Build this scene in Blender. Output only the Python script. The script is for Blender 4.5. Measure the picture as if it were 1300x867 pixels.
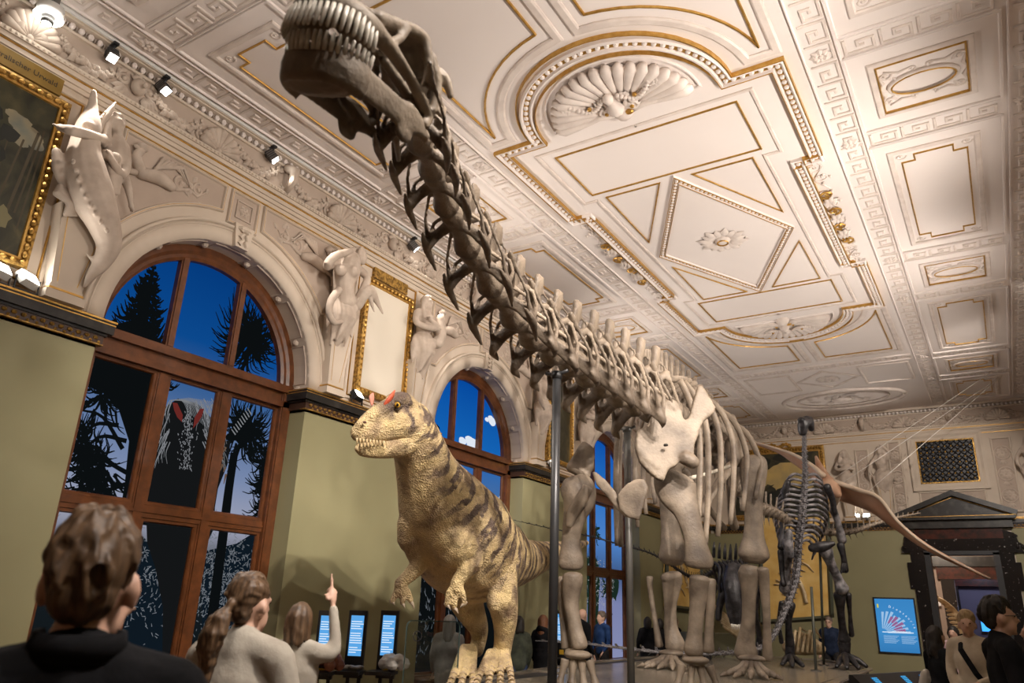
import bpy, bmesh, math, random
import numpy as np
from mathutils import Vector, Matrix, Quaternion, noise
PI = math.pi
for o in list(bpy.data.objects):
    bpy.data.objects.remove(o)
scn = bpy.context.scene
COL = scn.collection

# ------------------------------------------------------------------ camera
YAW, PITCH, ROLL, FPX = 0.5722854, 0.34155838, 0.0372061, 955.3
CAMZ = 1.68
_f = np.array([-math.sin(YAW)*math.cos(PITCH), math.cos(YAW)*math.cos(PITCH), math.sin(PITCH)])
_r = np.array([math.cos(YAW), math.sin(YAW), 0.0])
_u = np.cross(_r, _f)
_c, _s = math.cos(ROLL), math.sin(ROLL)
_R, _U = _c*_r + _s*_u, -_s*_r + _c*_u
CAM = np.array([0, 0, CAMZ])
cd = bpy.data.cameras.new('camera')
cam = bpy.data.objects.new('camera', cd)
COL.objects.link(cam)
cd.sensor_width = 36; cd.sensor_fit = 'HORIZONTAL'; cd.lens = FPX/1300*36
cd.clip_start = 0.05; cd.clip_end = 200
cd.dof.use_dof = True; cd.dof.focus_distance = 9.0; cd.dof.aperture_fstop = 3.2
m = Matrix.Identity(4)
for i in range(3):
    m[i][0], m[i][1], m[i][2], m[i][3] = _R[i], _U[i], -_f[i], CAM[i]
cam.matrix_world = m
scn.camera = cam

def ray(x, y):
    return _R*(x-650)/FPX + _U*(433.5-y)/FPX + _f
def onx(x, y, X):
    d = ray(x, y); return Vector(CAM + d*(X/d[0]))
def ony(x, y, Y):
    d = ray(x, y); return Vector(CAM + d*(Y/d[1]))
def onz(x, y, Z):
    d = ray(x, y); return Vector(CAM + d*((Z-CAMZ)/d[2]))
def dep(x, y, D):
    return Vector(CAM + ray(x, y)*D)

# ------------------------------------------------------------------ view, world, lights
vs = scn.view_settings
vs.view_transform = 'Standard'; vs.look = 'None'; vs.gamma = 1; vs.use_curve_mapping = False
vs.exposure = 0.08
w = bpy.data.worlds.new('world'); scn.world = w; w.use_nodes = True
w.node_tree.nodes['Background'].inputs[0].default_value = (0.5, 0.45, 0.4, 1)
w.node_tree.nodes['Background'].inputs[1].default_value = 0.02

WARM = (1.0, 0.90, 0.81)
def spot_light(loc, target, power, angle=60, blend=0.6, color=WARM, size=0.06):
    l = bpy.data.lights.new('spot_beam', 'SPOT'); l.energy = power; l.color = color
    l.spot_size = math.radians(angle); l.spot_blend = blend; l.shadow_soft_size = size
    o = bpy.data.objects.new('spot_beam', l); COL.objects.link(o)
    o.location = loc
    o.rotation_euler = (Vector(target)-Vector(loc)).to_track_quat('-Z', 'Y').to_euler()
    return o

XL, XR, YB, YN, ZC = -7.9, 1.5, 24.5, -3.0, 7.68
ZLED, ZPOD = 4.46, 0.82
AX, AY = -3.22, 11.5
WIN_Y = [-0.30, 5.53, 11.36, 17.19]

# ------------------------------------------------------------------ materials
MATS = {}
def mat(name, col, rough=0.6, metal=0.0, col2=None, scale=6.0, bump=0.0, bscale=None, detail=4, emit=None, estr=0.0, spec=0.5, coord='Object', contrast=(0.35, 0.65)):
    if name in MATS: return MATS[name]
    M = bpy.data.materials.new(name); M.use_nodes = True
    nt = M.node_tree; b = nt.nodes['Principled BSDF']
    b.inputs['Base Color'].default_value = (*col, 1)
    b.inputs['Roughness'].default_value = rough
    b.inputs['Metallic'].default_value = metal
    b.inputs['Specular IOR Level'].default_value = spec
    if col2 is not None or bump:
        tc = nt.nodes.new('ShaderNodeTexCoord')
        if col2 is not None:
            n = nt.nodes.new('ShaderNodeTexNoise'); n.inputs['Scale'].default_value = scale; n.inputs['Detail'].default_value = detail
            nt.links.new(tc.outputs[coord], n.inputs['Vector'])
            r = nt.nodes.new('ShaderNodeValToRGB')
            r.color_ramp.elements[0].color = (*col, 1); r.color_ramp.elements[1].color = (*col2, 1)
            r.color_ramp.elements[0].position, r.color_ramp.elements[1].position = contrast
            nt.links.new(n.outputs['Fac'], r.inputs['Fac'])
            nt.links.new(r.outputs['Color'], b.inputs['Base Color'])
        if bump:
            n2 = nt.nodes.new('ShaderNodeTexNoise'); n2.inputs['Scale'].default_value = bscale or scale*4; n2.inputs['Detail'].default_value = 5
            nt.links.new(tc.outputs[coord], n2.inputs['Vector'])
            bp = nt.nodes.new('ShaderNodeBump'); bp.inputs['Strength'].default_value = bump; bp.inputs['Distance'].default_value = 0.02
            nt.links.new(n2.outputs['Fac'], bp.inputs['Height']); nt.links.new(bp.outputs['Normal'], b.inputs['Normal'])
    if emit is not None:
        b.inputs['Emission Color'].default_value = (*emit, 1); b.inputs['Emission Strength'].default_value = estr
    MATS[name] = M
    return M

def emis(name, col, s=1.0):
    if name in MATS: return MATS[name]
    M = bpy.data.materials.new(name); M.use_nodes = True; nt = M.node_tree
    nt.nodes.remove(nt.nodes['Principled BSDF'])
    e = nt.nodes.new('ShaderNodeEmission'); e.inputs[0].default_value = (*col, 1); e.inputs[1].default_value = s
    nt.links.new(e.outputs[0], nt.nodes['Material Output'].inputs[0])
    MATS[name] = M
    return M

plaster = mat('plaster_cream', (0.54, 0.455, 0.365), 0.75, col2=(0.60, 0.51, 0.415), scale=1.5)
plaster_rel = mat('plaster_relief', (0.42, 0.34, 0.275), 0.75, col2=(0.54, 0.45, 0.37), scale=5)
plaster_dk = mat('plaster_panel', (0.41, 0.325, 0.26), 0.8, col2=(0.47, 0.38, 0.31), scale=2)
ceil_m = mat('ceiling_plaster', (0.74, 0.67, 0.63), 0.7, col2=(0.77, 0.70, 0.66), scale=0.8)
ceil_rel = mat('ceiling_relief', (0.60, 0.52, 0.47), 0.7, col2=(0.70, 0.62, 0.56), scale=5)
gold = mat('gilding', (0.48, 0.27, 0.06), 0.4, 0.8, col2=(0.62, 0.38, 0.11), scale=14)
gold_dk = mat('dark_gilding', (0.16, 0.085, 0.02), 0.45, 0.6, col2=(0.55, 0.33, 0.08), scale=24)
green = mat('green_wall_paint', (0.27, 0.25, 0.135), 0.6, col2=(0.295, 0.275, 0.15), scale=1.2)
marble_bk = mat('black_marble', (0.012, 0.011, 0.010), 0.3, col2=(0.05, 0.045, 0.04), scale=5, contrast=(0.5, 0.75))
marble_rd = mat('red_marble', (0.075, 0.018, 0.012), 0.2, col2=(0.02, 0.012, 0.01), scale=7, detail=8)
wood = mat('window_wood', (0.085, 0.028, 0.009), 0.35, col2=(0.14, 0.046, 0.014), scale=9)
wood_dk = mat('dark_wood', (0.05, 0.022, 0.012), 0.5)
blackm = mat('black_metal', (0.018, 0.018, 0.020), 0.45)
greym = mat('grey_metal', (0.16, 0.155, 0.15), 0.4, 0.6)
lampw = mat('white_lamp_metal', (0.7, 0.7, 0.68), 0.4)
lampglow = emis('lamp_glow', (1.0, 0.97, 0.90), 30.0)
floor_m = mat('parquet', (0.16, 0.09, 0.05), 0.35, col2=(0.20, 0.12, 0.07), scale=3)
bone = mat('sauropod_bone', (0.095, 0.070, 0.050), 0.58, col2=(0.30, 0.238, 0.175), scale=3.5, bump=0.35, bscale=30, contrast=(0.3, 0.7))
bone_neck = bone
bone_leg = bone
bone_dk = mat('dark_fossil', (0.012, 0.011, 0.012), 0.4, col2=(0.06, 0.055, 0.06), scale=9, bump=0.4, bscale=30, contrast=(0.4, 0.72))
bone_gr = mat('grey_fossil', (0.05, 0.047, 0.05), 0.45, col2=(0.33, 0.31, 0.32), scale=8, bump=0.4, bscale=30, contrast=(0.38, 0.68))
bone_yel = mat('yellow_fossil', (0.36, 0.25, 0.12), 0.6, col2=(0.62, 0.5, 0.32), scale=6)

# ------------------------------------------------------------------ object helpers
def link(name, me, mats, parent=None, smooth=False):
    if not isinstance(mats, (list, tuple)): mats = [mats]
    if len(me.materials) == 0:
        for mm in mats: me.materials.append(mm)
    if smooth:
        me.polygons.foreach_set('use_smooth', [True]*len(me.polygons))
    o = bpy.data.objects.new(name, me); COL.objects.link(o)
    if parent is not None: o.parent = parent
    return o
def tag(o, label=None, cat=None, group=None, kind=None):
    if label: o['label'] = label
    if cat: o['category'] = cat
    if group: o['group'] = group
    if kind: o['kind'] = kind
    return o
def thing(name, label, cat, loc=(0, 0, 0), group=None):
    o = bpy.data.objects.new(name, None); COL.objects.link(o); o.location = loc
    o.empty_display_size = 0.1
    return tag(o, label, cat, group)
def place(o, loc, rotz=0):
    o.location = loc; o.rotation_euler = (0, 0, rotz)
def dup(o, parent=None, **kw):
    c = o.copy(); COL.objects.link(c)
    if parent is not None: c.parent = parent
    for ch in o.children: dup(ch, c)
    for k, v in kw.items(): c[k] = v
    return c

def frame_of(d, up=(0, 0, 1)):
    d = Vector(d).normalized(); up = Vector(up)
    if abs(d.dot(up)) > 0.98: up = Vector((1, 0, 0))
    a = d.cross(up).normalized(); b = a.cross(d).normalized()
    return a, b
def spline(pts, n):
    """Catmull-Rom through pts (tuples of any length) -> n samples per span"""
    P = [np.array(p, float) for p in pts]; out = []
    for i in range(len(P)-1):
        p0 = P[i-1] if i > 0 else 2*P[0]-P[1]
        p1, p2 = P[i], P[i+1]
        p3 = P[i+2] if i+2 < len(P) else 2*P[-1]-P[-2]
        for k in range(n):
            t = k/n
            out.append(0.5*((2*p1)+(-p0+p2)*t+(2*p0-5*p1+4*p2-p3)*t*t+(-p0+3*p1-3*p2+p3)*t**3))
    out.append(P[-1]); return out

class MB:
    def __init__(s): s.v = []; s.f = []
    def add(s, vs_, fs):
        b = len(s.v); s.v += [tuple(x) for x in vs_]; s.f += [tuple(b+i for i in q) for q in fs]; return s
    def box(s, a, b):
        x0, y0, z0 = a; x1, y1, z1 = b
        return s.add([(x0,y0,z0),(x1,y0,z0),(x1,y1,z0),(x0,y1,z0),(x0,y0,z1),(x1,y0,z1),(x1,y1,z1),(x0,y1,z1)],
                     [(0,3,2,1),(4,5,6,7),(0,1,5,4),(1,2,6,5),(2,3,7,6),(3,0,4,7)])
    def tube(s, pts, rad, n=8, up=(0, 0, 1), flat=1.0, cap=True):
        """rad: number, list, or list of (ra, rb)"""
        P = [Vector(p[:3]) for p in pts]; N = len(P); rings = []; a = None
        for i, p in enumerate(P):
            d = (P[min(i+1, N-1)]-P[max(i-1, 0)])
            if d.length < 1e-9: d = Vector((0, 0, 1))
            d.normalize()
            if a is None: a, b = frame_of(d, up)
            else:
                a = (a-d*a.dot(d))
                if a.length < 1e-6: a, b = frame_of(d, up)
                a.normalize(); b = a.cross(d).normalized()
            r = rad[i] if isinstance(rad, (list, tuple)) else rad
            ra, rb = r if isinstance(r, (list, tuple)) else (r, r*flat)
            rings.append([p+a*(math.cos(2*PI*k/n)*ra)+b*(math.sin(2*PI*k/n)*rb) for k in range(n)])
        vs_ = [v for r in rings for v in r]; fs = []
        for i in range(N-1):
            for k in range(n):
                fs.append((i*n+k, i*n+(k+1) % n, (i+1)*n+(k+1) % n, (i+1)*n+k))
        if cap:
            fs.append(tuple(range(n-1, -1, -1))); fs.append(tuple((N-1)*n+k for k in range(n)))
        return s.add(vs_, fs)
    def ell(s, c, r, n=8, m=6, rot=None):
        if not isinstance(r, (list, tuple)): r = (r, r, r)
        c = Vector(c); vs_ = [Vector((0, 0, -r[2]))]
        for j in range(1, m):
            t = -PI/2+PI*j/m
            for k in range(n):
                a = 2*PI*k/n
                vs_.append(Vector((math.cos(a)*math.cos(t)*r[0], math.sin(a)*math.cos(t)*r[1], math.sin(t)*r[2])))
        vs_.append(Vector((0, 0, r[2]))); fs = []
        for k in range(n): fs.append((0, 1+(k+1) % n, 1+k))
        for j in range(m-2):
            for k in range(n):
                a = 1+j*n; fs.append((a+k, a+(k+1) % n, a+n+(k+1) % n, a+n+k))
        L = len(vs_)-1; a = 1+(m-2)*n
        for k in range(n): fs.append((a+k, a+(k+1) % n, L))
        if rot is not None: vs_ = [rot @ v for v in vs_]
        return s.add([c+v for v in vs_], fs)
    def prism(s, pts, fn, w0, w1):
        """2-D polygon pts extruded between w0 and w1; fn(u,v,w)->xyz"""
        n = len(pts)
        vs_ = [fn(u, v, w0) for u, v in pts]+[fn(u, v, w1) for u, v in pts]
        fs = [tuple(range(n)), tuple(range(2*n-1, n-1, -1))]
        fs += [(i, i+n, (i+1) % n+n, (i+1) % n) for i in range(n)]
        return s.add(vs_, fs)
    def strip(s, pts, width, depth, fn, closed=False, prof=None, w0=0.0):
        """moulding along a 2-D polyline, mitred; fn(u,v,w)"""
        prof = prof or [(-.5, 0), (-.5, .55), (-.3, 1), (.3, 1), (.5, .55), (.5, 0)]
        P = [np.array(p, float) for p in pts]; N = len(P); k = len(prof); vs_ = []
        for i in range(N):
            def nd(a, b):
                d = b-a; L = np.linalg.norm(d); return d/L if L > 1e-9 else np.array([1., 0])
            if closed: d0, d1 = nd(P[i-1], P[i]), nd(P[i], P[(i+1) % N])
            else:
                d0 = nd(P[i-1], P[i]) if i > 0 else nd(P[0], P[1])
                d1 = nd(P[i], P[i+1]) if i < N-1 else d0
            n0, n1 = np.array([-d0[1], d0[0]]), np.array([-d1[1], d1[0]])
            nn = n0+n1; L = np.linalg.norm(nn)
            nn = nn/L if L > 1e-6 else n0
            sc = min(1/max(0.25, nn.dot(n0)), 3)
            for (a, h) in prof:
                q = P[i]+nn*(a*width*sc); vs_.append(fn(q[0], q[1], w0+h*depth))
        fs = []
        for i in range(N if closed else N-1):
            j = (i+1) % N
            for q in range(k-1): fs.append((i*k+q, i*k+q+1, j*k+q+1, j*k+q))
        if not closed:
            fs.append(tuple(range(k))); fs.append(tuple((N-1)*k+q for q in range(k-1, -1, -1)))
        return s.add(vs_, fs)
    def xf(s, M):
        s.v = [tuple(M @ Vector(v)) for v in s.v]; return s
    def merge(s, o, M=None):
        return s.add([tuple(M @ Vector(v)) for v in o.v] if M is not None else o.v, o.f)
    def mesh(s, name='m'):
        me = bpy.data.meshes.new(name); me.from_pydata([tuple(v) for v in s.v], [], s.f)
        bm = bmesh.new(); bm.from_mesh(me); bmesh.ops.recalc_face_normals(bm, faces=bm.faces); bm.to_mesh(me); bm.free()
        return me
    def build(s, name, mats, parent=None, smooth=False):
        return link(name, s.mesh(name), mats, parent, smooth)
    def remesh(s, voxel, smooth=4, name='m', fac=0.5):
        me = bpy.data.meshes.new('tmp'); me.from_pydata([tuple(v) for v in s.v], [], s.f)
        o = bpy.data.objects.new('tmp', me); COL.objects.link(o)
        r = o.modifiers.new('r', 'REMESH'); r.mode = 'VOXEL'; r.voxel_size = voxel
        if smooth:
            q = o.modifiers.new('s', 'SMOOTH'); q.iterations = smooth; q.factor = fac
        dg = bpy.context.evaluated_depsgraph_get(); dg.update()
        out = bpy.data.meshes.new_from_object(o.evaluated_get(dg)); out.name = name
        bpy.data.objects.remove(o); bpy.data.meshes.remove(me)
        out.polygons.foreach_set('use_smooth', [True]*len(out.polygons))
        return out
    def blob(s, name, mats, parent=None, voxel=0.02, smooth=4, fac=0.5):
        return link(name, s.remesh(voxel, smooth, name, fac), mats, parent)

def cone(mb, a, b, ra, rb, n=10, flat=1.0, up=(0, 0, 1)):
    """capsule-like limb"""
    a, b = Vector(a), Vector(b); d = (b-a); L = d.length
    d = d/L if L > 1e-6 else Vector((0, 0, 1))
    mb.tube([a-d*ra*.8, a-d*ra*.5, a, a.lerp(b, .5), b, b+d*rb*.5, b+d*rb*.8],
            [ra*.45, ra*.85, ra, (ra+rb)/2, rb, rb*.85, rb*.45], n, up=up, flat=flat)
    return mb
def limb(mb, pts, rads, n=10, flat=1.0, up=(0, 0, 1), sub=3):
    """smooth tapered tube through joints"""
    S = spline([tuple(p)+(r,) for p, r in zip(pts, rads)], sub)
    P = [s[:3] for s in S]; R_ = [max(s[3], 1e-4) for s in S]
    d0 = Vector(P[0])-Vector(P[1]); d1 = Vector(P[-1])-Vector(P[-2]); d0.normalize(); d1.normalize()
    P = [Vector(P[0])+d0*R_[0]*.75, Vector(P[0])+d0*R_[0]*.45]+[Vector(p) for p in P]+[Vector(P[-1])+d1*R_[-1]*.45, Vector(P[-1])+d1*R_[-1]*.75]
    R_ = [R_[0]*.35, R_[0]*.8]+R_+[R_[-1]*.8, R_[-1]*.35]
    mb.tube(P, R_, n, up=up, flat=flat); return mb
# ------------------------------------------------------------------ room shell
def fl(u, v, w=0): return (XL+w, u, v)                 # left wall: u = y, v = z, w out into the room
def fb(u, v, w=0): return (u, YB-w, v)                 # back wall
def fr(u, v, w=0): return (XR-w, u, v)                 # right wall
def fc(u, v, w=0): return (AX+u, v, ZC-w)              # ceiling: u from the long axis, w downward
def struct(o): o['kind'] = 'structure'; return o
def off(fn, du, dv, dw=0.0, su=1, sv=1): return lambda u, v, w=0: fn(du+su*u, dv+sv*v, dw+w)
rnd = random.Random(7)

def rect(u0, v0, u1, v1): return [(u0, v0), (u1, v0), (u1, v1), (u0, v1)]
def arc(cu, cv, r, a0, a1, n): return [(cu+r*math.cos(a0+(a1-a0)*i/n), cv+r*math.sin(a0+(a1-a0)*i/n)) for i in range(n+1)]
def tube2(mb, pts, rads, fn, n=5, w=0.0):
    """rounded relief line: tube through 2-D points, its axis on the surface"""
    mb.tube([fn(p[0], p[1], w) for p in pts], rads, n)
def volute(mb, fn, cu, cv, r, a0, turns, thick, sgn=1, n=16):
    pts = []; rad = []
    for i in range(n+1):
        t = i/n; a = a0+sgn*turns*2*PI*t; rr = r*(1-t*.88)
        pts.append((cu+rr*math.cos(a), cv+rr*math.sin(a))); rad.append(thick*(1-.45*t))
    tube2(mb, pts, rad, fn, 5)
    mb.ell(fn(cu, cv, 0), thick*1.25, 6, 4)
def leaf(mb, fn, u, v, a, L, wd, h):
    """a domed leaf lying on the surface"""
    c, s = math.cos(a), math.sin(a)
    P = [(0, 0, 0), (.3, .5, .25), (.65, .42, .3), (1, 0, .1), (.65, -.42, .3), (.3, -.5, .25), (.5, 0, 1)]
    vs_ = []
    for (x, y, z) in P:
        x *= L; y *= wd; vs_.append(fn(u+c*x-s*y, v+s*x+c*y, z*h))
    mb.add(vs_, [(0, 1, 6), (1, 2, 6), (2, 3, 6), (3, 4, 6), (4, 5, 6), (5, 0, 6)])
def rosette(mb, fn, u, v, r, n=8, h=0.04):
    for i in range(n): leaf(mb, fn, u, v, 2*PI*i/n, r, r*.7, h)
    mb.ell(fn(u, v, 0), (r*.28,)*3, 8, 5)
def scroll_vine(mb, fn, L, H, seed, n=4):
    """running acanthus scroll filling L x H, centred on u in (0,L), v in (-H/2,H/2)"""
    R_ = random.Random(seed)
    stem = [(L*i/24, H*.26*math.sin(i/24*n*PI)) for i in range(25)]
    tube2(mb, stem, H*.045, fn, 5)
    for k in range(n):
        cu = L*(k+.5)/n; sg = 1 if k % 2 == 0 else -1
        volute(mb, fn, cu+R_.uniform(-.02, .02)*L, -sg*H*.08, min(H*.36, L/n*.46), PI/2*sg, 1.3, H*.05, -sg)
        for q in range(5):
            a = R_.uniform(0, 2*PI); rr = min(H*.3, L/n*.4)
            leaf(mb, fn, cu+rr*math.cos(a), -sg*H*.08+rr*math.sin(a), a+R_.uniform(-.6, .6), H*.2, H*.13, H*.09)
def fruit_swag(mb, fn, L, H, seed):
    R_ = random.Random(seed)
    for i in range(22):
        t = i/21; u = L*(t-.5); v = H*(.28-1.1*(1-(2*t-1)**2)*.55)
        s = H*(.10+.10*math.sin(PI*t))
        for q in range(2):
            mb.ell(fn(u+R_.uniform(-.3, .3)*s, v+R_.uniform(-.7, .7)*s, s*.25), (s*R_.uniform(.5, .8),)*3, 6, 4)
        leaf(mb, fn, u, v, R_.uniform(0, 2*PI), s*1.9, s*1.1, s*.7)
def shell_fan(mb, fn, r, n=9, a0=0.15, a1=PI-0.15, h=0.05):
    for i in range(n):
        a = a0+(a1-a0)*i/(n-1); c, s = math.cos(a), math.sin(a)
        w_ = r*(a1-a0)/(n-1)*.56
        pts = [fn(r*t*c, r*t*s, h*(.2+.8*t)*.5) for t in (.12, .4, .7, .9, 1.0)]
        mb.tube(pts, [w_*.15, w_*.5, w_*.85, w_*1.0, w_*.45], 7)
    mb.ell(fn(0, 0, 0), (r*.16,)*3, 8, 5)

# floor ---------------------------------------------------------------
fo = struct(MB().box((XL-.5, YN, -.1), (XR+.3, YB+9, 0)).build('floor', floor_m))
# far, near and right walls
YD = 9.0    # depth of the rooms seen through the door
DX, DW, DH = -0.97, 0.76, 3.50
wb = MB()
wb.box((XL-.5, YB, 0), (DX-DW, YB+.35, ZC+.05)); wb.box((DX+DW, YB, 0), (XR+.35, YB+.35, ZC+.05)); wb.box((DX-DW, YB, DH), (DX+DW, YB+.35, ZC+.05))
wall_back = struct(wb.build('wall_back', plaster))
gb = MB(); gb.box((XL, YB-.03, 0), (DX-1.25, YB+.01, ZLED-.26)); gb.box((DX+1.25, YB-.03, 0), (XR, YB+.01, ZLED-.26))
gb.build('green_wall_panel', green, wall_back)
wall_right = struct(MB().box((XR, YN, ZLED-.26), (XR+.3, YB+.35, ZC+.05)).build('wall_right', plaster))
MB().box((XR, YN, 0), (XR+.3, YB, ZLED-.26)).build('green_wall_panel', green, wall_right)
wall_near = struct(MB().box((XL-.5, YN-.3, 0), (XR+.3, YN, ZC+.05)).build('wall_near', plaster))

# left wall -----------------------------------------------------------
RA = 1.5; ZS = 4.50
XW = XL-.40                                            # window plane
mb = MB(); N = 28
for yc in WIN_Y:
    pa = arc(yc, ZS, RA, PI, 0, N)
    for i in range(N):
        (u0, v0), (u1, v1) = pa[i], pa[i+1]
        mb.add([fl(u0, v0), fl(u1, v1), fl(u1, ZC+.05), fl(u0, ZC+.05)], [(0, 1, 2, 3)])
        mb.add([fl(u0, v0), fl(u1, v1), fl(u1, v1, -.5), fl(u0, v0, -.5)], [(0, 1, 2, 3)])
edges = [YN]+[e for yc in WIN_Y for e in (yc-RA, yc+RA)]+[YB]
piers = [(edges[i], edges[i+1]) for i in range(0, len(edges), 2)]
for (a, b) in piers: mb.add([fl(a, ZLED-.3), fl(b, ZLED-.3), fl(b, ZC+.05), fl(a, ZC+.05)], [(0, 1, 2, 3)])
for (a, b) in piers:
    for e in (a, b): mb.add([fl(e, ZLED-.3), fl(e, ZS), fl(e, ZS, -.5), fl(e, ZLED-.3, -.5)], [(0, 1, 2, 3)])
mb.add([fl(YN, ZS-4.5, -.5), fl(YB, ZS-4.5, -.5), fl(YB, ZC, -.5), fl(YN, ZC, -.5)], [(0, 1, 2, 3)])
wall_left = struct(mb.build('wall_left', plaster))
for (a, b) in piers:
    MB().box((XL-.5, a, 0), (XL, b, ZLED-.26)).build('green_pier', green, wall_left)

def ledge(parent, mk):
    """dark marble ledge with gold edge and ornament band; mk(a0,a1,v0,v1,w) adds a box"""
    pass
def ledge_piece(a, b, fn, parent, ret=True):
    m1 = MB(); e = .11
    def bx(m_, a_, b_, v0, v1, w_):
        m_.prism(rect(a_, v0, b_, v1), fn, -.45 if ret else -.02, w_)
    bx(m1, a-e, b+e, ZLED-.145, ZLED-.02, e); bx(m1, a-e*.6, b+e*.6, ZLED-.17, ZLED-.145, e*.6)
    m1.build('ledge_slab', marble_bk, parent)
    m2 = MB(); bx(m2, a-e*1.1, b+e*1.1, ZLED-.02, ZLED, e*1.12); bx(m2, a-e*1.05, b+e*1.05, ZLED-.05, ZLED-.038, e*1.05)
    m2.build('ledge_gold_edge', gold, parent)
    m3 = MB(); bx(m3, a-.045, b+.045, ZLED-.27, ZLED-.17, .045)
    m3.build('ledge_band', wood_dk, parent)
    m4 = MB(); n = int((b-a)/.09)
    for i in range(n):
        u = a+(i+.5)*(b-a)/n
        m4.ell(fn(u, ZLED-.205, .048), (.03, .03, .022), 6, 4); 
        m4.ell(fn(u+.045, ZLED-.245, .048), (.018, .018, .018), 5, 4)
    m4.prism(rect(a-.05, ZLED-.275, b+.05, ZLED-.262), fn, -.05, .055)
    tag(m4.build('ledge_ornament', gold_dk, parent), kind='stuff')
for (a, b) in piers[1:]: ledge_piece(a, b if b < YB else YB-.15, fl, wall_left)
ledge_piece(XL+.2, DX-1.3, fb, wall_back, False); ledge_piece(DX+1.3, XR-.05, fb, wall_back, False)
ledge_piece(YN+.1, YB-.2, fr, wall_right, False)

# arches of the left wall ---------------------------------------------
for k, yc in enumerate(WIN_Y):
    if k == 0: continue
    F = off(fl, yc, ZS)
    m1 = MB().strip(arc(0, 0, RA+.12, PI, 0, 36), .24, .035, F, prof=[(-.5, -1.2), (-.5, 1), (.5, 1), (.5, 0)])
    m1.strip(arc(0, 0, RA+.245, PI, 0, 36), .05, .075, F); m1.strip(arc(0, 0, RA+.19, PI, 0, 36), .02, .055, F)
    m1.build('archivolt', plaster, wall_left, True)
    # coffered soffit
    m2 = MB()
    for i in range(7):
        a0 = PI*(i+.1)/7; a1 = PI*(i+.9)/7
        for w_ in (-.06, -.34):
            m2.tube([F(1.497*math.cos(a0+(a1-a0)*q/6), 1.497*math.sin(a0+(a1-a0)*q/6), w_) for q in range(7)], .012, 4)
        for a in (a0, a1):
            m2.tube([F(1.497*math.cos(a), 1.497*math.sin(a), w_) for w_ in (-.06, -.34)], .012, 4)
        m2.ell(F(1.5*math.cos(PI*i/7), 1.5*math.sin(PI*i/7), -.2), .05, 8, 4)
    m2.build('soffit_coffer', plaster_rel, wall_left)
    ks = MB(); ks.prism([(-.10, RA-.02), (.10, RA-.02), (.15, RA+.30), (-.15, RA+.30)], F, 0, .10)
    for s in (-1, 1):
        for i in range(3): ks.tube([F(s*.06, RA+.02+.09*i, .11), F(s*.02, RA+.08+.09*i, .13)], [.035, .02], 6)
    ks.ell(F(0, RA+.24, .1), (.07, .11, .05), 8, 5)
    ks.build('keystone', plaster, wall_left)
    # square panel over the keystone
    def panel(outline, name):
        o = MB().prism(outline, fl, -.01, .012).build(name, plaster_dk, wall_left)
        f = MB().strip(outline, .045, .045, fl, True); f.build('panel_moulding', plaster, wall_left)
        g = MB().strip([(p[0]*.999+yc*.001, p[1]) for p in outline], .008, .047, off(fl, 0, 0, 0), True); g.build('gold_line', gold, wall_left)
        return o
    panel(rect(yc-.215, 6.31, yc+.215, 6.76), 'square_panel')
    q = MB(); G = off(fl, yc, 6.535, .012); rosette(q, G, 0, 0, .09, 6, .03); q.strip(rect(-.12, -.12, .12, .12), .02, .02, G, True)
    q.build('panel_rosette', plaster_rel, wall_left)
    # spandrel panels with griffin scrolls
    for s in (-1, 1):
        out = [(yc+s*.32, 6.76), (yc+s*1.72, 6.76), (yc+s*1.72, 5.63)]
        out += [(yc+s*1.93*math.cos(a), ZS+1.93*math.sin(a)) for a in np.linspace(.63, 1.40, 9)]
        if s < 0: out = out[::-1]
        panel(out, 'spandrel_panel')
        g = MB(); G = off(fl, yc+s*.52, 6.50, .012, s, 1)
        # beast: body, head, wing, tail scroll
        limb(g, [G(.95, -.18, .03), G(.72, -.13, .04), G(.55, -.16, .035)], [.075, .085, .06], 7)
        limb(g, [G(.95, -.16, .03), G(1.05, -.02, .05), G(1.0, .10, .05)], [.07, .06, .045], 7)
        g.ell(G(1.0, .13, .05), (.06, .075, .055), 8, 5); g.ell(G(1.06, .10, .05), (.03, .05, .03), 7, 4)
        for i in range(6): g.tube([G(.80, -.08+.01*i, .03), G(.72-.055*i, .14+.005*i, .035), G(.58-.06*i, .17-.045*i, .02)], [.02, .028, .008], 5)
        limb(g, [G(1.0, -.2, .03), G(1.12, -.25, .03), G(1.15, -.38, .03)], [.04, .03, .02], 6)
        volute(g, G, .42, -.02, .11, -PI/2, 1.3, .024, 1); volute(g, G, .18, -.0, .09, PI/2, 1.3, .02, -1)
        tube2(g, [(.6, -.15), (.45, -.13), (.3, -.05), (.18, -.09), (.06, .05)], [.04, .03, .028, .022, .01], G)
        R_ = random.Random(k*7+s)
        for i in range(14): leaf(g, G, R_.uniform(0, .6), R_.uniform(-.14, .16), R_.uniform(0, 6), .10, .055, .035)
        g.build('griffin_relief', plaster_rel, wall_left, True)

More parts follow.
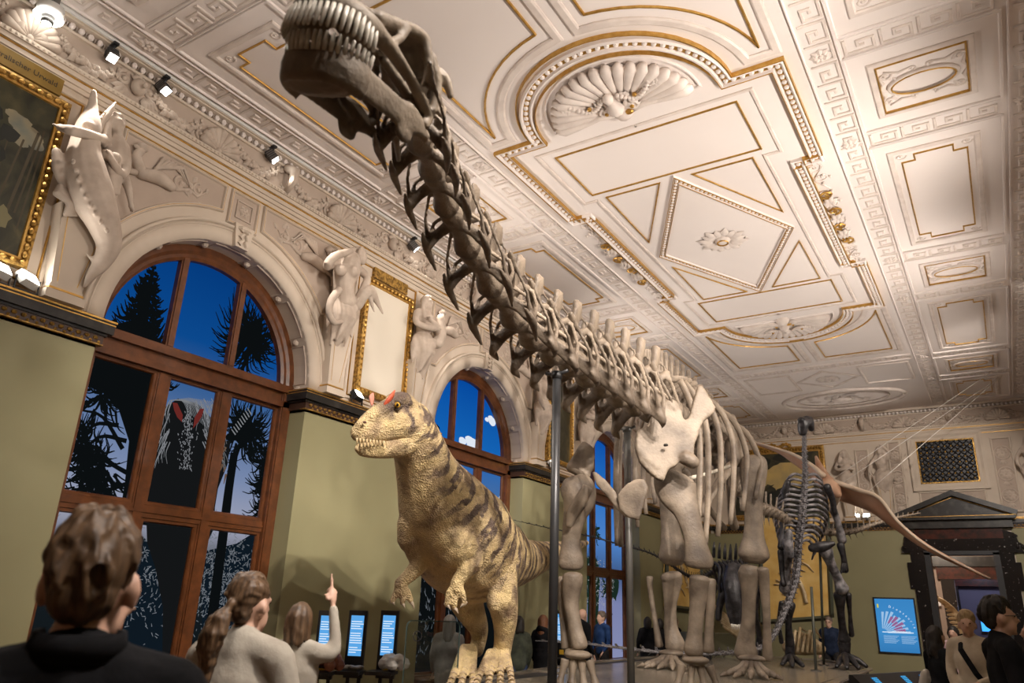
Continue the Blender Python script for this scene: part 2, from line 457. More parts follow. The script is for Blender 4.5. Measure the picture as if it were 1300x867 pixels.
# cornice: gold fillet, architrave, frieze, egg-and-dart, all along -----
def cornice(parent, fn, a, b, first=None):
    L = lambda v0, v1, w_, m_, n_: MB().prism(rect(a, v0, b, v1), fn, -.02, w_).build(n_, m_, parent)
    L(6.88, 6.93, .03, plaster, 'cornice_fillet'); L(6.93, 6.985, .055, plaster, 'cornice_fillet'); L(6.985, 7.003, .065, gold, 'gold_line')
    L(7.003, 7.055, .085, plaster, 'cornice_fillet'); L(7.055, 7.105, .11, plaster, 'cornice_bead')
    L(7.105, 7.49, .04, plaster_dk, 'frieze_ground'); L(7.49, 7.525, .075, plaster, 'cornice_fillet'); L(7.61, ZC, .13, plaster, 'cornice_crown')
    L(6.80, 6.815, .02, gold, 'gold_line')
    e = MB(); n = int((b-a)/.105)
    for i in range(n):
        u = a+(i+.5)*(b-a)/n
        e.ell(fn(u, 7.568, .075), (.04, .036, .042), 6, 4)
        e.add([fn(u+.045, 7.60, .07), fn(u+.06, 7.60, .07), fn(u+.0525, 7.53, .07), fn(u+.0525, 7.57, .10)], [(0, 1, 3), (1, 2, 3), (2, 0, 3)])
    tag(e.build('egg_and_dart', ceil_m, parent), kind='stuff')
    bd = MB(); n = int((b-a)/.055)
    for i in range(n): bd.ell(fn(a+(i+.5)*(b-a)/n, 7.08, .11), (.02, .02, .02), 5, 3)
    tag(bd.build('bead_row', plaster, parent), kind='stuff')
    # frieze: festoons, shells and masks, shared meshes
    base = off(fn, 0, 7.30, .04)
protos = {}
def frieze_bits(fn, key):
    if key in protos: return protos[key]
    out = []
    g = MB(); G = off(fn, 0, 0, 0); fruit_swag(g, G, .66, .34, 3); out.append(('fruit_festoon', g.mesh('fruit_festoon')))
    g = MB(); shell_fan(g, off(fn, 0, -.15, 0), .30, 9, .1, PI-.1, .06)
    for s in (-1, 1): volute(g, fn, s*.28, -.06, .09, 0, 1.2, .03, s); leaf(g, fn, s*.2, -.14, PI/2+s*.9, .2, .1, .06)
    out.append(('frieze_shell', g.mesh('frieze_shell')))
    g = MB(); g.ell(fn(0, .02, .03), (.09, .09, .11), 10, 7); g.ell(fn(0, -.01, .11), (.03, .025, .04), 6, 4)
    for s in (-1, 1):
        volute(g, fn, s*.16, .06, .10, PI/2, 1.2, .032, -s)
        for i in range(4): leaf(g, fn, s*.10, -.04, -PI/2+s*(.2+.35*i), .22, .09, .05)
    for i in range(5): leaf(g, fn, 0, .08, PI*.2+PI*.15*i, .13, .07, .05)
    out.append(('frieze_mask', g.mesh('frieze_mask')))
    g = MB(); g.tube([fn(-.02, .19, .02), fn(0, .1, .11), fn(0, -.05, .10), fn(0, -.19, .03)], [.07, .075, .06, .04], 8)
    for s in (-1, 1): volute(g, fn, s*.09, .14, .07, PI/2, 1.2, .025, -s); volute(g, fn, s*.07, -.14, .05, PI/2, 1.2, .02, s)
    for i in range(3): leaf(g, fn, 0, -.1, -PI/2+(i-1)*.5, .12, .08, .05)
    out.append(('frieze_console', g.mesh('frieze_console')))
    protos[key] = out; return out
def run_frieze(parent, fn0, a, b, key, setter):
    """seq along the wall; objects share mesh data"""
    zero = {'l': lambda u, v, w=0: (w*1.7, u, v), 'b': lambda u, v, w=0: (u, -w*1.7, v), 'r': lambda u, v, w=0: (-w*1.7, u, v)}[key]
    bits = frieze_bits(zero, key); seq = [3, 0, 1, 0, 2, 0, 1, 0]; step = {0: .62, 1: .62, 2: .5, 3: .36}
    u = a+.3; i = 0
    while u < b-.2:
        k = seq[i % 8]; nm, me = bits[k]
        o = link(nm, me, plaster_rel, parent, True); o.location = setter(u, 7.30, .045)
        u += (step[k]+step[seq[(i+1) % 8]])/2; i += 1
cornice(wall_left, fl, YN, YB); run_frieze(wall_left, fl, 1.2, YB, 'l', fl)
cornice(wall_back, fb, XL, XR); run_frieze(wall_back, fb, XL, XR, 'b', fb)
cornice(wall_right, fr, YN, YB)

# ------------------------------------------------------------------ ceiling
ceil = struct(MB().box((XL-.5, YN-.3, ZC), (XR+.3, YB+.35, ZC+.12)).build('ceiling', ceil_m))
def cpart(mb_, name, m_, smooth=False): return mb_.build(name, m_, ceil, smooth)
def mir(pts, su, sv): return [(su*u, AY+sv*(v-AY)) for u, v in pts]

# main frame outline (one loop)
def outline(hw, hi, y0, yi, r, inset=0.0):
    """stepped rectangle with round heads; hw outer half width, hi inset half width"""
    q = [(r*math.cos(a), y0-r*math.sin(a)) for a in np.linspace(0, PI/2, 14)]       # right half of near arch, from side to apex
    right = q[::-1]+[(hw, y0), (hw, yi), (hi, yi)]
    rgt = right+[(u, 2*AY-v) for u, v in right[::-1]]
    return rgt+[(-u, v) for u, v in rgt[::-1]]
main = outline(1.87, 1.62, 7.48, 9.65, 1.28)
cpart(MB().strip(main, .17, .05, fc, True, prof=[(-.5, 0), (-.5, .9), (-.36, 1.3), (-.24, 1.0), (-.18, .35), (.3, .35), (.36, 1), (.5, .9), (.5, 0)]), 'main_moulding', ceil_m)
cpart(MB().strip(outline(1.955, 1.705, 7.40, 9.56, 1.365), .018, .06, fc, True), 'gold_line', gold)
cpart(MB().strip(outline(1.79, 1.54, 7.56, 9.74, 1.20), .014, .055, fc, True), 'gold_line', gold)
def eggs(poly, step, size, closed=True, name='egg_moulding', m_=ceil_m, w_=.03):
    e = MB(); P = [np.array(p) for p in poly]+([np.array(poly[0])] if closed else [])
    acc = 0
    for a, b in zip(P, P[1:]):
        L = np.linalg.norm(b-a)
        while acc < L:
            q = a+(b-a)*acc/L; e.ell(fc(q[0], q[1], w_), size, 6, 4); acc += step
        acc -= L
    return tag(cpart(e, name, m_), kind='stuff')
eggs(main, .105, (.036, .036, .034), w_=.022)
cpart(MB().strip(main, .075, .024, fc, True, prof=[(-.5, 0), (-.5, 1), (.5, 1), (.5, 0)]), 'gilt_channel', gold)
cpart(MB().strip([p for p in outline(1.49, 1.27, 7.78, 9.26, .001)], .05, .022, fc, True), 'inner_moulding', ceil_rel)
for s in (1, -1):
    r1 = mir(rect(-1.27, 7.93, 1.27, 9.08), 1, s)
    cpart(MB().strip(r1, .024, .02, fc, True), 'gold_line', gold)
    for t in (1, -1):
        cpart(MB().strip(mir([(.25*t, 9.24), (1.11*t, 9.24), (1.11*t, 10.94)], 1, s), .022, .02, fc, True), 'gold_triangle', gold)
dia = [(0, 9.28), (1.09, 11.5), (0, 13.72), (-1.09, 11.5)]
cpart(MB().strip(dia, .12, .032, fc, True, prof=[(-.5, 0), (-.5, 1), (-.3, 1), (-.3, .3), (.3, .3), (.3, 1), (.5, 1), (.5, 0)]), 'diamond_moulding', ceil_m)
cpart(MB().strip([(u*.955, AY+(v-AY)*.955) for u, v in dia], .014, .04, fc, True), 'gold_line', gold)
cpart(MB().strip([(u*1.05, AY+(v-AY)*1.05) for u, v in dia], .014, .04, fc, True), 'gold_line', gold)
eggs(dia, .085, (.028, .028, .024), w_=.014)
cpart(MB().strip(dia, .06, .014, fc, True, prof=[(-.5, 0), (-.5, 1), (.5, 1), (.5, 0)]), 'gilt_channel', gold)
# centre rosette
g = MB()
for i in range(16): leaf(g, fc, .12*math.cos(i*PI/8), 11.45+.12*math.sin(i*PI/8), i*PI/8, .27+.06*(i % 2), .15, .07)
for i in range(8): volute(g, fc, .30*math.cos(i*PI/4+.2), 11.45+.30*math.sin(i*PI/4+.2), .08, i, 1.2, .022)
g.ell(fc(0, 11.45, 0), (.13, .13, .07), 14, 6)
cpart(g, 'ceiling_rosette', ceil_rel, True)
cpart(MB().tube([fc(.09*math.cos(a), 11.45+.09*math.sin(a), .06) for a in np.linspace(0, 2*PI, 15)], .012, 5), 'gold_ring', gold)
# shells in the two round heads
for s in (1, -1):
    G = (lambda u, v, w=0, s=s: fc(u, AY+s*((7.40-v)-AY), w))
    g = MB(); shell_fan(g, G, .92, 19, .06, PI-.06, .12)
    g.build('shell_relief', ceil_rel, ceil, True)
    g = MB().strip([(-1.0, -.03), (1.0, -.03)], .04, .03, G); g.strip(arc(0, 0, .985, 0, PI, 30), .03, .03, G)
    cpart(g, 'shell_moulding', ceil_m)
    g = MB()                                          # bust with garlands and acanthus at the foot of the shell
    g.ell(G(-.02, .42, .12), (.07, .08, .07), 8, 6); limb(g, [G(-.02, .33, .10), G(-.02, .18, .11)], [.05, .11], 8)
    for t in (-1, 1):
        for i in range(12):
            q = i/11; u = t*(.10+.42*q); v = .42-.16*math.sin(PI*q)+.06*q
            g.ell(G(u, v, .11), .03+.012*math.sin(PI*q), 6, 4); leaf(g, off(G, 0, 0, .09), u, v, q*6, .09, .05, .03)
        tube2(g, [(t*.06, .03), (t*.3, .06), (t*.55, .03), (t*.8, .02)], [.06, .05, .035, .01], off(G, 0, 0, .05), 6)
        volute(g, off(G, 0, 0, .08), t*.17, .13, .09, PI/2, 1.3, .025, -t)
        for i in range(5): leaf(g, off(G, 0, 0, .06), t*.05, .05, PI/2-t*(.4+.22*i), .26, .08, .05)
        rosette(g, off(G, 0, 0, .10), t*.60, .42, .08, 6, .04)
    cpart(g, 'shell_ornament', ceil_rel, True)
    g = MB()
    for t in (-1, 1): g.ell(G(t*.17, .13, .1), (.03, .03, .03), 7, 4); g.ell(G(t*.30, .36, .13), (.03, .03, .03), 6, 4)
    g.ell(G(.10, .05, .1), (.06, .045, .035), 8, 5)
    cpart(g, 'gilt_boss', gold)
# scroll crestings on the two long sides
for t in (1, -1):
    G = (lambda u, v, w=0, t=t: fc(t*(1.80+v), 9.72+u, w))
    g = MB(); G2 = (lambda u, v, w=0: G(u, v, w*2.2)); scroll_vine(g, G2, 3.56, .30, 5, 10)
    for i in range(3): rosette(g, G2, 1.2+.58*i, 0, .13, 7, .05)
    cpart(g, 'scroll_cresting', ceil_rel, True)
    g = MB()
    for i in range(4): volute(g, off(G, 0, 0, .05), .95+.55*i, .01, .11, 0, 1.5, .020, 1 if i % 2 else -1, 24)
    cpart(g, 'gilt_scroll', gold)
# panels round the arches (near and far)
for s in (1, -1):
    for t in (1, -1):
        def quarter(r, x0, x1, y0, yb):
            # panel bounded by the arch of radius r about (0,7.48); x0 inner side, x1 outer side, y0 outer end
            a0 = math.acos(x0/r); 
            a1 = math.acos(min(1, x1/r)) if x1 < r else 0.0
            P = [(r*math.cos(a), 7.48-r*math.sin(a)) for a in np.linspace(a0, max(a1, .14), 12)]
            P += [(x1, 7.48-r*math.sin(max(a1, .14))), (x1, y0), (x0, y0)]
            return mir([(t*u, v) for u, v in P], 1, s)
        cpart(MB().strip(quarter(1.60, .12, 1.92, 4.30, 0), .11, .03, fc, True), 'arch_panel_moulding', ceil_rel)
        cpart(MB().strip(quarter(1.80, .30, 1.76, 4.50, 0), .026, .024, fc, True), 'gold_line', gold)
# side bays
def key_unit(L, H, w_=.036, h=.018):
    g = MB(); t = w_
    P = [(0, 0), (0, H), (L*.80, H), (L*.80, H*.30), (L*.36, H*.30), (L*.36, H*.62), (L*.55, H*.62)]
    return g, P, t, h
def greek_band(u0, v0, u1, v1, along):
    """row of key pieces between two lines; along = 'u' or 'v'"""
    H = (u1-u0 if along == 'v' else v1-v0); hh = H*.72; L0 = H*1.02
    tot = (v1-v0 if along == 'v' else u1-u0); n = max(1, round(tot/L0)); L = tot/n
    _, P, t, h = key_unit(L, hh)
    key = ('k', along, round(L, 3), round(H, 3))
    if key not in protos:
        f0 = (lambda a, b, w=0: (b-hh/2, a+L*.08, -w)) if along == 'v' else (lambda a, b, w=0: (a+L*.08, b-hh/2, -w))
        protos[key] = MB().strip(P, t, h, f0).mesh('greek_key')
    for i in range(n):
        o = link('greek_key', protos[key], ceil_rel, ceil)
        if along == 'v': o.location = fc((u0+u1)/2, v0+i*L, 0)
        else: o.location = fc(u0+i*L, (v0+v1)/2, 0)
    g = MB()
    ln = [[(u0, v0), (u0, v1)], [(u1, v0), (u1, v1)]] if along == 'v' else [[(u0, v0), (u1, v0)], [(u0, v1), (u1, v1)]]
    for q in ln: g.strip(q, .022, .03, fc)
    cpart(g, 'band_edge', ceil_m)
def cartouche_mesh():
    z0 = lambda u, v, w=0: (u, v, -w)
    g = MB()
    g.tube([z0(.36*math.cos(a), .21*math.sin(a), .01) for a in np.linspace(0, 2*PI, 25)], .026, 6)
    for sx in (-1, 1):
        for sy in (-1, 1):
            volute(g, z0, sx*.38, sy*.26, .075, 0, 1.2, .02, sx*sy); volute(g, z0, sx*.10, sy*.27, .055, PI/2, 1.1, .016, -sx*sy)
            tube2(g, [(sx*.1, sy*.3), (sx*.24, sy*.26), (sx*.38, sy*.34)], [.016, .022, .014], z0)
            tube2(g, [(sx*.45, sy*.26), (sx*.41, sy*.12), (sx*.46, 0)], [.014, .024, .014], z0)
            for i in range(3): leaf(g, z0, sx*(.30+.06*i), sy*(.20+.03*i), sx*sy*1.0, .09, .045, .03)
    return g.mesh('cartouche_relief')
def oval_mesh():
    z0 = lambda u, v, w=0: (u, v, -w)
    return MB().tube([z0(.335*math.cos(a), .187*math.sin(a), .02) for a in np.linspace(0, 2*PI, 25)], .011, 5).mesh('gilt_oval')
cart_me, oval_me = cartouche_mesh(), oval_mesh()
mini = MB(); volute(mini, lambda u, v, w=0: (u, v, -w), 0, 0, .07, 0, 1.4, .016); mini_me = mini.mesh('corner_volute')
P5 = 5.93
for t in (1, -1):
    f = lambda a, b: (min(t*a, t*b), max(t*a, t*b))
    u0, u1 = f(2.14, 2.50); greek_band(u0, -2.6, u1, 24.0, 'v')
    u0, u1 = f(4.10, 4.44); greek_band(u0, -2.6, u1, 24.0, 'v')
    U0, U1 = f(2.50, 4.05)
    for k in range(-2, 3):
        yc = 8.58+P5*k                                # cartouche coffer centre
        if yc-.8 > YN and yc < 24:
            greek_band(U0+.04, yc-1.16, U1-.04, yc-.82, 'u'); greek_band(U0+.04, yc+.82, U1-.04, yc+1.16, 'u')
            cpart(MB().strip(rect(U0+.02, yc-.79, U1-.02, yc+.79), .035, .03, fc, True), 'coffer_moulding', ceil_m)
            I0, I1 = f(2.76, 3.76)
            cpart(MB().strip(rect(I0, yc-.52, I1, yc+.52), .075, .028, fc, True), 'panel_moulding', ceil_rel)
            cpart(MB().strip(rect(I0+.05, yc-.47, I1-.05, yc+.47), .02, .03, fc, True), 'gold_line', gold)
            o = link('cartouche_relief', cart_me, ceil_rel, ceil, True); o.location = fc((I0+I1)/2, yc, 0)
            o = link('gilt_oval', oval_me, gold, ceil, True); o.location = fc((I0+I1)/2, yc, .012)
        yc += P5/2+.005; h = 1.77                     # long coffer
        if yc-h > YN and yc < 23.5:
            y1 = min(yc+h, 23.9); hi = min(1.5, y1-yc-.2)
            cpart(MB().strip(rect(U0+.02, yc-h, U1-.02, y1), .035, .03, fc, True), 'coffer_moulding', ceil_m)
            I0, I1 = f(2.73, 3.75); a, b = yc-1.5, yc+hi
            cpart(MB().strip(rect(I0, a, I1, b), .075, .028, fc, True), 'panel_moulding', ceil_rel)
            n_ = .16; J0, J1, c, d = I0+.12, I1-.12, a+.14, b-.14
            pts = [(J0+n_, c), (J1-n_, c), (J1-n_, c+n_), (J1, c+n_), (J1, d-n_), (J1-n_, d-n_), (J1-n_, d), (J0+n_, d), (J0+n_, d-n_), (J0, d-n_), (J0, c+n_), (J0+n_, c+n_)]
            cpart(MB().strip(pts, .02, .02, fc, True), 'gold_line', gold)
            for (uu, vv) in ((J0, c), (J1, c), (J0, d), (J1, d)):
                o = link('corner_volute', mini_me, ceil_rel, ceil, True); o.location = fc(uu, vv, 0)
    g = MB()
    for k in range(-3, 5):
        for yy in (8.58+P5*k-.98, 8.58+P5*k+.98):
            if YN < yy < 24: rosette(g, fc, t*2.32, yy, .13, 8, .04); rosette(g, fc, t*4.27, yy, .13, 8, .04)
    cpart(g, 'band_rosette', ceil_rel)
# far bay beyond the arch panels
for s in (1, -1):
    yy = AY+s*7.75
    greek_band(-2.08, yy-.17, 2.08, yy+.17, 'u')
    a, b = sorted((AY+s*8.15, AY+s*9.7))
    if a > YN+.2:
        for t in (1, -1): cpart(MB().strip(rect(*sorted((t*.85, t*1.95))[:1], a, sorted((t*.85, t*1.95))[1], b), .07, .03, fc, True), 'panel_moulding', ceil_rel)
        m_ = (a+b)/2
        cpart(MB().strip([(-.75, m_), (0, a), (.75, m_), (0, b)], .08, .03, fc, True), 'panel_moulding', ceil_rel)
        g = MB(); rosette(g, fc, 0, m_, .33, 12, .06); cpart(g, 'band_rosette', ceil_rel)
    if s > 0:
        m_ = 22.5
        g = MB().tube([fc(1.6*math.cos(q), m_+.95*math.sin(q), .02) for q in np.linspace(0, 2*PI, 41)], .06, 6)
        g.tube([fc(1.2*math.cos(q), m_+.68*math.sin(q), .02) for q in np.linspace(0, 2*PI, 41)], .04, 6)
        for i in range(30):
            q = rnd.uniform(0, 6.28); rr = rnd.uniform(0, .9); leaf(g, fc, rr*math.cos(q), m_+.55*rr*math.sin(q), q+1, .3, .14, .07)
        g.ell(fc(0, m_, .02), (.3, .25, .1), 10, 6)
        cpart(g, 'oval_relief', ceil_rel, True)
# ------------------------------------------------------------------ windows with backlit prints
def glass_mat():
    M = bpy.data.materials.new('window_glass'); M.use_nodes = True; nt = M.node_tree
    nt.nodes.remove(nt.nodes['Principled BSDF'])
    t = nt.nodes.new('ShaderNodeBsdfTransparent'); t.inputs[0].default_value = (.96, .98, .99, 1)
    nt.links.new(t.outputs[0], nt.nodes['Material Output'].inputs[0]); return M
glass = glass_mat()
def ramp_print(name, stops, z0, z1, strength, noise=0.0):
    """backlit printed sheet: colours by height in the print"""
    M = bpy.data.materials.new(name); M.use_nodes = True; nt = M.node_tree
    nt.nodes.remove(nt.nodes['Principled BSDF'])
    tc = nt.nodes.new('ShaderNodeTexCoord'); sp = nt.nodes.new('ShaderNodeSeparateXYZ'); mr = nt.nodes.new('ShaderNodeMapRange')
    mr.inputs[1].default_value = z0; mr.inputs[2].default_value = z1
    r = nt.nodes.new('ShaderNodeValToRGB'); cr = r.color_ramp
    while len(cr.elements) < len(stops): cr.elements.new(.5)
    for e, (p, c) in zip(cr.elements, stops): e.position = p; e.color = (*c, 1)
    em = nt.nodes.new('ShaderNodeEmission'); em.inputs[1].default_value = strength
    nt.links.new(tc.outputs['Object'], sp.inputs[0]); nt.links.new(sp.outputs[2], mr.inputs[0]); nt.links.new(mr.outputs[0], r.inputs[0])
    nt.links.new(r.outputs[0], em.inputs[0]); nt.links.new(em.outputs[0], nt.nodes['Material Output'].inputs[0]); return M
ink = emis('print_black', (0.0035, 0.0045, 0.005), 1.0)
ink_body = emis('print_dark_grey', (0.007, 0.0075, 0.008), 1.0)
ink_grey = emis('print_grey', (0.16, 0.17, 0.19), 1.0)
ink_pale = emis('print_pale_grey', (0.42, 0.41, 0.42), 0.85)
ink_red = emis('print_red', (0.15, 0.022, 0.018), 0.9)
ink_brown = emis('print_brown', (0.14, 0.085, 0.055), 0.9)
ink_blue = emis('print_hill_blue', (0.005, 0.010, 0.016), 0.9)
ink_cloud = emis('print_cloud', (0.75, 0.78, 0.85), 1.0)
ink_green = emis('print_dark_green', (0.010, 0.022, 0.014), 1.0)

XP = XW-.06
def pp(px, py): q = onx(px, py, XP); return (q.y, q.z)
def ribbon(mb_, pts, w0, w1=None, layer=0.002):
    P = spline(pts, 4) if len(pts) > 2 else [np.array(p, float) for p in pts]
    n = len(P); L = []; R_ = []
    for i in range(n):
        d = P[min(i+1, n-1)]-P[max(i-1, 0)]; d = d/(np.linalg.norm(d)+1e-9); nn = np.array([-d[1], d[0]])
        wd = (w0+((w1 if w1 is not None else w0*.2)-w0)*i/(n-1))/2
        L.append(P[i]+nn*wd); R_.append(P[i]-nn*wd)
    lx = XP+layer*5; vs_ = [(lx, a[0], a[1]) for a in L]+[(lx, a[0], a[1]) for a in R_]
    mb_.add(vs_, [(i, i+1, n+i+1, n+i) for i in range(n-1)])
def poly(mb_, pts, layer=0.002):
    mb_.add([(XP+layer*5, a, b) for a, b in pts], [tuple(range(len(pts)))])
def fronds(mb_, c, R_, n, seed, a0=0, a1=2*PI, wd=.04, lay=.002, curl=.5, inner=.0):
    q = random.Random(seed)
    for i in range(n):
        a = q.uniform(a0, a1); L = R_*q.uniform(.55, 1.0); s = q.uniform(inner, .5)
        p0 = (c[0]+s*L*math.cos(a), c[1]+s*L*math.sin(a)); b = a+q.uniform(-.5, .5)
        p1 = (p0[0]+.3*L*math.cos(b), p0[1]+.3*L*math.sin(b)-.1*L)
        b2 = b+(curl if math.cos(b) > 0 else -curl)*q.uniform(.4, 1.6)
        p2 = (p1[0]+.28*L*math.cos(b2), p1[1]+.28*L*math.sin(b2)+.06*L)
        ribbon(mb_, [p0, p1, p2], wd*q.uniform(.7, 1.3), wd*.25, lay)
def disc(mb_, c, r, n=14, sy=1.0, layer=.002, seed=0, rough=.12):
    q = random.Random(seed)
    poly(mb_, [(c[0]+r*math.cos(2*PI*i/n)*q.uniform(1-rough, 1+rough), c[1]+sy*r*math.sin(2*PI*i/n)*q.uniform(1-rough, 1+rough)) for i in range(n)], layer)

def window(idx, yc):
    root = MB(); F = off(fl, yc, 0, XW-XL)
    r_in = RA-.20
    # arch ring
    root.strip(arc(0, ZS, RA-.10, PI, 0, 36), .20, .10, F, prof=[(-.5, -.3), (-.5, .5), (-.3, .75), (-.1, .75), (.1, 1), (.5, 1), (.5, -.3)])
    wroot = struct(root.build('window_%d' % idx, wood))
    def bar(u0, v0, u1, v1, d, name, d0=-.03):
        m_ = MB().prism(rect(u0, v0, u1, v1), F, d0, d)
        m_.prism(rect(u0+.02, v0+.02, u1-.02, v1-.02), F, d0, d+.02)
        return m_.build(name, wood, wroot)
    for s in (-1, 1): bar(*sorted((s*RA, s*(RA-.17)))[:1], .45, sorted((s*RA, s*(RA-.17)))[1], ZS, .10, 'jamb')
    m_ = MB()
    for (v0, v1, d) in ((4.22, 4.30, .12), (4.30, 4.42, .08), (4.42, 4.50, .15), (4.50, 4.54, .11)): m_.prism(rect(-RA, v0, RA, v1), F, -.02, d)
    m_.build('transom', wood, wroot)
    for u in (-.45, .45):
        bar(u-.055, 4.54, u+.055, ZS+math.sqrt((RA-.12)**2-u*u), .05, 'mullion')
        bar(u-.075, .60, u+.075, 4.22, .05, 'mullion')
    m_ = MB(); m_.prism(rect(-RA+.1, 2.52, RA-.1, 2.66), F, -.02, .06); m_.prism(rect(-RA+.1, 2.575, RA-.1, 2.605), F, -.02, .075); m_.build('sash_bar', wood, wroot)
    m_ = MB(); m_.prism(rect(-RA, .0, RA, .60), F, -.05, .06); m_.prism(rect(-RA, .56, RA, .62), F, -.05, .14)
    for u in (-.95, 0, .95): m_.strip(rect(u-.35, .1, u+.35, .48), .05, .03, off(F, 0, 0, .06), True)
    m_.build('window_sill', wood, wroot)
    # sash frames and glass
    cols = [(-1.33, -.525), (-.375, .375), (.525, 1.33)]
    for (a, b) in cols:
        for (v0, v1) in ((.62, 2.52), (2.66, 4.22)):
            MB().strip(rect(a+.02, v0+.02, b-.02, v1-.02), .055, .045, F, True).build('sash_frame', wood, wroot)
            MB().box(F(a, v0, -.035), F(b, v1, -.03)).build('pane', glass, wroot)
    for (a, b) in ((-1.36, -.505), (-.395, .395), (.505, 1.36)):
        n = 10; top = [(a+(b-a)*i/n, ZS+math.sqrt(max(.0, (RA-.19)**2-(a+(b-a)*i/n)**2))) for i in range(n+1)]
        P = [(a, 4.54)]+[(u, max(v, 4.55)) for u, v in top]+[(b, 4.54)]
        MB().prism(P, F, -.035, -.03).build('pane', glass, wroot)
    return wroot
def sheet(wroot, yc, m_):
    pts = [(yc-RA+.02, .5), (yc+RA-.02, .5)]+[(u, v) for u, v in arc(yc, ZS, RA-.02, 0, PI, 24)]
    b = MB(); b.add([(XP, u, v) for u, v in pts], [tuple(range(len(pts)))])
    o = b.build('backlit_print', m_, wroot); o['label'] = 'backlit printed landscape picture behind the panes'
    return o
sky1 = ramp_print('print_sky_one', [(0, (.004, .006, .006)), (.28, (.010, .014, .018)), (.37, (.40, .40, .50)), (.48, (.22, .28, .45)), (.66, (.05, .13, .32)), (.78, (.004, .075, .30)), (1, (.001, .045, .22))], .5, 6.0, 0.85)
sky2 = ramp_print('print_sky_two', [(0, (.004, .006, .006)), (.25, (.01, .012, .014)), (.42, (.10, .16, .28)), (.60, (.06, .15, .36)), (.74, (.008, .13, .46)), (1, (.001, .06, .33))], .5, 6.0, 0.95)
sky3 = ramp_print('print_sky_three', [(0, (.25, .26, .42)), (.25, (.20, .22, .40)), (.38, (.05, .09, .20)), (.52, (.08, .22, .55)), (.74, (.02, .16, .52)), (1, (.002, .07, .38))], .5, 6.0, 0.95)

w1 = window(1, WIN_Y[1]); sheet(w1, WIN_Y[1], sky1)
def printed(build, name, m_, root, label=None):
    b = MB(); build(b); o = b.build(name, m_, root)
    if label: o['label'] = label
    return o
S = 0.0105                                             # metres per photo pixel on this window
def t_upper(b):
    c = pp(182, 398)
    for i in range(16):
        v = c[1]+.62-1.15*i/15; hw = .04+.40*(i/15)**.8; fronds(b, (c[0], v), hw*1.25, 9, 40+i, -.5, .35, .045); fronds(b, (c[0], v), hw*1.25, 9, 60+i, PI-.35, PI+.5, .045)
    ribbon(b, [(c[0], c[1]+.6), (c[0]-.01, c[1]-.6)], .03, .25)
    disc(b, (c[0]-.12, c[1]-.45), .33, 18, 1.0, .0021, 4, .25)
    c = pp(322, 425); fronds(b, c, .80, 170, 3, PI*.55, PI*1.5, .034); fronds(b, c, .62, 90, 5, -PI/2, PI/2, .034); disc(b, c, .16, 16, 1.5, .0021, 2, .3)
printed(t_upper, 'print_tree', ink, w1, 'black monkey puzzle branches printed on blue sky')
def t_left(b):
    poly(b, [pp(*q) for q in ((205, 472), (150, 450), (120, 452), (108, 490), (128, 497), (150, 520), (163, 560), (158, 610), (150, 662), (192, 668), (203, 560))], .0022)
    for (x, y, r, n, s) in ((130, 500, .50, 40, 1), (112, 560, .55, 60, 2), (130, 590, .62, 70, 3), (110, 625, .40, 30, 4), (140, 640, .35, 26, 5), (95, 535, .3, 22, 6)):
        fronds(b, pp(x, y), r, int(n*1.6), s, PI*.5, PI*1.9, .030)
    for (x0, y0, x1, y1, x2, y2) in ((160, 560, 125, 555, 92, 590), (160, 600, 120, 580, 88, 585), (158, 615, 120, 625, 95, 610), (155, 570, 130, 530, 100, 520), (150, 640, 110, 600, 98, 640), (150, 540, 118, 540, 95, 575)):
        ribbon(b, [pp(x0, y0), pp(x1, y1), pp(x2, y2)], .055, .02, .0023)
printed(t_left, 'print_tree', ink, w1, 'dark trunk and tentacle-like branches printed in the side panes')
def t_right(b):
    ribbon(b, [pp(297, 575), pp(290, 620), pp(284, 668), pp(272, 760), pp(262, 840)], .12, .16)
    fronds(b, pp(312, 545), .60, 190, 8, 0, 2*PI, .032); disc(b, pp(308, 545), .2, 16, 1, .0021, 6, .25)
    for (x, y, r, n, s) in ((345, 612, .55, 60, 9), (340, 645, .5, 40, 10), (340, 585, .4, 30, 11)): fronds(b, pp(x, y), r, n, s, PI*.6, PI*1.35, .035)
    fronds(b, pp(205, 490), .4, 30, 15, 0, PI, .035)
printed(t_right, 'print_tree', ink, w1, 'slim printed trunk with drooping dark crown')
def hill(b):
    poly(b, [pp(*q) for q in ((258, 700), (300, 690), (322, 676), (345, 684), (352, 760), (340, 840), (255, 840))], .0012)
    poly(b, [pp(*q) for q in ((170, 690), (180, 680), (200, 700), (230, 720), (225, 840), (90, 840), (75, 760), (70, 690), (110, 700))], .0012)
printed(hill, 'print_hill', ink_blue, w1, 'dark blue printed hillside')
def body(b):
    poly(b, [pp(*q) for q in ((204, 520), (225, 506), (250, 512), (276, 540), (280, 570), (272, 620), (272, 668), (262, 690), (250, 720), (240, 770), (232, 830), (205, 840), (206, 770), (196, 720), (186, 690), (184, 640), (192, 590), (196, 550))], .0026)
    poly(b, [pp(*q) for q in ((270, 560), (292, 560), (288, 590), (276, 620), (268, 668), (262, 668))], .0026)
printed(body, 'print_beast', ink_body, w1, 'near-black feathered dinosaur printed in the middle panes')
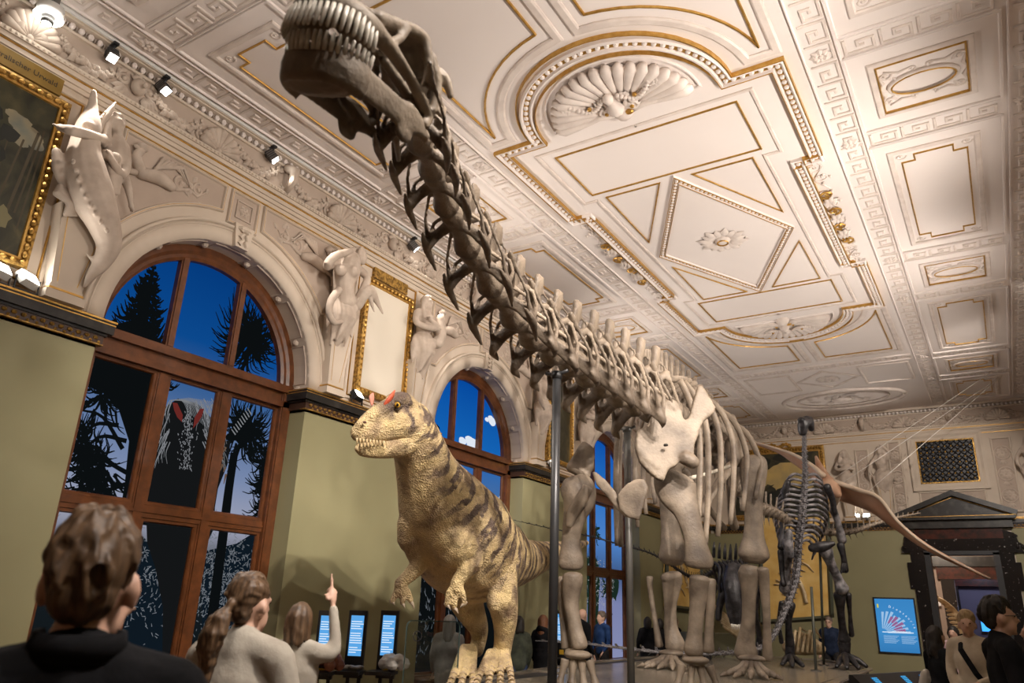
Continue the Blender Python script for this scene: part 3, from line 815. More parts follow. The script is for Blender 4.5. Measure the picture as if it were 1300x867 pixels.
def hair(b):
    q = random.Random(5)
    for i in range(150):
        x, y = q.uniform(203, 275), q.uniform(506, 572)
        if 216 < x < 256 and y > 515: continue
        dx = (x-236)*.5
        ribbon(b, [pp(x, y), pp(x+dx*.5, y+14), pp(x+dx*.6+q.uniform(-3, 3), y+q.uniform(22, 34))], .012, .004, .0030)
    for i in range(24): ribbon(b, [pp(214+i*2.4, 505+abs(i-10)*.35), pp(230+i*2.0, 509+i*.8), pp(238+i*1.7, 524+i*1.4)], .010, .004, .0032)
    for i in range(0): ribbon(b, [pp(222+i*3.6, 503+abs(i-5)*.8), pp(236+i*3.4, 508+i*1.1), pp(246+i*2.8, 526+i*1.6)], .02, .008, .0032)
    for i in range(9): ribbon(b, [pp(298+i*2.5, 552-i*3.2), pp(293+i*2.5, 545-i*3.4)], .02, .012, .0032)
    for i in range(200):
        a = q.gauss(0, .55); y = q.uniform(522, 596); x = 238-(y-522)*.03+a*(10 if y > 545 else 6); ribbon(b, [pp(x, y), pp(x+q.uniform(-1.5, 1.5), y+q.uniform(1, 3))], .012, .006, .0032)
tag(printed(hair, 'print_feathers', emis('print_feather_grey', (.20, .20, .21), 1.0), w1, 'pale grey printed plumage of the beast'), kind='stuff')
def horns(b):
    poly(b, [pp(*q) for q in ((218, 511), (224, 512), (231, 527), (230, 536), (224, 530), (220, 521))], .0034)
    poly(b, [pp(*q) for q in ((258, 519), (253, 519), (246, 530), (244, 544), (250, 537), (255, 529))], .0034)
printed(horns, 'print_horns', ink_red, w1, 'red printed brow horns')
def side(b):
    q = random.Random(11)
    for i in range(26):
        x, y = q.uniform(274, 286), q.uniform(545, 602); ribbon(b, [pp(x, y), pp(x-3, y+q.uniform(6, 14))], .035, .01, .0032)
printed(side, 'print_flank', ink_brown, w1)
def shrubs(b):
    for (x, y, r, n, s) in ((185, 730, .5, 260, 1), (190, 700, .3, 90, 2), (275, 720, .42, 300, 3), (300, 740, .5, 380, 4), (270, 770, .4, 260, 5), (320, 720, .3, 50, 6), (262, 690, .25, 40, 7), (100, 720, .5, 60, 8)):
        q = random.Random(s)
        for i in range(n):
            c = pp(x, y); u, v = c[0]+q.gauss(0, r*.55), c[1]+q.gauss(0, r*.6); a = q.uniform(0, 6.3); L = q.uniform(.02, .06)
            ribbon(b, [(u, v), (u+L*math.cos(a), v+L*math.sin(a))], .011, .004, .0018)
tag(printed(shrubs, 'print_shrubs', ink_grey, w1, 'speckled pale shrub leaves in the lower print'), kind='stuff')

yc = WIN_Y[2]; w2 = window(2, yc); sheet(w2, yc, sky2)
def clouds2(b):
    for (x, y, rs) in ((593, 562, (.20, .13, .12, .10)), (621, 534, (.13, .10, .07)), (592, 610, (.09, .06)), (636, 642, (.28, .2, .16))):
        c = pp(x, y)
        for i, r in enumerate(rs): disc(b, (c[0]+(i-.7)*r*1.1*(1 if i % 2 else -1), c[1]+(i % 2)*r*.5), r, 14, .62, .002+.0002*i, i+int(x), .12)
printed(clouds2, 'print_cloud', ink_cloud, w2, 'white clouds printed on deep blue sky')
def rocks2(b):
    poly(b, [(yc-1.45, .5), (yc+1.45, .5), (yc+1.45, 1.4), (yc+1.0, 1.75), (yc+.4, 1.6), (yc-.1, 2.0), (yc-.7, 2.7), (yc-1.2, 2.9), (yc-1.45, 3.4)], .002)
    c = pp(556, 548); disc(b, (c[0]-.06, c[1]+.05), .10, 12, .7, .0022, 3); poly(b, [pp(*q) for q in ((545, 566), (568, 560), (570, 586), (546, 580))], .0024)
printed(rocks2, 'print_dark_ground', ink, w2)
def weeds2(b):
    q = random.Random(4)
    for i in range(260):
        u, v = yc+q.uniform(-1.4, .8), q.uniform(.8, 2.3); a = q.uniform(.8, 2.3); L = q.uniform(.04, .11); ribbon(b, [(u, v), (u+L*math.cos(a), v+L*math.sin(a))], .014, .004, .003)
tag(printed(weeds2, 'print_weeds', ink_grey, w2), kind='stuff')

yc = WIN_Y[3]; w3 = window(3, yc); sheet(w3, yc, sky3)
def tree3(b):
    ribbon(b, [(yc-.5, 2.5), (yc-.35, 3.1), (yc-.15, 3.55), (yc+.1, 3.65)], .20, .05)
    for (du, v, r, n, s) in ((-.4, 2.6, .6, 60, 1), (-.1, 3.5, .35, 26, 2), (.5, 2.3, .5, 40, 3), (-.7, 2.2, .6, 60, 4)): fronds(b, (yc+du, v), r, n, s, 0, 2*PI, .05)
    disc(b, (yc-.35, 2.5), .5, 18, .9, .0021, 3, .3); disc(b, (yc+.75, 2.3), .4, 18, .8, .0021, 5, .3)
    poly(b, [(yc-.6, 1.0), (yc-.05, 1.1), (yc+.05, 2.2), (yc-.2, 2.5), (yc-.55, 2.3)], .0019)
    for (a, v, c, d) in ((.1, 1.5, .8, 1.65), (.2, 1.1, .75, .95), (-.9, 1.3, -1.3, 1.6)): ribbon(b, [(yc+a, v), (yc+(a+c)/2, (v+d)/2+.05), (yc+c, d)], .05, .02, .0024)
printed(tree3, 'print_tree', ink_green, w3, 'dark twisted tree printed on blue')
def sp3(b):
    q = random.Random(9)
    for i in range(300):
        u, v = yc+q.uniform(-1.1, .9), q.uniform(1.8, 2.9); a = q.uniform(0, 6.3); L = q.uniform(.03, .08); ribbon(b, [(u, v), (u+L*math.cos(a), v+L*math.sin(a))], .016, .006, .003)
tag(printed(sp3, 'print_leaves', ink_pale, w3), kind='stuff')
window(4, WIN_Y[0]); 

# ------------------------------------------------------------------ paintings
def framed(name, label, cat, fn, u0, v0, u1, v1, fw, canvas, rim=gold_dk, loc=None, inner=gold):
    """canvas rectangle with an ornate frame; fn(u,v,w)"""
    c = fn((u0+u1)/2, v0-fw, 0); o = thing(name, label, cat, c)
    inv = Matrix.Translation(-Vector(c))
    def b(m_, n_, mt): return m_.xf(inv).build(n_, mt, o)
    cv = b(MB().prism(rect(u0, v0, u1, v1), fn, .03, .05), 'canvas', canvas)
    b(MB().strip(rect(u0-fw/2, v0-fw/2, u1+fw/2, v1+fw/2), fw, .10, fn, True, prof=[(-.5, 0), (-.5, .9), (-.2, 1), (.1, .6), (.5, .5), (.5, 0)], w0=.0), 'frame', rim)
    b(MB().strip(rect(u0-.01, v0-.01, u1+.01, v1+.01), .035, .075, fn, True), 'gilt_slip', inner)
    e = MB(); n1 = int((v1-v0+fw)/.085); n2 = int((u1-u0+fw)/.085)
    for i in range(n1+1):
        for u in (u0-fw*.5, u1+fw*.5): e.ell(fn(u, v0-fw*.5+(v1-v0+fw)*i/n1, .085), (.030, .026, .036), 6, 4)
    for i in range(n2+1):
        for v in (v0-fw*.5, v1+fw*.5): e.ell(fn(u0-fw*.5+(u1-u0+fw)*i/n2, v, .085), (.030, .036, .026), 6, 4)
    tag(b(e, 'frame_beading', gold), kind='stuff')
    return o, b
def paint_mat(name, a, b_, c_, scale):
    M = bpy.data.materials.new(name); M.use_nodes = True; nt = M.node_tree; B = nt.nodes['Principled BSDF']; B.inputs['Roughness'].default_value = .35
    tc = nt.nodes.new('ShaderNodeTexCoord'); n = nt.nodes.new('ShaderNodeTexNoise'); n.inputs['Scale'].default_value = scale; n.inputs['Detail'].default_value = 6; n.inputs['Distortion'].default_value = 1.0
    r = nt.nodes.new('ShaderNodeValToRGB'); r.color_ramp.elements[0].color = (*a, 1); r.color_ramp.elements[1].color = (*c_, 1)
    e = r.color_ramp.elements.new(.55); e.color = (*b_, 1); r.color_ramp.elements[0].position = .35; r.color_ramp.elements[2].position = .75
    nt.links.new(tc.outputs['Object'], n.inputs['Vector']); nt.links.new(n.outputs['Fac'], r.inputs['Fac']); nt.links.new(r.outputs[0], B.inputs['Base Color']); return M
jungle = paint_mat('painted_jungle', (.010, .012, .007), (.035, .034, .016), (.10, .085, .035), 2.2)
forest = paint_mat('painted_forest', (.014, .014, .008), (.04, .036, .018), (.09, .07, .03), 3)
pale_leaf = mat('painted_pale', (.17, .15, .07), .5); pale_sky = mat('painted_sky', (.26, .22, .13), .5, col2=(.15, .16, .13), scale=4); trunk_p = mat('painted_trunk', (.055, .042, .02), .5); dark_p = mat('painted_dark', (.008, .010, .006), .5)  # dark_p is plain dark paint for the pictured foliage and animal
PC = [(a+b)/2 for a, b in piers]
p1o, b_ = framed('jungle_painting', 'dark jungle painting in a gilded frame with a gold title plaque above it', 'painting', fl, PC[1]-.47, 4.80, PC[1]+.44, 6.56, .10, jungle)
# drawing on the canvas: sky gap, trunks, pale foliage
cy, cz = PC[1], 5.68
def flat(fn, pts, w_): return MB().add([fn(u, v, w_) for u, v in pts], [tuple(range(len(pts)))])
def blobs(fn, items, w_, seed):
    m_ = MB(); q = random.Random(seed)
    for i, (u, v, r, sy) in enumerate(items):
        n = 22; m_.add([fn(u+r*math.cos(2*PI*k/n)*q.uniform(.86, 1.1), v+sy*r*math.sin(2*PI*k/n)*q.uniform(.86, 1.1), w_+.0001*i) for k in range(n)], [tuple(range(n))])
    return m_
b_(blobs(fl, [(cy+.14, cz+.50, .12, .8), (cy+.24, cz+.42, .14, .7), (cy+.33, cz+.36, .08, .8), (cy+.20, cz+.30, .07, .6), (cy+.05, cz+.56, .07, .7)], .0512, 2), 'painted_sky', pale_sky)
m_ = MB()
for (u, v0, v1, wd, ln) in ((.30, -.45, .55, .02, .06), (.22, -.55, .5, .03, .09), (.36, -.6, .3, .018, .03), (.10, -.7, .35, .02, .10), (.05, -.6, .3, .014, .02)):
    m_.add([fl(cy+u, cz+v0, .052), fl(cy+u+wd, cz+v0, .052), fl(cy+u+ln+wd, cz+v1, .052), fl(cy+u+ln, cz+v1, .052)], [(0, 1, 2, 3)])
b_(m_, 'painted_trunks', trunk_p)
m_ = MB(); q = random.Random(3)
for i in range(9):
    u, v, r = cy+q.uniform(-.4, .2), cz+q.uniform(.05, .75), q.uniform(.08, .2)
    m_.add([fl(u+r*math.cos(k*.6)*q.uniform(.7, 1.2), v+r*math.sin(k*.6)*q.uniform(.7, 1.2), .0518+.0001*i) for k in range(10)], [tuple(range(10))])
b_(m_, 'painted_foliage', dark_p)
m_ = MB()
for i in range(7):
    u, v, r = cy+q.uniform(-.1, .25), cz+q.uniform(-.8, -.5), q.uniform(.05, .1)
    m_.add([fl(u+r*math.cos(k*.6)*q.uniform(.6, 1.2), v+r*1.4*math.sin(k*.6)*q.uniform(.6, 1.2), .0522+.0001*i) for k in range(10)], [tuple(range(10))])
b_(m_, 'painted_ferns', pale_leaf)
pl = b_(MB().prism(rect(cy-.42, 6.70, cy+.42, 6.90), fl, 0, .06), 'title_plaque', gold)
plm = mat('plaque_gold', (.20, .12, .02), .5, .3, col2=(.28, .17, .035), scale=3); pl.data.materials[0] = plm
def text(s_, size, loc, rot, m_, parent, align='CENTER', name='lettering', ext=.001):
    cu = bpy.data.curves.new(name, 'FONT'); cu.body = s_; cu.size = size; cu.align_x = align; cu.extrude = ext; cu.resolution_u = 2
    o = bpy.data.objects.new('tmp', cu); COL.objects.link(o)
    dg = bpy.context.evaluated_depsgraph_get(); me = bpy.data.meshes.new_from_object(o.evaluated_get(dg)); bpy.data.objects.remove(o)
    me.materials.clear()
    t = link(name, me, m_, parent); t.location = loc; t.rotation_euler = rot; return t
textblk = mat('black_lettering', (.02, .014, .006), .6)
t = text('Australischer Urwald', .085, Vector(fl(cy, 6.775, .0625))-p1o.location, (PI/2, 0, PI/2), textblk, p1o)
white_canvas = mat('blank_canvas', (.66, .60, .50), .8)
p2o, b_ = framed('blank_panel', 'blank cream panel in a thin gilded frame between two statues', 'panel', fl, PC[2]-.47, 4.76, PC[2]+.49, 6.46, .10, white_canvas)
b_(MB().prism(rect(PC[2]-.40, 6.60, PC[2]+.42, 6.78), fl, 0, .06), 'title_plaque', gold_dk)
p3o, b_ = framed('forest_painting', 'dark forest painting in gilded frame behind the skeleton neck pole', 'painting', fl, PC[3]-.47, 4.76, PC[3]+.47, 6.46, .10, forest)
for pc in PC[1:5]:
    m_ = MB().strip(rect(pc-.72, 4.56, pc+.72, 6.80), .05, .03, fl, True); m_.build('panel_moulding', plaster, wall_left)
    MB().strip(rect(pc-.68, 4.60, pc+.68, 6.76), .014, .03, fl, True).build('gold_line', gold, wall_left)
# back wall painting
q0, q1 = ony(932, 575, YB), ony(1046, 573, YB)
p4o, b_ = framed('landscape_painting', 'gilt framed landscape with yellow sky and dark animal on the far wall', 'painting', fb, -7.05, 4.74, -4.35, 6.62, .16, forest)
b_(blobs(fb, [(-5.3, 6.1, .55, .45), (-4.85, 5.85, .38, .6), (-5.8, 5.9, .5, .5), (-5.2, 5.6, .6, .4), (-6.3, 5.75, .4, .45)], .0512, 5), 'painted_sky', mat('painted_yellow_sky', (.55, .38, .12), .5, col2=(.35, .27, .12), scale=2))
b_(blobs(fb, [(-5.35, 5.35, .42, .62), (-4.95, 5.3, .32, .7), (-5.75, 5.25, .3, .75), (-4.7, 5.05, .2, .9), (-5.6, 4.95, .14, .9), (-5.0, 4.95, .16, .9)], .0535, 8), 'painted_animal', dark_p)
b_(blobs(fb, [(-6.6, 6.2, .35, .8), (-6.1, 6.4, .3, .5), (-5.5, 6.48, .25, .4), (-6.85, 5.6, .25, 1.4), (-5.2, 4.82, .9, .1)], .0555, 9), 'painted_foliage', dark_p)
m_ = MB()
for i in range(12): m_.ell(fb(-5.7+.09*(i-5.5), 6.86+.05*math.cos(i*1.3), .04), (.07, .04, .07), 6, 4)
b_(m_, 'frame_crest', gold)
# ------------------------------------------------------------------ statues
def herm_pedestal(fn, parent, inv, u, v0, v1, wb, wt, d):
    m_ = MB()
    P = lambda k, v, w_: fn(u+k, v, w_)
    vs_ = [P(-wb/2, v0+.16, 0), P(wb/2, v0+.16, 0), P(wt/2, v1, 0), P(-wt/2, v1, 0), P(-wb/2, v0+.16, d*.7), P(wb/2, v0+.16, d*.7), P(wt/2, v1, d), P(-wt/2, v1, d)]
    m_.add(vs_, [(0, 1, 2, 3), (4, 7, 6, 5), (0, 4, 5, 1), (1, 5, 6, 2), (2, 6, 7, 3), (3, 7, 4, 0)])
    m_.prism(rect(u-wb/2-.05, v0, u+wb/2+.05, v0+.09), fn, 0, d*.7+.05); m_.prism(rect(u-wb/2-.02, v0+.09, u+wb/2+.02, v0+.16), fn, 0, d*.7+.02)
    o = m_.xf(inv).build('pedestal', plaster, parent)
    g = MB(); g.prism(rect(u-wb/2-.025, v0+.105, u+wb/2+.025, v0+.125), fn, 0, d*.7+.03)
    for s in (-1, 1):
        g.add([P(s*(wb/2-.05), v0+.2, d*.72), P(s*(wb/2-.05)+.008, v0+.2, d*.72), P(s*(wt/2-.06)+.008, v1-.05, d+.004), P(s*(wt/2-.06), v1-.05, d+.004)], [(0, 1, 2, 3)])
    g.xf(inv).build('gold_line', gold, o)
def head_prims(m_, G, u, v, w_, s=1.0, face=0.0, hair=True, long=False):
    c = Vector(G(u, v, w_))
    m_.ell(c, (.098*s, .098*s, .125*s), 12, 9)
    f = Vector(G(u+math.sin(face), v, w_+math.cos(face)))-c; f.normalize()
    up = Vector((0, 0, 1)); sd = f.cross(up)
    m_.ell(c+f*.05*s-up*.06*s, (.062*s, .062*s, .07*s), 10, 7)
    m_.tube([c+f*.09*s+up*.03*s, c+f*.112*s-up*.02*s, c+f*.085*s-up*.035*s], [.012*s, .02*s, .012*s], 6)
    for k in (-1, 1):
        m_.ell(c+f*.083*s+sd*k*.038*s+up*.035*s, (.026*s, .026*s, .012*s), 6, 4)
    m_.ell(c+f*.09*s-up*.062*s, (.026*s, .026*s, .012*s), 6, 4)
    m_.ell(c+f*.075*s-up*.105*s, .025*s, 6, 4)
    if hair:
        q = random.Random(int(abs(u*100)))
        for i in range(26):
            a = q.uniform(0, 2*PI); e = q.uniform(.1, 1.4)
            d = Vector((math.cos(a)*math.cos(e), math.sin(a)*math.cos(e), math.sin(e)))
            if d.dot(f) > .55 and d.z < .6: continue
            m_.ell(c+Vector((d.x*.1*s, d.y*.1*s, d.z*.125*s)), .034*s, 6, 4)
        if long:
            for k in (-1, 1):
                for i in range(3):
                    m_.tube([c+sd*k*.09*s+up*.05*s-f*.02*i*s, c+sd*k*(.12+.01*i)*s-up*.12*s, c+sd*k*(.10+.03*i)*s-up*.27*s+f*.03*s, c+sd*k*.13*s-up*.40*s+f*.02*i*s], [.035*s, .045*s, .035*s, .015*s], 7)
def torso_prims(m_, G, u, v, w_, s=1.0, lean=0.0, female=True):
    """v is the shoulder line"""
    g = lambda a, b, c: G(u+a*s, v+b*s, w_+c*s)
    limb(m_, [g(lean, -.02, 0), g(lean*.8, -.16, .03), g(lean*.4, -.36, .0), g(0, -.58, .0)], [.13*s, .165*s, .125*s, .17*s], 12)
    for k in (-1, 1): m_.ell(g(lean+k*.16, -.03, 0), .085*s, 8, 6)
    cone(m_, g(lean, 0, 0), g(lean, .12, .02), .065*s, .055*s, 8)
    if female:
        for k in (-1, 1): m_.ell(g(lean*.8+k*.08, -.19, .13), .068*s, 8, 6)
    else:
        for k in (-1, 1): m_.ell(g(lean*.8+k*.085, -.14, .10), (.08*s, .08*s, .07*s), 8, 6)
        for i in range(3):
            for k in (-1, 1): m_.ell(g(lean*.5+k*.045, -.3-.08*i, .10), .04*s, 6, 4)
def arm(m_, pts, s=1.0):
    limb(m_, pts, [.07*s, .055*s, .058*s, .042*s, .032*s][:len(pts)] if len(pts) > 3 else [.068*s, .055*s, .034*s], 8)
    p, q = Vector(pts[-1]), Vector(pts[-2]); d = (p-q).normalized()
    m_.ell(p+d*.04*s, .042*s, 7, 5); a, b = frame_of(d)
    for k in range(4): m_.tube([p+d*.05*s+a*(k-1.5)*.018*s, p+d*.10*s+a*(k-1.5)*.022*s+b*.01*s, p+d*.135*s+a*(k-1.5)*.02*s-b*.01*s], [.013*s, .012*s, .008*s], 5)
def drapery(m_, G, u, v0, v1, w_, r, seed, n=11, sway=.06):
    q = random.Random(seed)
    limb(m_, [G(u, v0, w_), G(u, (v0+v1)/2, w_), G(u, v1, w_*.6)], [r, r*.9, r*.45], 10)
    for i in range(n):
        a = -PI*.1+1.2*PI*i/(n-1); x0 = -r*math.cos(a); z0 = r*max(.1, math.sin(a))
        m_.tube([G(u+x0, v0, w_+z0*.8), G(u+x0*.9+q.uniform(-1, 1)*sway*.4, v0+(v1-v0)*.4, w_+z0*.9+.02), G(u+x0*.6+q.uniform(-1, 1)*sway, v0+(v1-v0)*q.uniform(.85, 1.1), w_*.7+z0*.6)], [.04, .05, .018], 6)
    for i in range(3): m_.tube([G(u-r*1.02, v0+.02-.07*i, w_), G(u-r*.4, v0-.05-.09*i, w_+r*.9), G(u+r*.5, v0-.02-.05*i, w_+r*.95), G(u+r*1.02, v0+.04-.03*i, w_)], [.03, .045, .045, .03], 6)
    for k in (-1, 1): m_.tube([G(u+k*r, v0+.02, w_), G(u+k*r*1.3, v0-.15, w_+.03), G(u+k*r*1.1, v0-.32, w_), G(u+k*r*1.25, v0-.48, w_+.02)], [.03, .06, .045, .015], 6)

def statue(label, fn, u, w_=.20, group=None):
    c = fn(u, ZLED, 0); o = thing('statue', label, 'statue', c, group); inv = Matrix.Translation(-Vector(c)); return o, inv
stat_m = plaster_rel
# 1: woman with a long-jawed sea reptile
o, inv = statue('plaster mermaid statue clasping a big long-snouted sea reptile, beside the jungle painting', fl, 3.62)
herm_pedestal(fl, o, inv, 3.52, ZLED, 5.50, .30, .52, .24)
X1 = -7.62
P = lambda px, py, X=X1: tuple(onx(px, py, X))
m_ = MB()
limb(m_, [P(119, 116), P(117, 140), P(113, 160, -7.58), P(108, 185, -7.55), P(108, 212, -7.52), P(118, 250, -7.50), P(132, 285, -7.52), P(138, 312, -7.56), P(128, 335, -7.6), P(117, 348, -7.62), P(107, 364, -7.66)],
     [.03, .065, .125, .15, .20, .215, .165, .125, .085, .055, .02], 14, sub=4)
limb(m_, [P(118, 172), P(127, 158), P(138, 143), P(147, 130)], [.07, .055, .04, .016], 8)                 # lower jaw
m_.ell(P(113, 160, -7.47), .05, 10, 6); m_.tube([Vector(P(113, 160, -7.45))+Vector((0, .055*math.cos(a), .055*math.sin(a))) for a in np.linspace(0, 2*PI, 11)], .016, 5)
for i in range(9): m_.ell(P(93+i*2.6+(i*i)*.35, 205+i*11, -7.36), (.03, .028, .035), 6, 4)
limb(m_, [P(72, 192, -7.6), P(74, 215, -7.6), P(80, 240, -7.62)], [.05, .06, .02], 8)                         # flipper
limb(m_, [P(118, 330, -7.62), P(110, 322, -7.64)], [.03, .01], 6)
m_.xf(inv).blob('sea_reptile', stat_m, o, .016, 3)
m_ = MB()
for i in range(7):
    t = i/6; a = Vector(P(120+4*t+9*t, 166-17*t-6*t, -7.56)); m_.tube([a, a+Vector((0, .0, .035))+Vector((0, .02, 0))], [.014, .004], 5)
m_.xf(inv).build('teeth', plaster, o)
m_ = MB(); I = lambda u, v, w_=0: fl(u, v, w_)
hd = onx(147, 158, -7.66); head_prims(m_, fl, hd.y, hd.z, .24, .95, .5, True, True)
limb(m_, [P(148, 178, -7.68), P(146, 200, -7.68), P(140, 222, -7.68), P(136, 250, -7.7)], [.10, .15, .12, .10], 10)
for (a, b) in ((135, 197), (146, 201)): m_.ell(P(a, b, -7.53), .07, 8, 6)
arm(m_, [P(136, 180, -7.66), P(116, 172, -7.42), P(92, 166, -7.40), P(80, 163, -7.52)])
arm(m_, [P(156, 186, -7.66), P(161, 206, -7.58), P(154, 222, -7.50), P(142, 204, -7.48)])
arm(m_, [P(158, 225, -7.7), P(163, 240, -7.6), P(166, 258, -7.62)], .8)
m_.xf(inv).blob('woman_figure', stat_m, o, .014, 2)
m_ = MB(); q = random.Random(1)
for i in range(6): m_.tube([P(84+3*i, 226+3*i, -7.66), P(76+4*i+q.uniform(-3, 3), 246, -7.62), P(90+2*i, 258, -7.58), P(80+4*i, 275, -7.64)], [.05, .06, .05, .015], 6)
for i in range(4): m_.tube([P(138+4*i, 205, -7.56), P(142+3*i, 225, -7.5), P(141+3*i, 248, -7.55)], [.03, .045, .02], 6)
m_.xf(inv).blob('drapery', stat_m, o, .016, 2)
# 2: man wrestling a reptile
o, inv = statue('plaster male statue with raised arm grappling a crocodile-headed reptile, beside the blank panel', fl, 7.40)
herm_pedestal(fl, o, inv, 7.36, ZLED, 5.65, .26, .46, .24)
X2 = -7.62; P = lambda px, py, X=X2: tuple(onx(px, py, X))
m_ = MB()
limb(m_, [P(445, 330), P(440, 345, -7.58), P(436, 362, -7.58), P(438, 385, -7.6)], [.16, .20, .15, .17], 12)
for a in ((432, 343), (448, 345)): m_.ell(P(*a, -7.42), (.09, .1, .09), 8, 6)
hd = onx(456, 325, X2); head_prims(m_, fl, hd.y, hd.z, .28, 1.05, .9, True)
arm(m_, [P(430, 332), P(415, 338, -7.5), P(424, 326, -7.45), P(446, 318, -7.5)], 1.15)
arm(m_, [P(452, 340), P(466, 352, -7.45), P(462, 366, -7.4), P(458, 374, -7.42)], 1.1)
m_.xf(inv).blob('man_figure', stat_m, o, .015, 2)
m_ = MB()
limb(m_, [P(430, 368, -7.5), P(420, 382, -7.45), P(418, 398, -7.45), P(424, 409, -7.45), P(434, 408, -7.5)], [.06, .055, .05, .045, .03], 8)
limb(m_, [P(454, 388, -7.5), P(462, 372, -7.4), P(470, 370, -7.38), P(478, 382, -7.40), P(486, 398, -7.42)], [.08, .10, .09, .045, .015], 9)
limb(m_, [P(470, 376, -7.38), P(472, 386, -7.38), P(475, 396, -7.4)], [.05, .03, .012], 7)
m_.xf(inv).blob('reptile', stat_m, o, .014, 2)
m_ = MB(); hip = onx(438, 385, X2); drapery(m_, fl, hip.y, hip.z+.03, hip.z-.62, .22, .20, 5)
m_.xf(inv).blob('drapery', stat_m, o, .016, 2)
# 3: woman with folded arms
def woman(label, fn, u, vtop, seed, arms, s=1.0, w_=.20, group=None, vox=.017, male=False, wp=.24):
    o, inv = statue(label, fn, u, group=group)
    herm_pedestal(fn, o, inv, u, ZLED, vtop-1.05*s, .26*s, .42*s, wp)
    m_ = MB(); head_prims(m_, fn, u, vtop, w_+.03, s, arms.get('face', 0), True, arms.get('long', True))
    torso_prims(m_, fn, u, vtop-.20*s, w_, s, 0, not male)
    g = lambda a, b, c: fn(u+a*s, vtop+b*s, w_+c*s)
    for A in arms['arms']: arm(m_, [g(*p) for p in A], s)
    m_.xf(inv).blob('man_figure' if male else 'woman_figure', stat_m, o, vox, 2)
    m_ = MB(); drapery(m_, fn, u, vtop-.66*s, vtop-1.28*s, w_, .19*s, seed)
    m_.xf(inv).blob('drapery', stat_m, o, vox, 2)
    return o, inv, g
fold = dict(arms=[[(-.19, -.24, 0), (-.27, -.46, .08), (-.05, -.50, .20), (.10, -.46, .2)], [(.19, -.24, 0), (.27, -.46, .08), (.06, -.42, .22), (-.06, -.38, .22)]], face=.3)
s3 = onx(541, 385, -7.68)
o, inv, g = woman('plaster statue of a woman with long hair and folded arms above the animatronic dinosaur', fl, s3.y, s3.z, 8, fold, 1.0)
m_ = MB(); limb(m_, [g(.33, -.62, .05), g(.36, -.45, .1), g(.30, -.28, .12)], [.12, .10, .07], 8); m_.ell(g(.30, -.2, .12), (.08, .08, .10), 8, 6)
m_.xf(inv).blob('drapery', stat_m, o, .02, 2)
reach = dict(arms=[[(-.19, -.24, 0), (-.30, -.40, .1), (-.34, -.62, .16), (-.30, -.72, .18)], [(.19, -.24, 0), (.25, -.05, .1), (.08, .12, .1)]], face=-.4)
s4 = onx(693, 478, -7.68)
woman('plaster statue of a draped woman right of the second arched window, behind the neck skeleton', fl, s4.y-.1, s4.z, 12, reach, 1.0)
woman('plaster statue with folded arms beside the third arched window', fl, 15.2, 6.38, 14, fold, 1.0)
woman('plaster statue on pier past the third arched window', fl, 19.2, 6.38, 15, reach, 1.0)

# ------------------------------------------------------------------ back wall: panels, grille, portal
def bp(px, py): q = ony(px, py, YB); return (q.x, q.z)
def wpanel(u0, v0, u1, v1):
    MB().prism(rect(u0, v0, u1, v1), fb, -.01, .015).build('relief_panel', plaster_dk, wall_back)
    MB().strip(rect(u0, v0, u1, v1), .05, .05, fb, True).build('panel_moulding', plaster, wall_back)
def roundels(u, v0, v1, n, r):
    g = MB()
    for i in range(n):
        v = v0+(v1-v0)*(i+.5)/n; rosette(g, off(fb, 0, 0, .015), u, v, r, 8, .06); g.tube([fb(u+r*1.15*math.cos(a), v+r*1.15*math.sin(a), .02) for a in np.linspace(0, 2*PI, 15)], .02, 5)
        for k in range(4): leaf(g, off(fb, 0, 0, .015), u, v-(v1-v0)/n*.33, -PI/2+(k-1.5)*.5, .16, .07, .05)
    g.build('relief_roundels', plaster_rel, wall_back, True)
(u0, v1), (u1, v0) = bp(1126, 562), bp(1153, 648)
wpanel(u0, 4.62, u1, v1); roundels((u0+u1)/2, 4.75, v1-.1, 3, .16)
(u0b, _), (u1b, _) = bp(1082, 568), bp(1100, 568)
wpanel(-3.32, 4.62, -2.98, 6.55)
g = MB(); G = (lambda u, v, w=0: fb(-3.15+v, 4.75+u, w+.015)); scroll_vine(g, G, 1.7, .30, 4, 6); g.build('scroll_relief', plaster_rel, wall_back, True)
wpanel(.18, 4.62, .62, 6.62); roundels(.40, 4.75, 6.5, 3, .16)
# grille window over the door
GR = thing('ventilation_grille', 'dark lattice grille in a plaster frame over the doorway', 'grille', fb(-.95, 5.42, 0)); inv = Matrix.Translation(-Vector(GR.location))
MB().prism(rect(-1.68, 5.45, -.22, 6.68), fb, .01, .03).xf(inv).build('backing', blackm, GR)
MB().strip(rect(-1.78, 5.36, -.12, 6.78), .22, .09, fb, True, prof=[(-.5, 0), (-.5, 1), (-.2, 1), (.1, .6), (.5, .5), (.5, 0)]).xf(inv).build('plaster_frame', plaster, GR)
MB().strip(rect(-1.66, 5.47, -.24, 6.66), .05, .07, fb, True).xf(inv).build('iron_rim', gold_dk, GR)
me1 = {}
for s in (1, -1):
    for i in range(-12, 13):
        c0 = -.95+i*.155
        P = []
        for t in np.linspace(-1.4, 1.4, 57):
            u, v = c0+t*.72, 6.065+s*t*.72
            if -1.66 < u < -.24 and 5.47 < v < 6.66: P.append((u, v))
        if len(P) > 3: MB().tube([fb(P[0][0], P[0][1], .055), fb(P[-1][0], P[-1][1], .055)], .016, 4).xf(inv).build('lattice_bar', blackm, GR)
g = MB()
for i in range(9):
    for j in range(8):
        u, v = -1.57+i*.155, 5.56+j*.155
        g.ell(fb(u, v, .05), (.028, .02, .028), 6, 4)
tag(g.xf(inv).build('gilt_boss', gold_dk, GR), kind='stuff')
wpanel(-1.75, 4.62, -.15, 5.22)
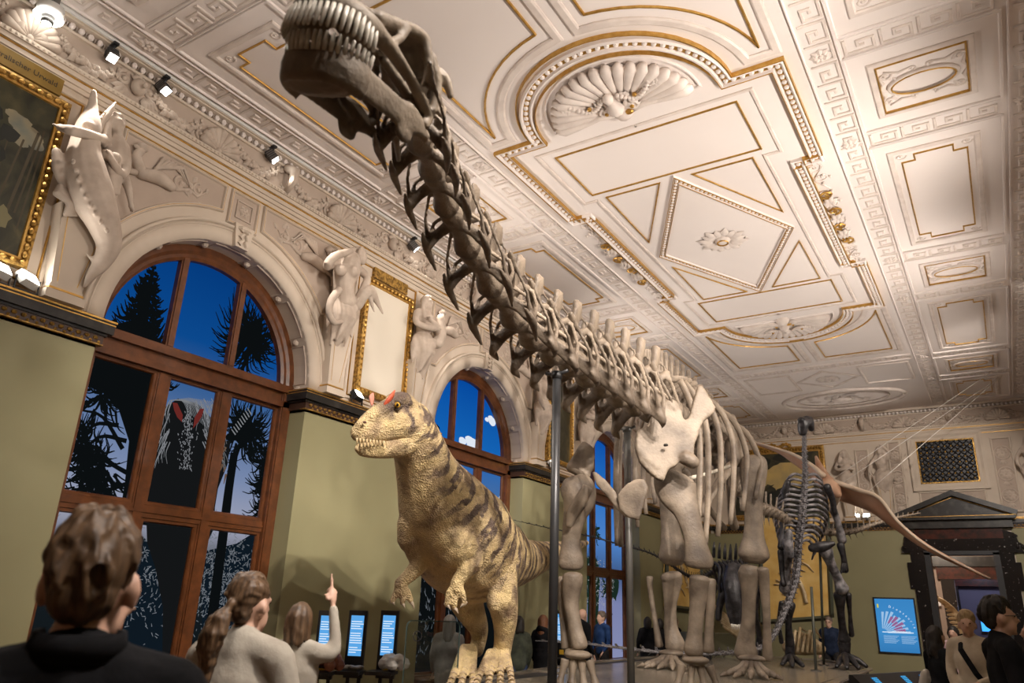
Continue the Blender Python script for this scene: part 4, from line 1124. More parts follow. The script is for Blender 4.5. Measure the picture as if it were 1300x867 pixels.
g = MB(); scroll_vine(g, off(fb, -1.6, 5.02, .015), 1.3, .25, 9, 4); g.build('scroll_relief', plaster_rel, wall_back, True)
for (u, v, s_, a, nm) in ((-3.62, 6.42, 1, fold, 'plaster statue of a woman beside the landscape painting on the far wall'), (-2.62, 6.45, 2, reach, 'plaster statue of a reaching woman left of the roundel panel on the far wall'), (1.02, 6.45, 3, reach, 'plaster statue at the far corner past the grille')):
    woman(nm, fb, u, v, 20+s_, a, .95, .18, vox=.024)
# portal
PO = thing('door_portal', 'black and red marble doorway with a triangular pediment edged in gold', 'doorway', (DX, YB-.02, 0)); inv = Matrix.Translation(-Vector(PO.location))
marble_fl = mat('flecked_black_marble', (0.012, 0.010, 0.010), .15, col2=(.35, .32, .30), scale=16, detail=2, contrast=(.68, .74))
def pb(n_, mt, *boxes):
    m_ = MB()
    for (a, b, c, d, w0, w1) in boxes: m_.prism(rect(a, b, c, d), fb, w0, w1)
    return m_.xf(inv).build(n_, mt, PO)
for s in (-1, 1):
    a, b = sorted((DX+s*(DW), DX+s*1.22)); pb('jamb', marble_fl, (a, 0, b, 3.9, -.1, .10), *( [(min(DX+s*1.22, DX+s*1.34), 2.6, max(DX+s*1.22, DX+s*1.34), 3.3, 0, .08)] ))
    a, b = sorted((DX+s*(DW-.02), DX+s*(DW+.13))); pb('inner_frame', blackm, (a, 0, b, 3.56, -.3, .14))
    m_ = MB(); m_.prism([(DX+s*1.05, 3.55), (DX+s*1.45, 3.55), (DX+s*1.30, 4.05), (DX+s*1.05, 4.15)], fb, 0, .11); volute(m_, off(fb, 0, 0, .1), DX+s*1.33, 3.68, .12, 0, 1.4, .04, s); volute(m_, off(fb, 0, 0, .1), DX+s*1.28, 3.95, .07, 0, 1.4, .03, s)
    m_.xf(inv).build('console', marble_fl, PO)
pb('inner_frame', blackm, (DX-DW-.13, 3.50, DX+DW+.13, 3.60, -.3, .14))
pb('lintel', marble_fl, (DX-1.22, 3.60, DX+1.22, 3.92, -.05, .12))
pb('red_frieze', marble_rd, (DX-1.05, 3.90, DX+1.05, 4.22, -.05, .10))
pb('entablature', marble_bk, (DX-1.30, 4.20, DX+1.30, 4.42, -.05, .20), (DX-1.40, 4.42, DX+1.40, 4.50, -.05, .34))
m_ = MB().prism([(DX-1.36, 4.50), (DX+1.36, 4.50), (DX, 5.06)], fb, 0, .16)
m_.strip([(DX-1.45, 4.56), (DX, 5.14), (DX+1.45, 4.56)], .13, .32, fb, prof=[(-.5, 0), (-.5, 1), (.5, 1), (.5, 0)])
m_.xf(inv).build('pediment', marble_bk, PO)
m_ = MB().strip([(DX-1.25, 4.565), (DX, 5.03), (DX+1.25, 4.565)], .022, .18, fb); m_.strip([(DX-1.42, 4.505), (DX+1.42, 4.505)], .02, .35, fb); m_.xf(inv).build('gold_line', gold, PO)
# rooms beyond the doorway
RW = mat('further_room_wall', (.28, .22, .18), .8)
YE = YB+YD
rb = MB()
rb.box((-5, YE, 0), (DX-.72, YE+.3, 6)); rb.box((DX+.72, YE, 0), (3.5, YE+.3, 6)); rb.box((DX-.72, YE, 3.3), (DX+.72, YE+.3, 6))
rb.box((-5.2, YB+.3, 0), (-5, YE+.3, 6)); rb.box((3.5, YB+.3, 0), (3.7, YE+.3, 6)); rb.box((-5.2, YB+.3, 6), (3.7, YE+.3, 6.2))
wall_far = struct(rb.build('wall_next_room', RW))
struct(MB().box((-5.2, YB+9, -.1), (3.7, YE+6, 0)).build('floor_next_room', floor_m))
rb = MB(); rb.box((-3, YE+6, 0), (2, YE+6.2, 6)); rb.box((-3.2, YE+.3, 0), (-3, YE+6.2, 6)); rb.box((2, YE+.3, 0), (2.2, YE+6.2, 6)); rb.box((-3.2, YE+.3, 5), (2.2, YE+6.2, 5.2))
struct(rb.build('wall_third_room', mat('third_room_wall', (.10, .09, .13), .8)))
o = thing('far_portal', 'dark marble doorway seen through the open door into the next room', 'doorway', (DX, YE-.1, 0)); inv2 = Matrix.Translation(-Vector(o.location))
f2 = lambda u, v, w=0: (u, YE-w, v)
for s in (-1, 1):
    a, b = sorted((DX+s*.72, DX+s*1.15)); MB().prism(rect(a, 0, b, 3.4), f2, 0, .12).xf(inv2).build('jamb', marble_fl, o)
MB().prism(rect(DX-1.25, 3.3, DX+1.25, 3.75), f2, 0, .15).xf(inv2).build('lintel', marble_rd, o)
MB().prism(rect(DX-1.35, 3.75, DX+1.35, 4.1), f2, 0, .25).xf(inv2).build('cornice', marble_bk, o)
bs = thing('blue_screen', 'small glowing blue screen at the end of the rooms beyond the door', 'screen', (ony(1251, 770, YE+5.9).x, YE+5.9, 1.45))
MB().box((-.3, .0, 0), (.3, .08, 1.1)).build('housing', blackm, bs); MB().box((-.26, -.01, .05), (.26, .0, 1.05)).build('display', emis('far_blue', (.05, .35, 1.0), 1.6), bs)
o3 = thing('distant_portal', 'dark doorway with red lintel at the end of the far rooms', 'doorway', (DX, YE+5.7, 0)); inv3 = Matrix.Translation(-Vector(o3.location)); f3 = lambda u, v, w=0: (u, YE+6-w, v)
for s in (-1, 1):
    a, b = sorted((DX+s*.9, DX+s*1.35)); MB().prism(rect(a, 0, b, 3.3), f3, .02, .3).xf(inv3).build('jamb', marble_fl, o3)
MB().prism(rect(DX-1.5, 3.3, DX+1.5, 3.8), f3, .02, .35).xf(inv3).build('lintel', marble_rd, o3)
for k, (u, v) in enumerate(((-.6, 4.3), (.5, 3.95))):
    ls = thing('strip_light', 'bluish strip light high in the far rooms, %s' % ('the upper one' if k == 0 else 'the lower one'), 'light', (DX+u, YE+3+k*2, v)); MB().box((-.5, -.05, 0), (.5, .05, .05)).build('housing', lampw, ls); MB().box((-.48, -.055, .005), (.48, -.05, .045)).build('tube', emis('strip_glow', (.35, .45, 1.0), 3.0), ls)
sg = tag(MB().box((DX-.62, YE-.14, 2.35), (DX-.30, YE-.12, 2.52)).build('wall_sign', mat('sign_white', (.7, .7, .7), .6)), 'small white sign on the wall of the next room', 'sign')
sg.location.x -= .95
gn = thing('long_neck_skeleton', 'tan arched skeleton standing in the room beyond the doorway', 'skeleton', (DX-.55, YB+3.2, 0)); m_ = MB()
limb(m_, [(-.1, .2, .0), (0, 0, 1.0), (.15, 0, 1.5), (.05, 0, 2.0), (-.25, 0, 2.35), (-.5, 0, 2.5)], [.10, .14, .12, .09, .08, .05], 9); m_.build('neck', bone_yel, gn, True)
m_ = MB()
for i in range(12): m_.ell((.10-.02*i, 0, 1.0+.11*i), (.13, .10, .05), 8, 5)
m_.build('vertebrae', bone_yel, gn, True)
m_ = MB().ell((-.55, 0, 2.5), (.2, .1, .1), 8, 6); m_.build('skull', bone_yel, gn, True)
lamp2 = bpy.data.lights.new('next_room_light', 'POINT'); lamp2.energy = 700; lamp2.color = (1, .82, .66); lamp2.shadow_soft_size = .3
lo = bpy.data.objects.new('next_room_light', lamp2); COL.objects.link(lo); lo.location = (DX-1.2, YB+5, 5.2)
lamp3 = bpy.data.lights.new('third_room_light', 'POINT'); lamp3.energy = 260; lamp3.color = (.7, .75, 1); lamp3.shadow_soft_size = .3
lo = bpy.data.objects.new('third_room_light', lamp3); COL.objects.link(lo); lo.location = (DX, YE+3, 4.4)
# ------------------------------------------------------------------ podium
pod_m = mat('podium_stone', (.20, .17, .13), .22, col2=(.26, .22, .17), scale=2)
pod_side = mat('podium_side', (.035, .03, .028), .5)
pts = [(-4.2, 5.4), (-2.6, 5.2), (-2.45, 12.6), (-2.6, 17.5), (-2.75, 18.3), (-4.0, 20.4), (-6.85, 20.4), (-6.84, 14.2), (-6.33, 10.6), (-5.9, 8.1), (-5.0, 7.75)]
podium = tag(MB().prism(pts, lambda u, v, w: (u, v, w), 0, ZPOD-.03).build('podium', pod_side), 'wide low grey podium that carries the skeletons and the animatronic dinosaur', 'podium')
top = MB()
xs = np.arange(-6.9, -1.0, .62); ys = np.arange(4.0, 20.1, .62)
def inside(x, y, P):
    c = False; n = len(P)
    for i in range(n):
        (x0, y0), (x1, y1) = P[i], P[(i+1) % n]
        if (y0 > y) != (y1 > y) and x < (x1-x0)*(y-y0)/(y1-y0)+x0: c = not c
    return c
tile_me = MB().box((.004, .004, 0), (.616, .616, .03)).mesh('podium_tile')
nt_ = 0
for x in xs:
    for y in ys:
        if all(inside(a, b, pts) for a in (x+.01, x+.61) for b in (y+.01, y+.61)):
            o = link('podium_tile', tile_me, pod_m, podium); o.location = (x, y, ZPOD-.03); nt_ += 1
MB().strip(pts, .16, .028, lambda u, v, w: (u, v, ZPOD-.03+w), True, prof=[(-.5, 0), (-.5, .95), (.5, .95), (.5, 0)]).build('podium_rim', pod_m, podium)

# ------------------------------------------------------------------ generic bones
def px_bone(rings, Y, thick=.7, n=14, sub=4, curve=None):
    """rings: (px, py, half width px[, y offset]); built standing at world y = Y (number or (top, bottom))"""
    Y0, Y1 = Y if isinstance(Y, tuple) else (Y, Y)
    N = len(rings); pts = []
    for i, r in enumerate(rings):
        t = i/(N-1); p = ony(r[0], r[1], Y0+(Y1-Y0)*t); d = float(np.dot(np.array(p)-CAM, _f)); hw = r[2]*d/FPX
        pts.append((p.x, p.y, p.z, hw, hw*(r[3] if len(r) > 3 else thick)))
    S_ = spline(pts, sub)
    P = [Vector(s[:3]) for s in S_]; R_ = [(max(s[3], .004), max(s[4], .004)) for s in S_]
    d0 = (P[0]-P[1]).normalized(); d1 = (P[-1]-P[-2]).normalized()
    a, b = R_[0][1], R_[-1][1]
    P = [P[0]+d0*a*.45, P[0]+d0*a*.3]+P+[P[-1]+d1*b*.3, P[-1]+d1*b*.45]
    f_ = lambda r, k: (r[0]*k, r[1]*k)
    R_ = [f_(R_[0], .35), f_(R_[0], .8)]+R_+[f_(R_[-1], .8), f_(R_[-1], .35)]
    vd = Vector(_f); vd.z = 0
    return MB().tube(P, R_, n, up=vd)

def vertebra_cervical(spike=1.0):
    m_ = MB()
    limb(m_, [(-.50, 0, -.02), (-.40, 0, -.01), (-.15, 0, .0), (.15, 0, .0), (.34, 0, .01)], [.19, .19, .12, .12, .16], 10)
    m_.ell((.40, 0, .01), (.09, .15, .15), 8, 6)
    m_.tube([(-.34, 0, .20), (-.1, 0, .24), (.2, 0, .22), (.34, 0, .16)], [(.10, .08), (.10, .10), (.10, .09), (.07, .05)], 8)
    for s in (-1, 1):
        m_.tube([(-.10, s*.06, .22), (-.14, s*.11, .42), (-.18, s*.15, .62), (-.19, s*.15, .72)], [(.045, .16), (.04, .16), (.055, .18), (.065, .13)], 8, up=(1, 0, 0))
        m_.tube([(.12, s*.10, .16), (.36, s*.19, .26), (.56, s*.24, .36), (.66, s*.24, .42)], [.07, .055, .055, .03], 7)
        m_.tube([(-.18, s*.09, .24), (-.36, s*.18, .36), (-.52, s*.23, .40)], [.07, .055, .055], 7)
        m_.tube([(-.14, s*.12, .60), (-.34, s*.18, .52), (-.50, s*.22, .42)], [.024, .022, .024], 5)
        m_.tube([(-.08, s*.11, .50), (.22, s*.18, .38), (.54, s*.23, .38)], [.024, .022, .022], 5)
        m_.tube([(.10, s*.11, -.02), (.09, s*.26, -.13), (.06, s*.38, -.28)], [(.10, .05), (.085, .04), (.07, .035)], 7, up=(1, 0, 0))
        m_.tube([(.08, s*.14, .18), (.08, s*.32, .04), (.05, s*.40, -.22)], [.036, .032, .034], 6)
        m_.tube([(.34*spike, s*.37, -.22), (.20*spike, s*.39, -.27), (.02, s*.40, -.31), (-.16*spike, s*.39, -.31-.06*spike), (-.32*spike, s*.37, -.33-.12*spike)], [.02, .045, .060, .045, .018], 6)
        m_.tube([(.03, s*.40, -.26), (-.16, s*.40, -.02), (-.36, s*.30, .24), (-.48, s*.23, .38)], [.045, .030, .030, .035], 6)
        m_.tube([(.08, s*.38, -.22), (.26, s*.37, .02), (.44, s*.28, .26), (.54, s*.24, .36)], [.040, .028, .028, .035], 6)
    return m_.remesh(.026, 1, 'cervical_vertebra')
def vertebra_dorsal():
    m_ = MB()
    limb(m_, [(-.42, 0, 0), (0, 0, 0), (.42, 0, 0)], [.30, .22, .30], 12)
    m_.tube([(0, 0, .2), (0, 0, .5)], [(.16, .22), (.10, .18)], 8, up=(1, 0, 0))
    for s in (-1, 1):
        m_.tube([(0, s*.05, .45), (-.06, s*.09, .85), (-.10, s*.10, 1.25), (-.10, s*.10, 1.36)], [(.05, .18), (.045, .16), (.06, .17), (.07, .12)], 8, up=(1, 0, 0))
        m_.tube([(0, s*.08, .38), (-.02, s*.40, .52), (-.04, s*.72, .60)], [.10, .07, .07], 8)
        m_.tube([(0, s*.10, .80), (-.02, s*.40, .66), (-.04, s*.70, .62)], [.03, .03, .03], 5)
        m_.tube([(.1, s*.10, .40), (.42, s*.14, .45)], [.08, .05], 7); m_.tube([(-.1, s*.10, .42), (-.42, s*.14, .48)], [.08, .05], 7)
    return m_.remesh(.034, 2, 'dorsal_vertebra')
def vertebra_caudal():
    m_ = MB()
    limb(m_, [(-.42, 0, 0), (0, 0, 0), (.42, 0, 0)], [.30, .24, .30], 10)
    m_.tube([(.0, 0, .2), (-.12, 0, .55), (-.22, 0, .95)], [(.08, .16), (.05, .13), (.06, .10)], 8, up=(1, 0, 0))
    for s in (-1, 1):
        m_.tube([(0, s*.2, .05), (-.05, s*.45, .03)], [.09, .05], 6); m_.tube([(.1, s*.08, .3), (.5, s*.10, .42)], [.07, .04], 6)
    m_.tube([(-.4, 0, -.22), (-.5, 0, -.5), (-.6, 0, -.75)], [(.09, .05), (.06, .05), (.03, .04)], 6)
    return m_.remesh(.05, 2, 'caudal_vertebra')
V_C, V_C2, V_D, V_T = vertebra_cervical(), vertebra_cervical(.45), vertebra_dorsal(), vertebra_caudal()
def lay_vertebrae(pts, me, name, parent, m_, sc_len=.98, cross=None, up=(0, 0, 1), origin=None):
    """pts: list of (x,y,z,cross scale); one vertebra per point, x axis pointing to the previous point"""
    out = []
    N = len(pts)
    for i, p in enumerate(pts):
        c = Vector(p[:3]); a = Vector(pts[max(i-1, 0)][:3]); b = Vector(pts[min(i+1, N-1)][:3])
        d = (a-b); L = d.length/(2 if 0 < i < N-1 else 1); d.normalize()
        l = Vector(up).cross(d).normalized(); u = d.cross(l)
        k = p[3]
        M4 = Matrix(((d.x*L*sc_len, l.x*k, u.x*k, 0), (d.y*L*sc_len, l.y*k, u.y*k, 0), (d.z*L*sc_len, l.z*k, u.z*k, 0), (0, 0, 0, 1)))
        o = link(name, me, m_, parent); o.matrix_world = Matrix.Translation(c) @ M4 if parent is None else Matrix.Translation(c-parent.location) @ M4
        o.matrix_parent_inverse = Matrix.Identity(4)
        out.append(o)
    return out

# ------------------------------------------------------------------ long-necked sauropod skeleton
DIP = thing('sauropod_skeleton', 'huge long-necked sauropod skeleton with brown bones stretching its neck towards the ceiling', 'skeleton', (-4.0, 11.0, ZPOD))
invD = Matrix.Translation(-Vector(DIP.location))
def db(m_, name, smooth=True, mt=None, parent=None): return m_.xf(invD).build(name, mt or bone, parent or DIP, smooth)
def dblob(m_, name, vox=.02, sm=3): return m_.xf(invD).blob(name, bone, DIP, vox, sm)
neck_px = [(526, 160, 1.98, .30), (541, 196, 2.42, .32), (558, 240, 2.95, .36), (582, 290, 3.42, .41), (610, 340, 3.95, .46), (640, 385, 4.50, .51), (665, 415, 5.05, .56), (691, 437, 5.62, .60), (716, 453, 6.2, .65), (738, 467, 6.8, .70), (758, 480, 7.4, .75), (778, 492, 8.0, .80), (798, 504, 8.6, .84), (818, 513, 9.15, .86)]
nk = []
for (x, y, Y, k) in neck_px:
    p = ony(x, y, Y); nk.append((p.x, p.y, p.z, k*(1.18+.10*max(0, min(1, (Y-4.5)/3)))))
cv = lay_vertebrae(nk, V_C, 'cervical_vertebra', DIP, bone, .98)
V_C2.materials.append(bone)
for o in cv[6:]: o.data = V_C2
dors = spline([(nk[-1][0]-.03, 9.5, 4.42, .56), (-3.98, 10.3, 4.62, .60), (-4.08, 11.2, 4.72, .64), (-4.14, 12.1, 4.70, .66), (-4.15, 13.0, 4.55, .66)], 3)
lay_vertebrae([tuple(d) for d in dors], V_D, 'dorsal_vertebra', DIP, bone, 1.0)
tl = [(-4.14, 13.3, 4.42, .55), (-4.05, 14.1, 4.05, .48), (-3.88, 14.9, 3.72, .42)]
for (x, y, Y, k) in ((985, 652, 15.7, .36), (1015, 668, 16.4, .31), (1050, 676, 17.2, .26), (1082, 675, 18.0, .20), (1112, 665, 18.7, .14), (1140, 657, 19.4, .10), (1165, 652, 20.0, .06)):
    p = ony(x, y, Y); tl.append((p.x, p.y, p.z, k))
tl = [tuple(t) for t in spline(tl, 4)]
lay_vertebrae(tl, V_T, 'caudal_vertebra', DIP, bone, 1.0)
# ribs
for s in (1, -1):
    for i in range(6):
        d = dors[min(len(dors)-2, 1+2*i)]; t = i/5
        cx, cy_, cz_ = d[0], d[1], d[2]
        out_ = .60+.34*t; drop = (1.95, 2.05, 1.95, 1.75, 1.45, 1.1)[i]
        fw = -.12-.05*i*0
        P = [(cx+s*.38, cy_, cz_+.30), (cx+s*out_*.80, cy_+.03, cz_+.05), (cx+s*out_, cy_+.05, cz_-.45), (cx+s*out_*1.0, cy_-.02, cz_-drop*.62), (cx+s*out_*.92, cy_-.10, cz_-drop)]
        S_ = spline([p+(r,) for p, r in zip(P, (.040, .044, .043, .040, .034))], 4)
        m_ = MB().tube([q[:3] for q in S_], [(q[3]*1.1, q[3]*.6) for q in S_], 8, up=(0, 1, 0))
        db(m_, 'rib')
m_ = MB().tube([tuple(ony(876, 607, 10.05)), tuple(ony(900, 601, 11.0)), tuple(ony(926, 592, 12.0))], .03, 6)
o = db(m_, 'rib_brace', mt=mat('cream_steel', (.5, .45, .36), .5)); o['label'] = 'cream steel bar bracing the ribs'

# shoulder girdle: plates cut from outlines, given thickness and relief
def plate(poly_px, plane_p, plane_n, thick, name, ridges=(), vox=.022, sm=5, fn=None):
    pp_, nn = Vector(plane_p), Vector(plane_n).normalized()
    def hit(x, y):
        d = Vector(ray(x, y)); t = (pp_-Vector(CAM)).dot(nn)/d.dot(nn); return Vector(CAM)+d*t
    P = [hit(*q) for q in poly_px]
    n = len(P); a = [p-nn*thick/2 for p in P]; b = [p+nn*thick/2 for p in P]
    bm = bmesh.new(); va = [bm.verts.new(p) for p in a]; f = bm.faces.new(va)
    r = bmesh.ops.extrude_face_region(bm, geom=[f]); vv = [g for g in r['geom'] if isinstance(g, bmesh.types.BMVert)]
    bmesh.ops.translate(bm, verts=vv, vec=nn*thick); bmesh.ops.recalc_face_normals(bm, faces=bm.faces); bmesh.ops.triangulate(bm, faces=bm.faces)
    bm.verts.index_update()
    m_ = MB(); m_.add([tuple(v.co) for v in bm.verts], [tuple(v.index for v in f.verts) for f in bm.faces]); bm.free()
    for (pts_, rad, lift) in ridges: limb(m_, [hit(x, y)+nn*lift for x, y in pts_], rad, 10)
    return dblob(m_, name, vox, sm)
nL = (.52, -.84, .10)
plate([(846, 507), (858, 509), (864, 520), (868, 536), (874, 531), (880, 508), (886, 489), (893, 493), (908, 518), (905, 526), (892, 536), (886, 552), (881, 566), (880, 586), (872, 590), (864, 584), (858, 592), (848, 597), (842, 612), (834, 609), (824, 601), (812, 588), (806, 570), (808, 548), (821, 541), (830, 522)],
      (-3.25, 9.15, 4.2), nL, .10, 'scapulocoracoid', [([(815, 578), (833, 594)], [.07, .07], .0), ([(895, 512), (884, 540)], [.06, .05], .0), ([(848, 512), (856, 520)], [.05, .05], .02), ([(868, 582), (880, 588)], [.09, .09], .03)])
m_ = MB()
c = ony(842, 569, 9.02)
m_.ell(c+Vector((.10, -.17, 0)), (.032, .03, .018), 8, 5); o = db(m_, 'foramen_shade', mt=mat('hole_shadow', (.03, .025, .02), .9))  # dark bump on the bone, coloured as the shade inside the foramen
plate([(741, 560), (750, 566), (755, 580), (752, 593), (744, 606), (735, 600), (722, 597), (720, 590), (727, 580), (735, 566)], (-4.62, 8.95, 3.7), (.45, -.88, .05), .12, 'scapulocoracoid', [([(745, 572), (747, 595)], [.10, .08], .03), ([(724, 594), (745, 604)], [.07, .07], .03)])
plate([(751, 598), (757, 599), (770, 610), (783, 626), (786, 640), (800, 654), (795, 658), (784, 648), (770, 630), (757, 616)], (-4.02, 8.55, 3.3), (.25, -.96, .1), .05, 'sternal_plate')
plate([(784, 628), (795, 615), (807, 608), (818, 608), (824, 619), (818, 640), (812, 661), (798, 658), (787, 648)], (-3.95, 8.5, 3.3), (.25, -.96, .1), .06, 'sternal_plate')
# fore limbs
db(px_bone([(860, 603, 24), (857, 612, 27), (861, 628, 25), (872, 650, 17), (881, 680, 13.5), (885, 700, 16), (887, 712, 19), (887, 719, 17)], 9.40, .42), 'humerus')
db(px_bone([(730, 608, 17), (733, 618, 22), (735, 635, 21), (729, 658, 14), (725, 685, 12), (725, 706, 15), (725, 716, 16), (725, 721, 14)], 8.85, .5), 'humerus')
db(px_bone([(746, 619, 7), (738, 634, 8), (727, 652, 7), (722, 668, 4)], 8.70, .8), 'deltoid_crest')
db(px_bone([(889, 735, 14), (888, 744, 13), (885, 775, 10), (882, 805, 10), (881, 822, 13), (881, 829, 12)], 9.50, .8), 'ulna')
db(px_bone([(902, 737, 7), (902, 765, 6), (900, 800, 6), (899, 826, 8)], 9.56, .9), 'radius')
db(px_bone([(727, 731, 13), (727, 740, 13), (725, 765, 10), (730, 795, 9), (735, 815, 10.5), (736, 821, 10)], 8.62, .8), 'ulna')
db(px_bone([(714, 734, 6), (713, 760, 5), (716, 795, 5), (719, 822, 7)], 8.70, .9), 'radius')
def manus(cx, cy, Y, n, spread):
    m_ = MB(); c = ony(cx, cy, Y)
    m_.ell(c, (.17, .15, .055), 12, 7); m_.ell(c+Vector((-.1, .05, .02)), (.09, .1, .05), 8, 6)
    db(m_, 'carpals')
    for i in range(n):
        a = (i-(n-1)/2)*spread
        p0 = c+Vector((math.cos(YAW), math.sin(YAW), 0))*a*.9+Vector((0, 0, -.06)); p1 = Vector((c.x, c.y, ZPOD+.07))+Vector((math.cos(YAW), math.sin(YAW), 0))*a*1.35+Vector(_f)*-.05
        S_ = spline([tuple(p0)+(.058,), tuple(p0.lerp(p1, .2))+(.05,), tuple(p0.lerp(p1, .6))+(.036,), tuple(p1)+(.055,)], 4)
        m_ = MB().tube([q[:3] for q in S_], [q[3] for q in S_], 10); m_.ell(p1, .055, 8, 6)
        db(m_, 'metacarpal')
        m_ = MB().ell(p1+Vector((.04, -.09, -.02)), (.05, .07, .045), 8, 6); db(m_, 'phalanx')
manus(733, 831, 8.62, 4, .105); manus(883, 838, 9.52, 4, .12)
# hind limbs
db(px_bone([(956, 582, 15), (957, 590, 17.5), (956, 606, 17), (956, 632, 13), (957, 660, 12), (957, 682, 14), (957, 697, 19), (957, 706, 20), (957, 711, 16)], 12.80, .62), 'femur')
db(px_bone([(849, 585, 11), (849, 600, 13), (849, 635, 12), (851, 668, 12), (854, 692, 16), (854, 708, 18), (854, 714, 14)], 13.30, .62), 'femur')
db(px_bone([(951, 721, 12), (951, 730, 14), (951, 755, 9.5), (950, 790, 9), (947, 815, 12), (947, 828, 15), (947, 831, 13)], (12.75, 12.9), .8), 'tibia')
db(px_bone([(968, 723, 8), (970, 740, 7), (973, 780, 5), (974, 820, 6), (975, 836, 7)], (12.8, 12.95), .9), 'fibula')
db(px_bone([(852, 731, 14), (853, 740, 13), (851, 770, 8), (852, 798, 9), (857, 818, 13), (857, 823, 12)], (13.25, 13.4), .8), 'tibia')
db(px_bone([(825, 733, 4.5), (826, 752, 3.5), (832, 790, 3.5), (837, 820, 5.5)], (13.3, 13.4), .9), 'fibula')
def pes(cx, cy, Y, face):
    m_ = MB(); c = ony(cx, cy, Y); m_.ell(c, (.22, .18, .06), 12, 7); db(m_, 'astragalus')
    for i in range(5):
        a = face+(i-2)*.42; d = Vector((math.cos(a), math.sin(a), 0))
        p0 = c+d*.10+Vector((0, 0, -.05)); p1 = Vector((c.x, c.y, ZPOD+.08))+d*.34; p2 = Vector((c.x, c.y, ZPOD+.05))+d*.46; p3 = Vector((c.x, c.y, ZPOD+.02))+d*.60
        m_ = MB(); S_ = spline([tuple(p0)+(.07,), tuple(p0.lerp(p1, .5))+(.042,), tuple(p1)+(.06,)], 4); m_.tube([q[:3] for q in S_], [q[3] for q in S_], 9); m_.ell(p1, .06, 8, 6); db(m_, 'metatarsal')
        m_ = MB(); limb(m_, [p1+d*.05, p2], [.05, .04], 8); db(m_, 'phalanx')
        m_ = MB(); limb(m_, [p2+d*.05, p3], [.04, .016], 7); db(m_, 'claw')
pes(954, 836, 12.75, -1.35); pes(852, 829, 13.3, -1.6)
# pelvis
for s in (1, -1):
    m_ = MB()
    m_.tube([(-4.15+s*.42, 12.2, 4.75), (-4.15+s*.55, 12.7, 4.75), (-4.15+s*.5, 13.3, 4.62), (-4.15+s*.4, 13.7, 4.4)], [(.03, .10), (.05, .28), (.05, .26), (.03, .1)], 10, up=(0, 0, 1))
    limb(m_, [(-4.15+s*.5, 12.75, 4.5), (-4.15+s*.52, 12.8, 4.2)], [.14, .16], 9)
    dblob(m_, 'ilium', .035, 3)
    m_ = MB(); limb(m_, [(-4.15+s*.5, 12.65, 4.1), (-4.15+s*.3, 12.2, 3.6), (-4.15+s*.15, 12.0, 3.25)], [.12, .09, .12], 9, .6); db(m_, 'pubis')
    m_ = MB(); limb(m_, [(-4.15+s*.45, 13.0, 4.1), (-4.15+s*.2, 13.5, 3.5), (-4.1+s*.1, 13.8, 3.2)], [.11, .07, .08], 9, .6); db(m_, 'ischium')

# skull --------------------------------------------------------------
def skull_frame():
    yaw, pitch, roll, d, sc = .211, -.147, -.246, 2.411, 1.088
    f = Vector((math.sin(yaw)*math.cos(pitch), -math.cos(yaw)*math.cos(pitch), math.sin(pitch)))
    l = Vector((0, 0, 1)).cross(f).normalized(); u = f.cross(l)
    l, u = math.cos(roll)*l+math.sin(roll)*u, -math.sin(roll)*l+math.cos(roll)*u
    T = dep(398, 27, d)
    return Matrix(((f.x*sc, l.x*sc, u.x*sc, T.x), (f.y*sc, l.y*sc, u.y*sc, T.y), (f.z*sc, l.z*sc, u.z*sc, T.z), (0, 0, 0, 1)))
SKM = skull_frame()
def muzzle_path(w0, tip, back, n=17, e=2.6):
    """plan outline of the squared snout from right side round the tip to the left side"""
    out = []
    for i in range(n):
        a = -PI/2+PI*i/(n-1); c, s = math.cos(a), math.sin(a)
        x = abs(c)**(2/e); y = math.copysign(abs(s)**(2/e), s)
        out.append((tip-back*(1-x), w0*y))
    return out
sk = MB()
mp = muzzle_path(.132, .012, .14)
# upper muzzle: lip band, roof of snout
sk.tube([(x-.006, y*.97, .050) for x, y in mp], [(.020, .036)]*len(mp), 8, up=(0, 0, 1))
sk.tube([(-.02, 0, .085), (-.10, 0, .105), (-.20, 0, .135), (-.30, 0, .185)], [(.090, .022), (.100, .024), (.090, .022), (.075, .02)], 14, up=(0, 0, 1))
for s in (-1, 1):
    limb(sk, [(-.12, s*.112, .055), (-.25, s*.115, .05), (-.38, s*.115, .03), (-.50, s*.112, .0)], [.036, .026, .020, .024], 8)        # maxilla - jugal bar
    limb(sk, [(-.16, s*.09, .11), (-.28, s*.078, .165), (-.40, s*.07, .215), (-.47, s*.07, .225)], [.03, .024, .024, .026], 8)         # upper bar
    limb(sk, [(-.22, s*.112, .06), (-.29, s*.10, .12), (-.33, s*.085, .18)], [.020, .017, .020], 7)                                   # antorbital strut
    limb(sk, [(-.47, s*.075, .22), (-.49, s*.105, .13), (-.475, s*.115, .04), (-.44, s*.116, .02)], [.026, .018, .018, .018], 7)       # postorbital
    limb(sk, [(-.53, s*.07, .19), (-.575, s*.105, .09), (-.56, s*.11, -.02), (-.53, s*.11, -.065)], [.03, .022, .02, .026], 7)         # quadrate
    limb(sk, [(-.56, s*.05, .17), (-.60, s*.11, .15), (-.62, s*.14, .09)], [.03, .022, .014], 7)                                      # paroccipital
    limb(sk, [(-.50, s*.112, .0), (-.55, s*.112, -.02)], [.02, .02], 7)
    limb(sk, [(-.30, s*.05, .05), (-.44, s*.06, .02), (-.52, s*.07, .0)], [.018, .02, .014], 7)                                       # pterygoid
sk.ell((-.53, 0, .185), (.085, .08, .065), 12, 8); sk.ell((-.44, 0, .215), (.08, .075, .03), 10, 6); sk.ell((-.62, 0, .13), .035, 8, 6)
sk.tube([(-.15, 0, .07), (-.3, 0, .07), (-.45, 0, .10)], [(.05, .02), (.03, .02), (.03, .03)], 8)
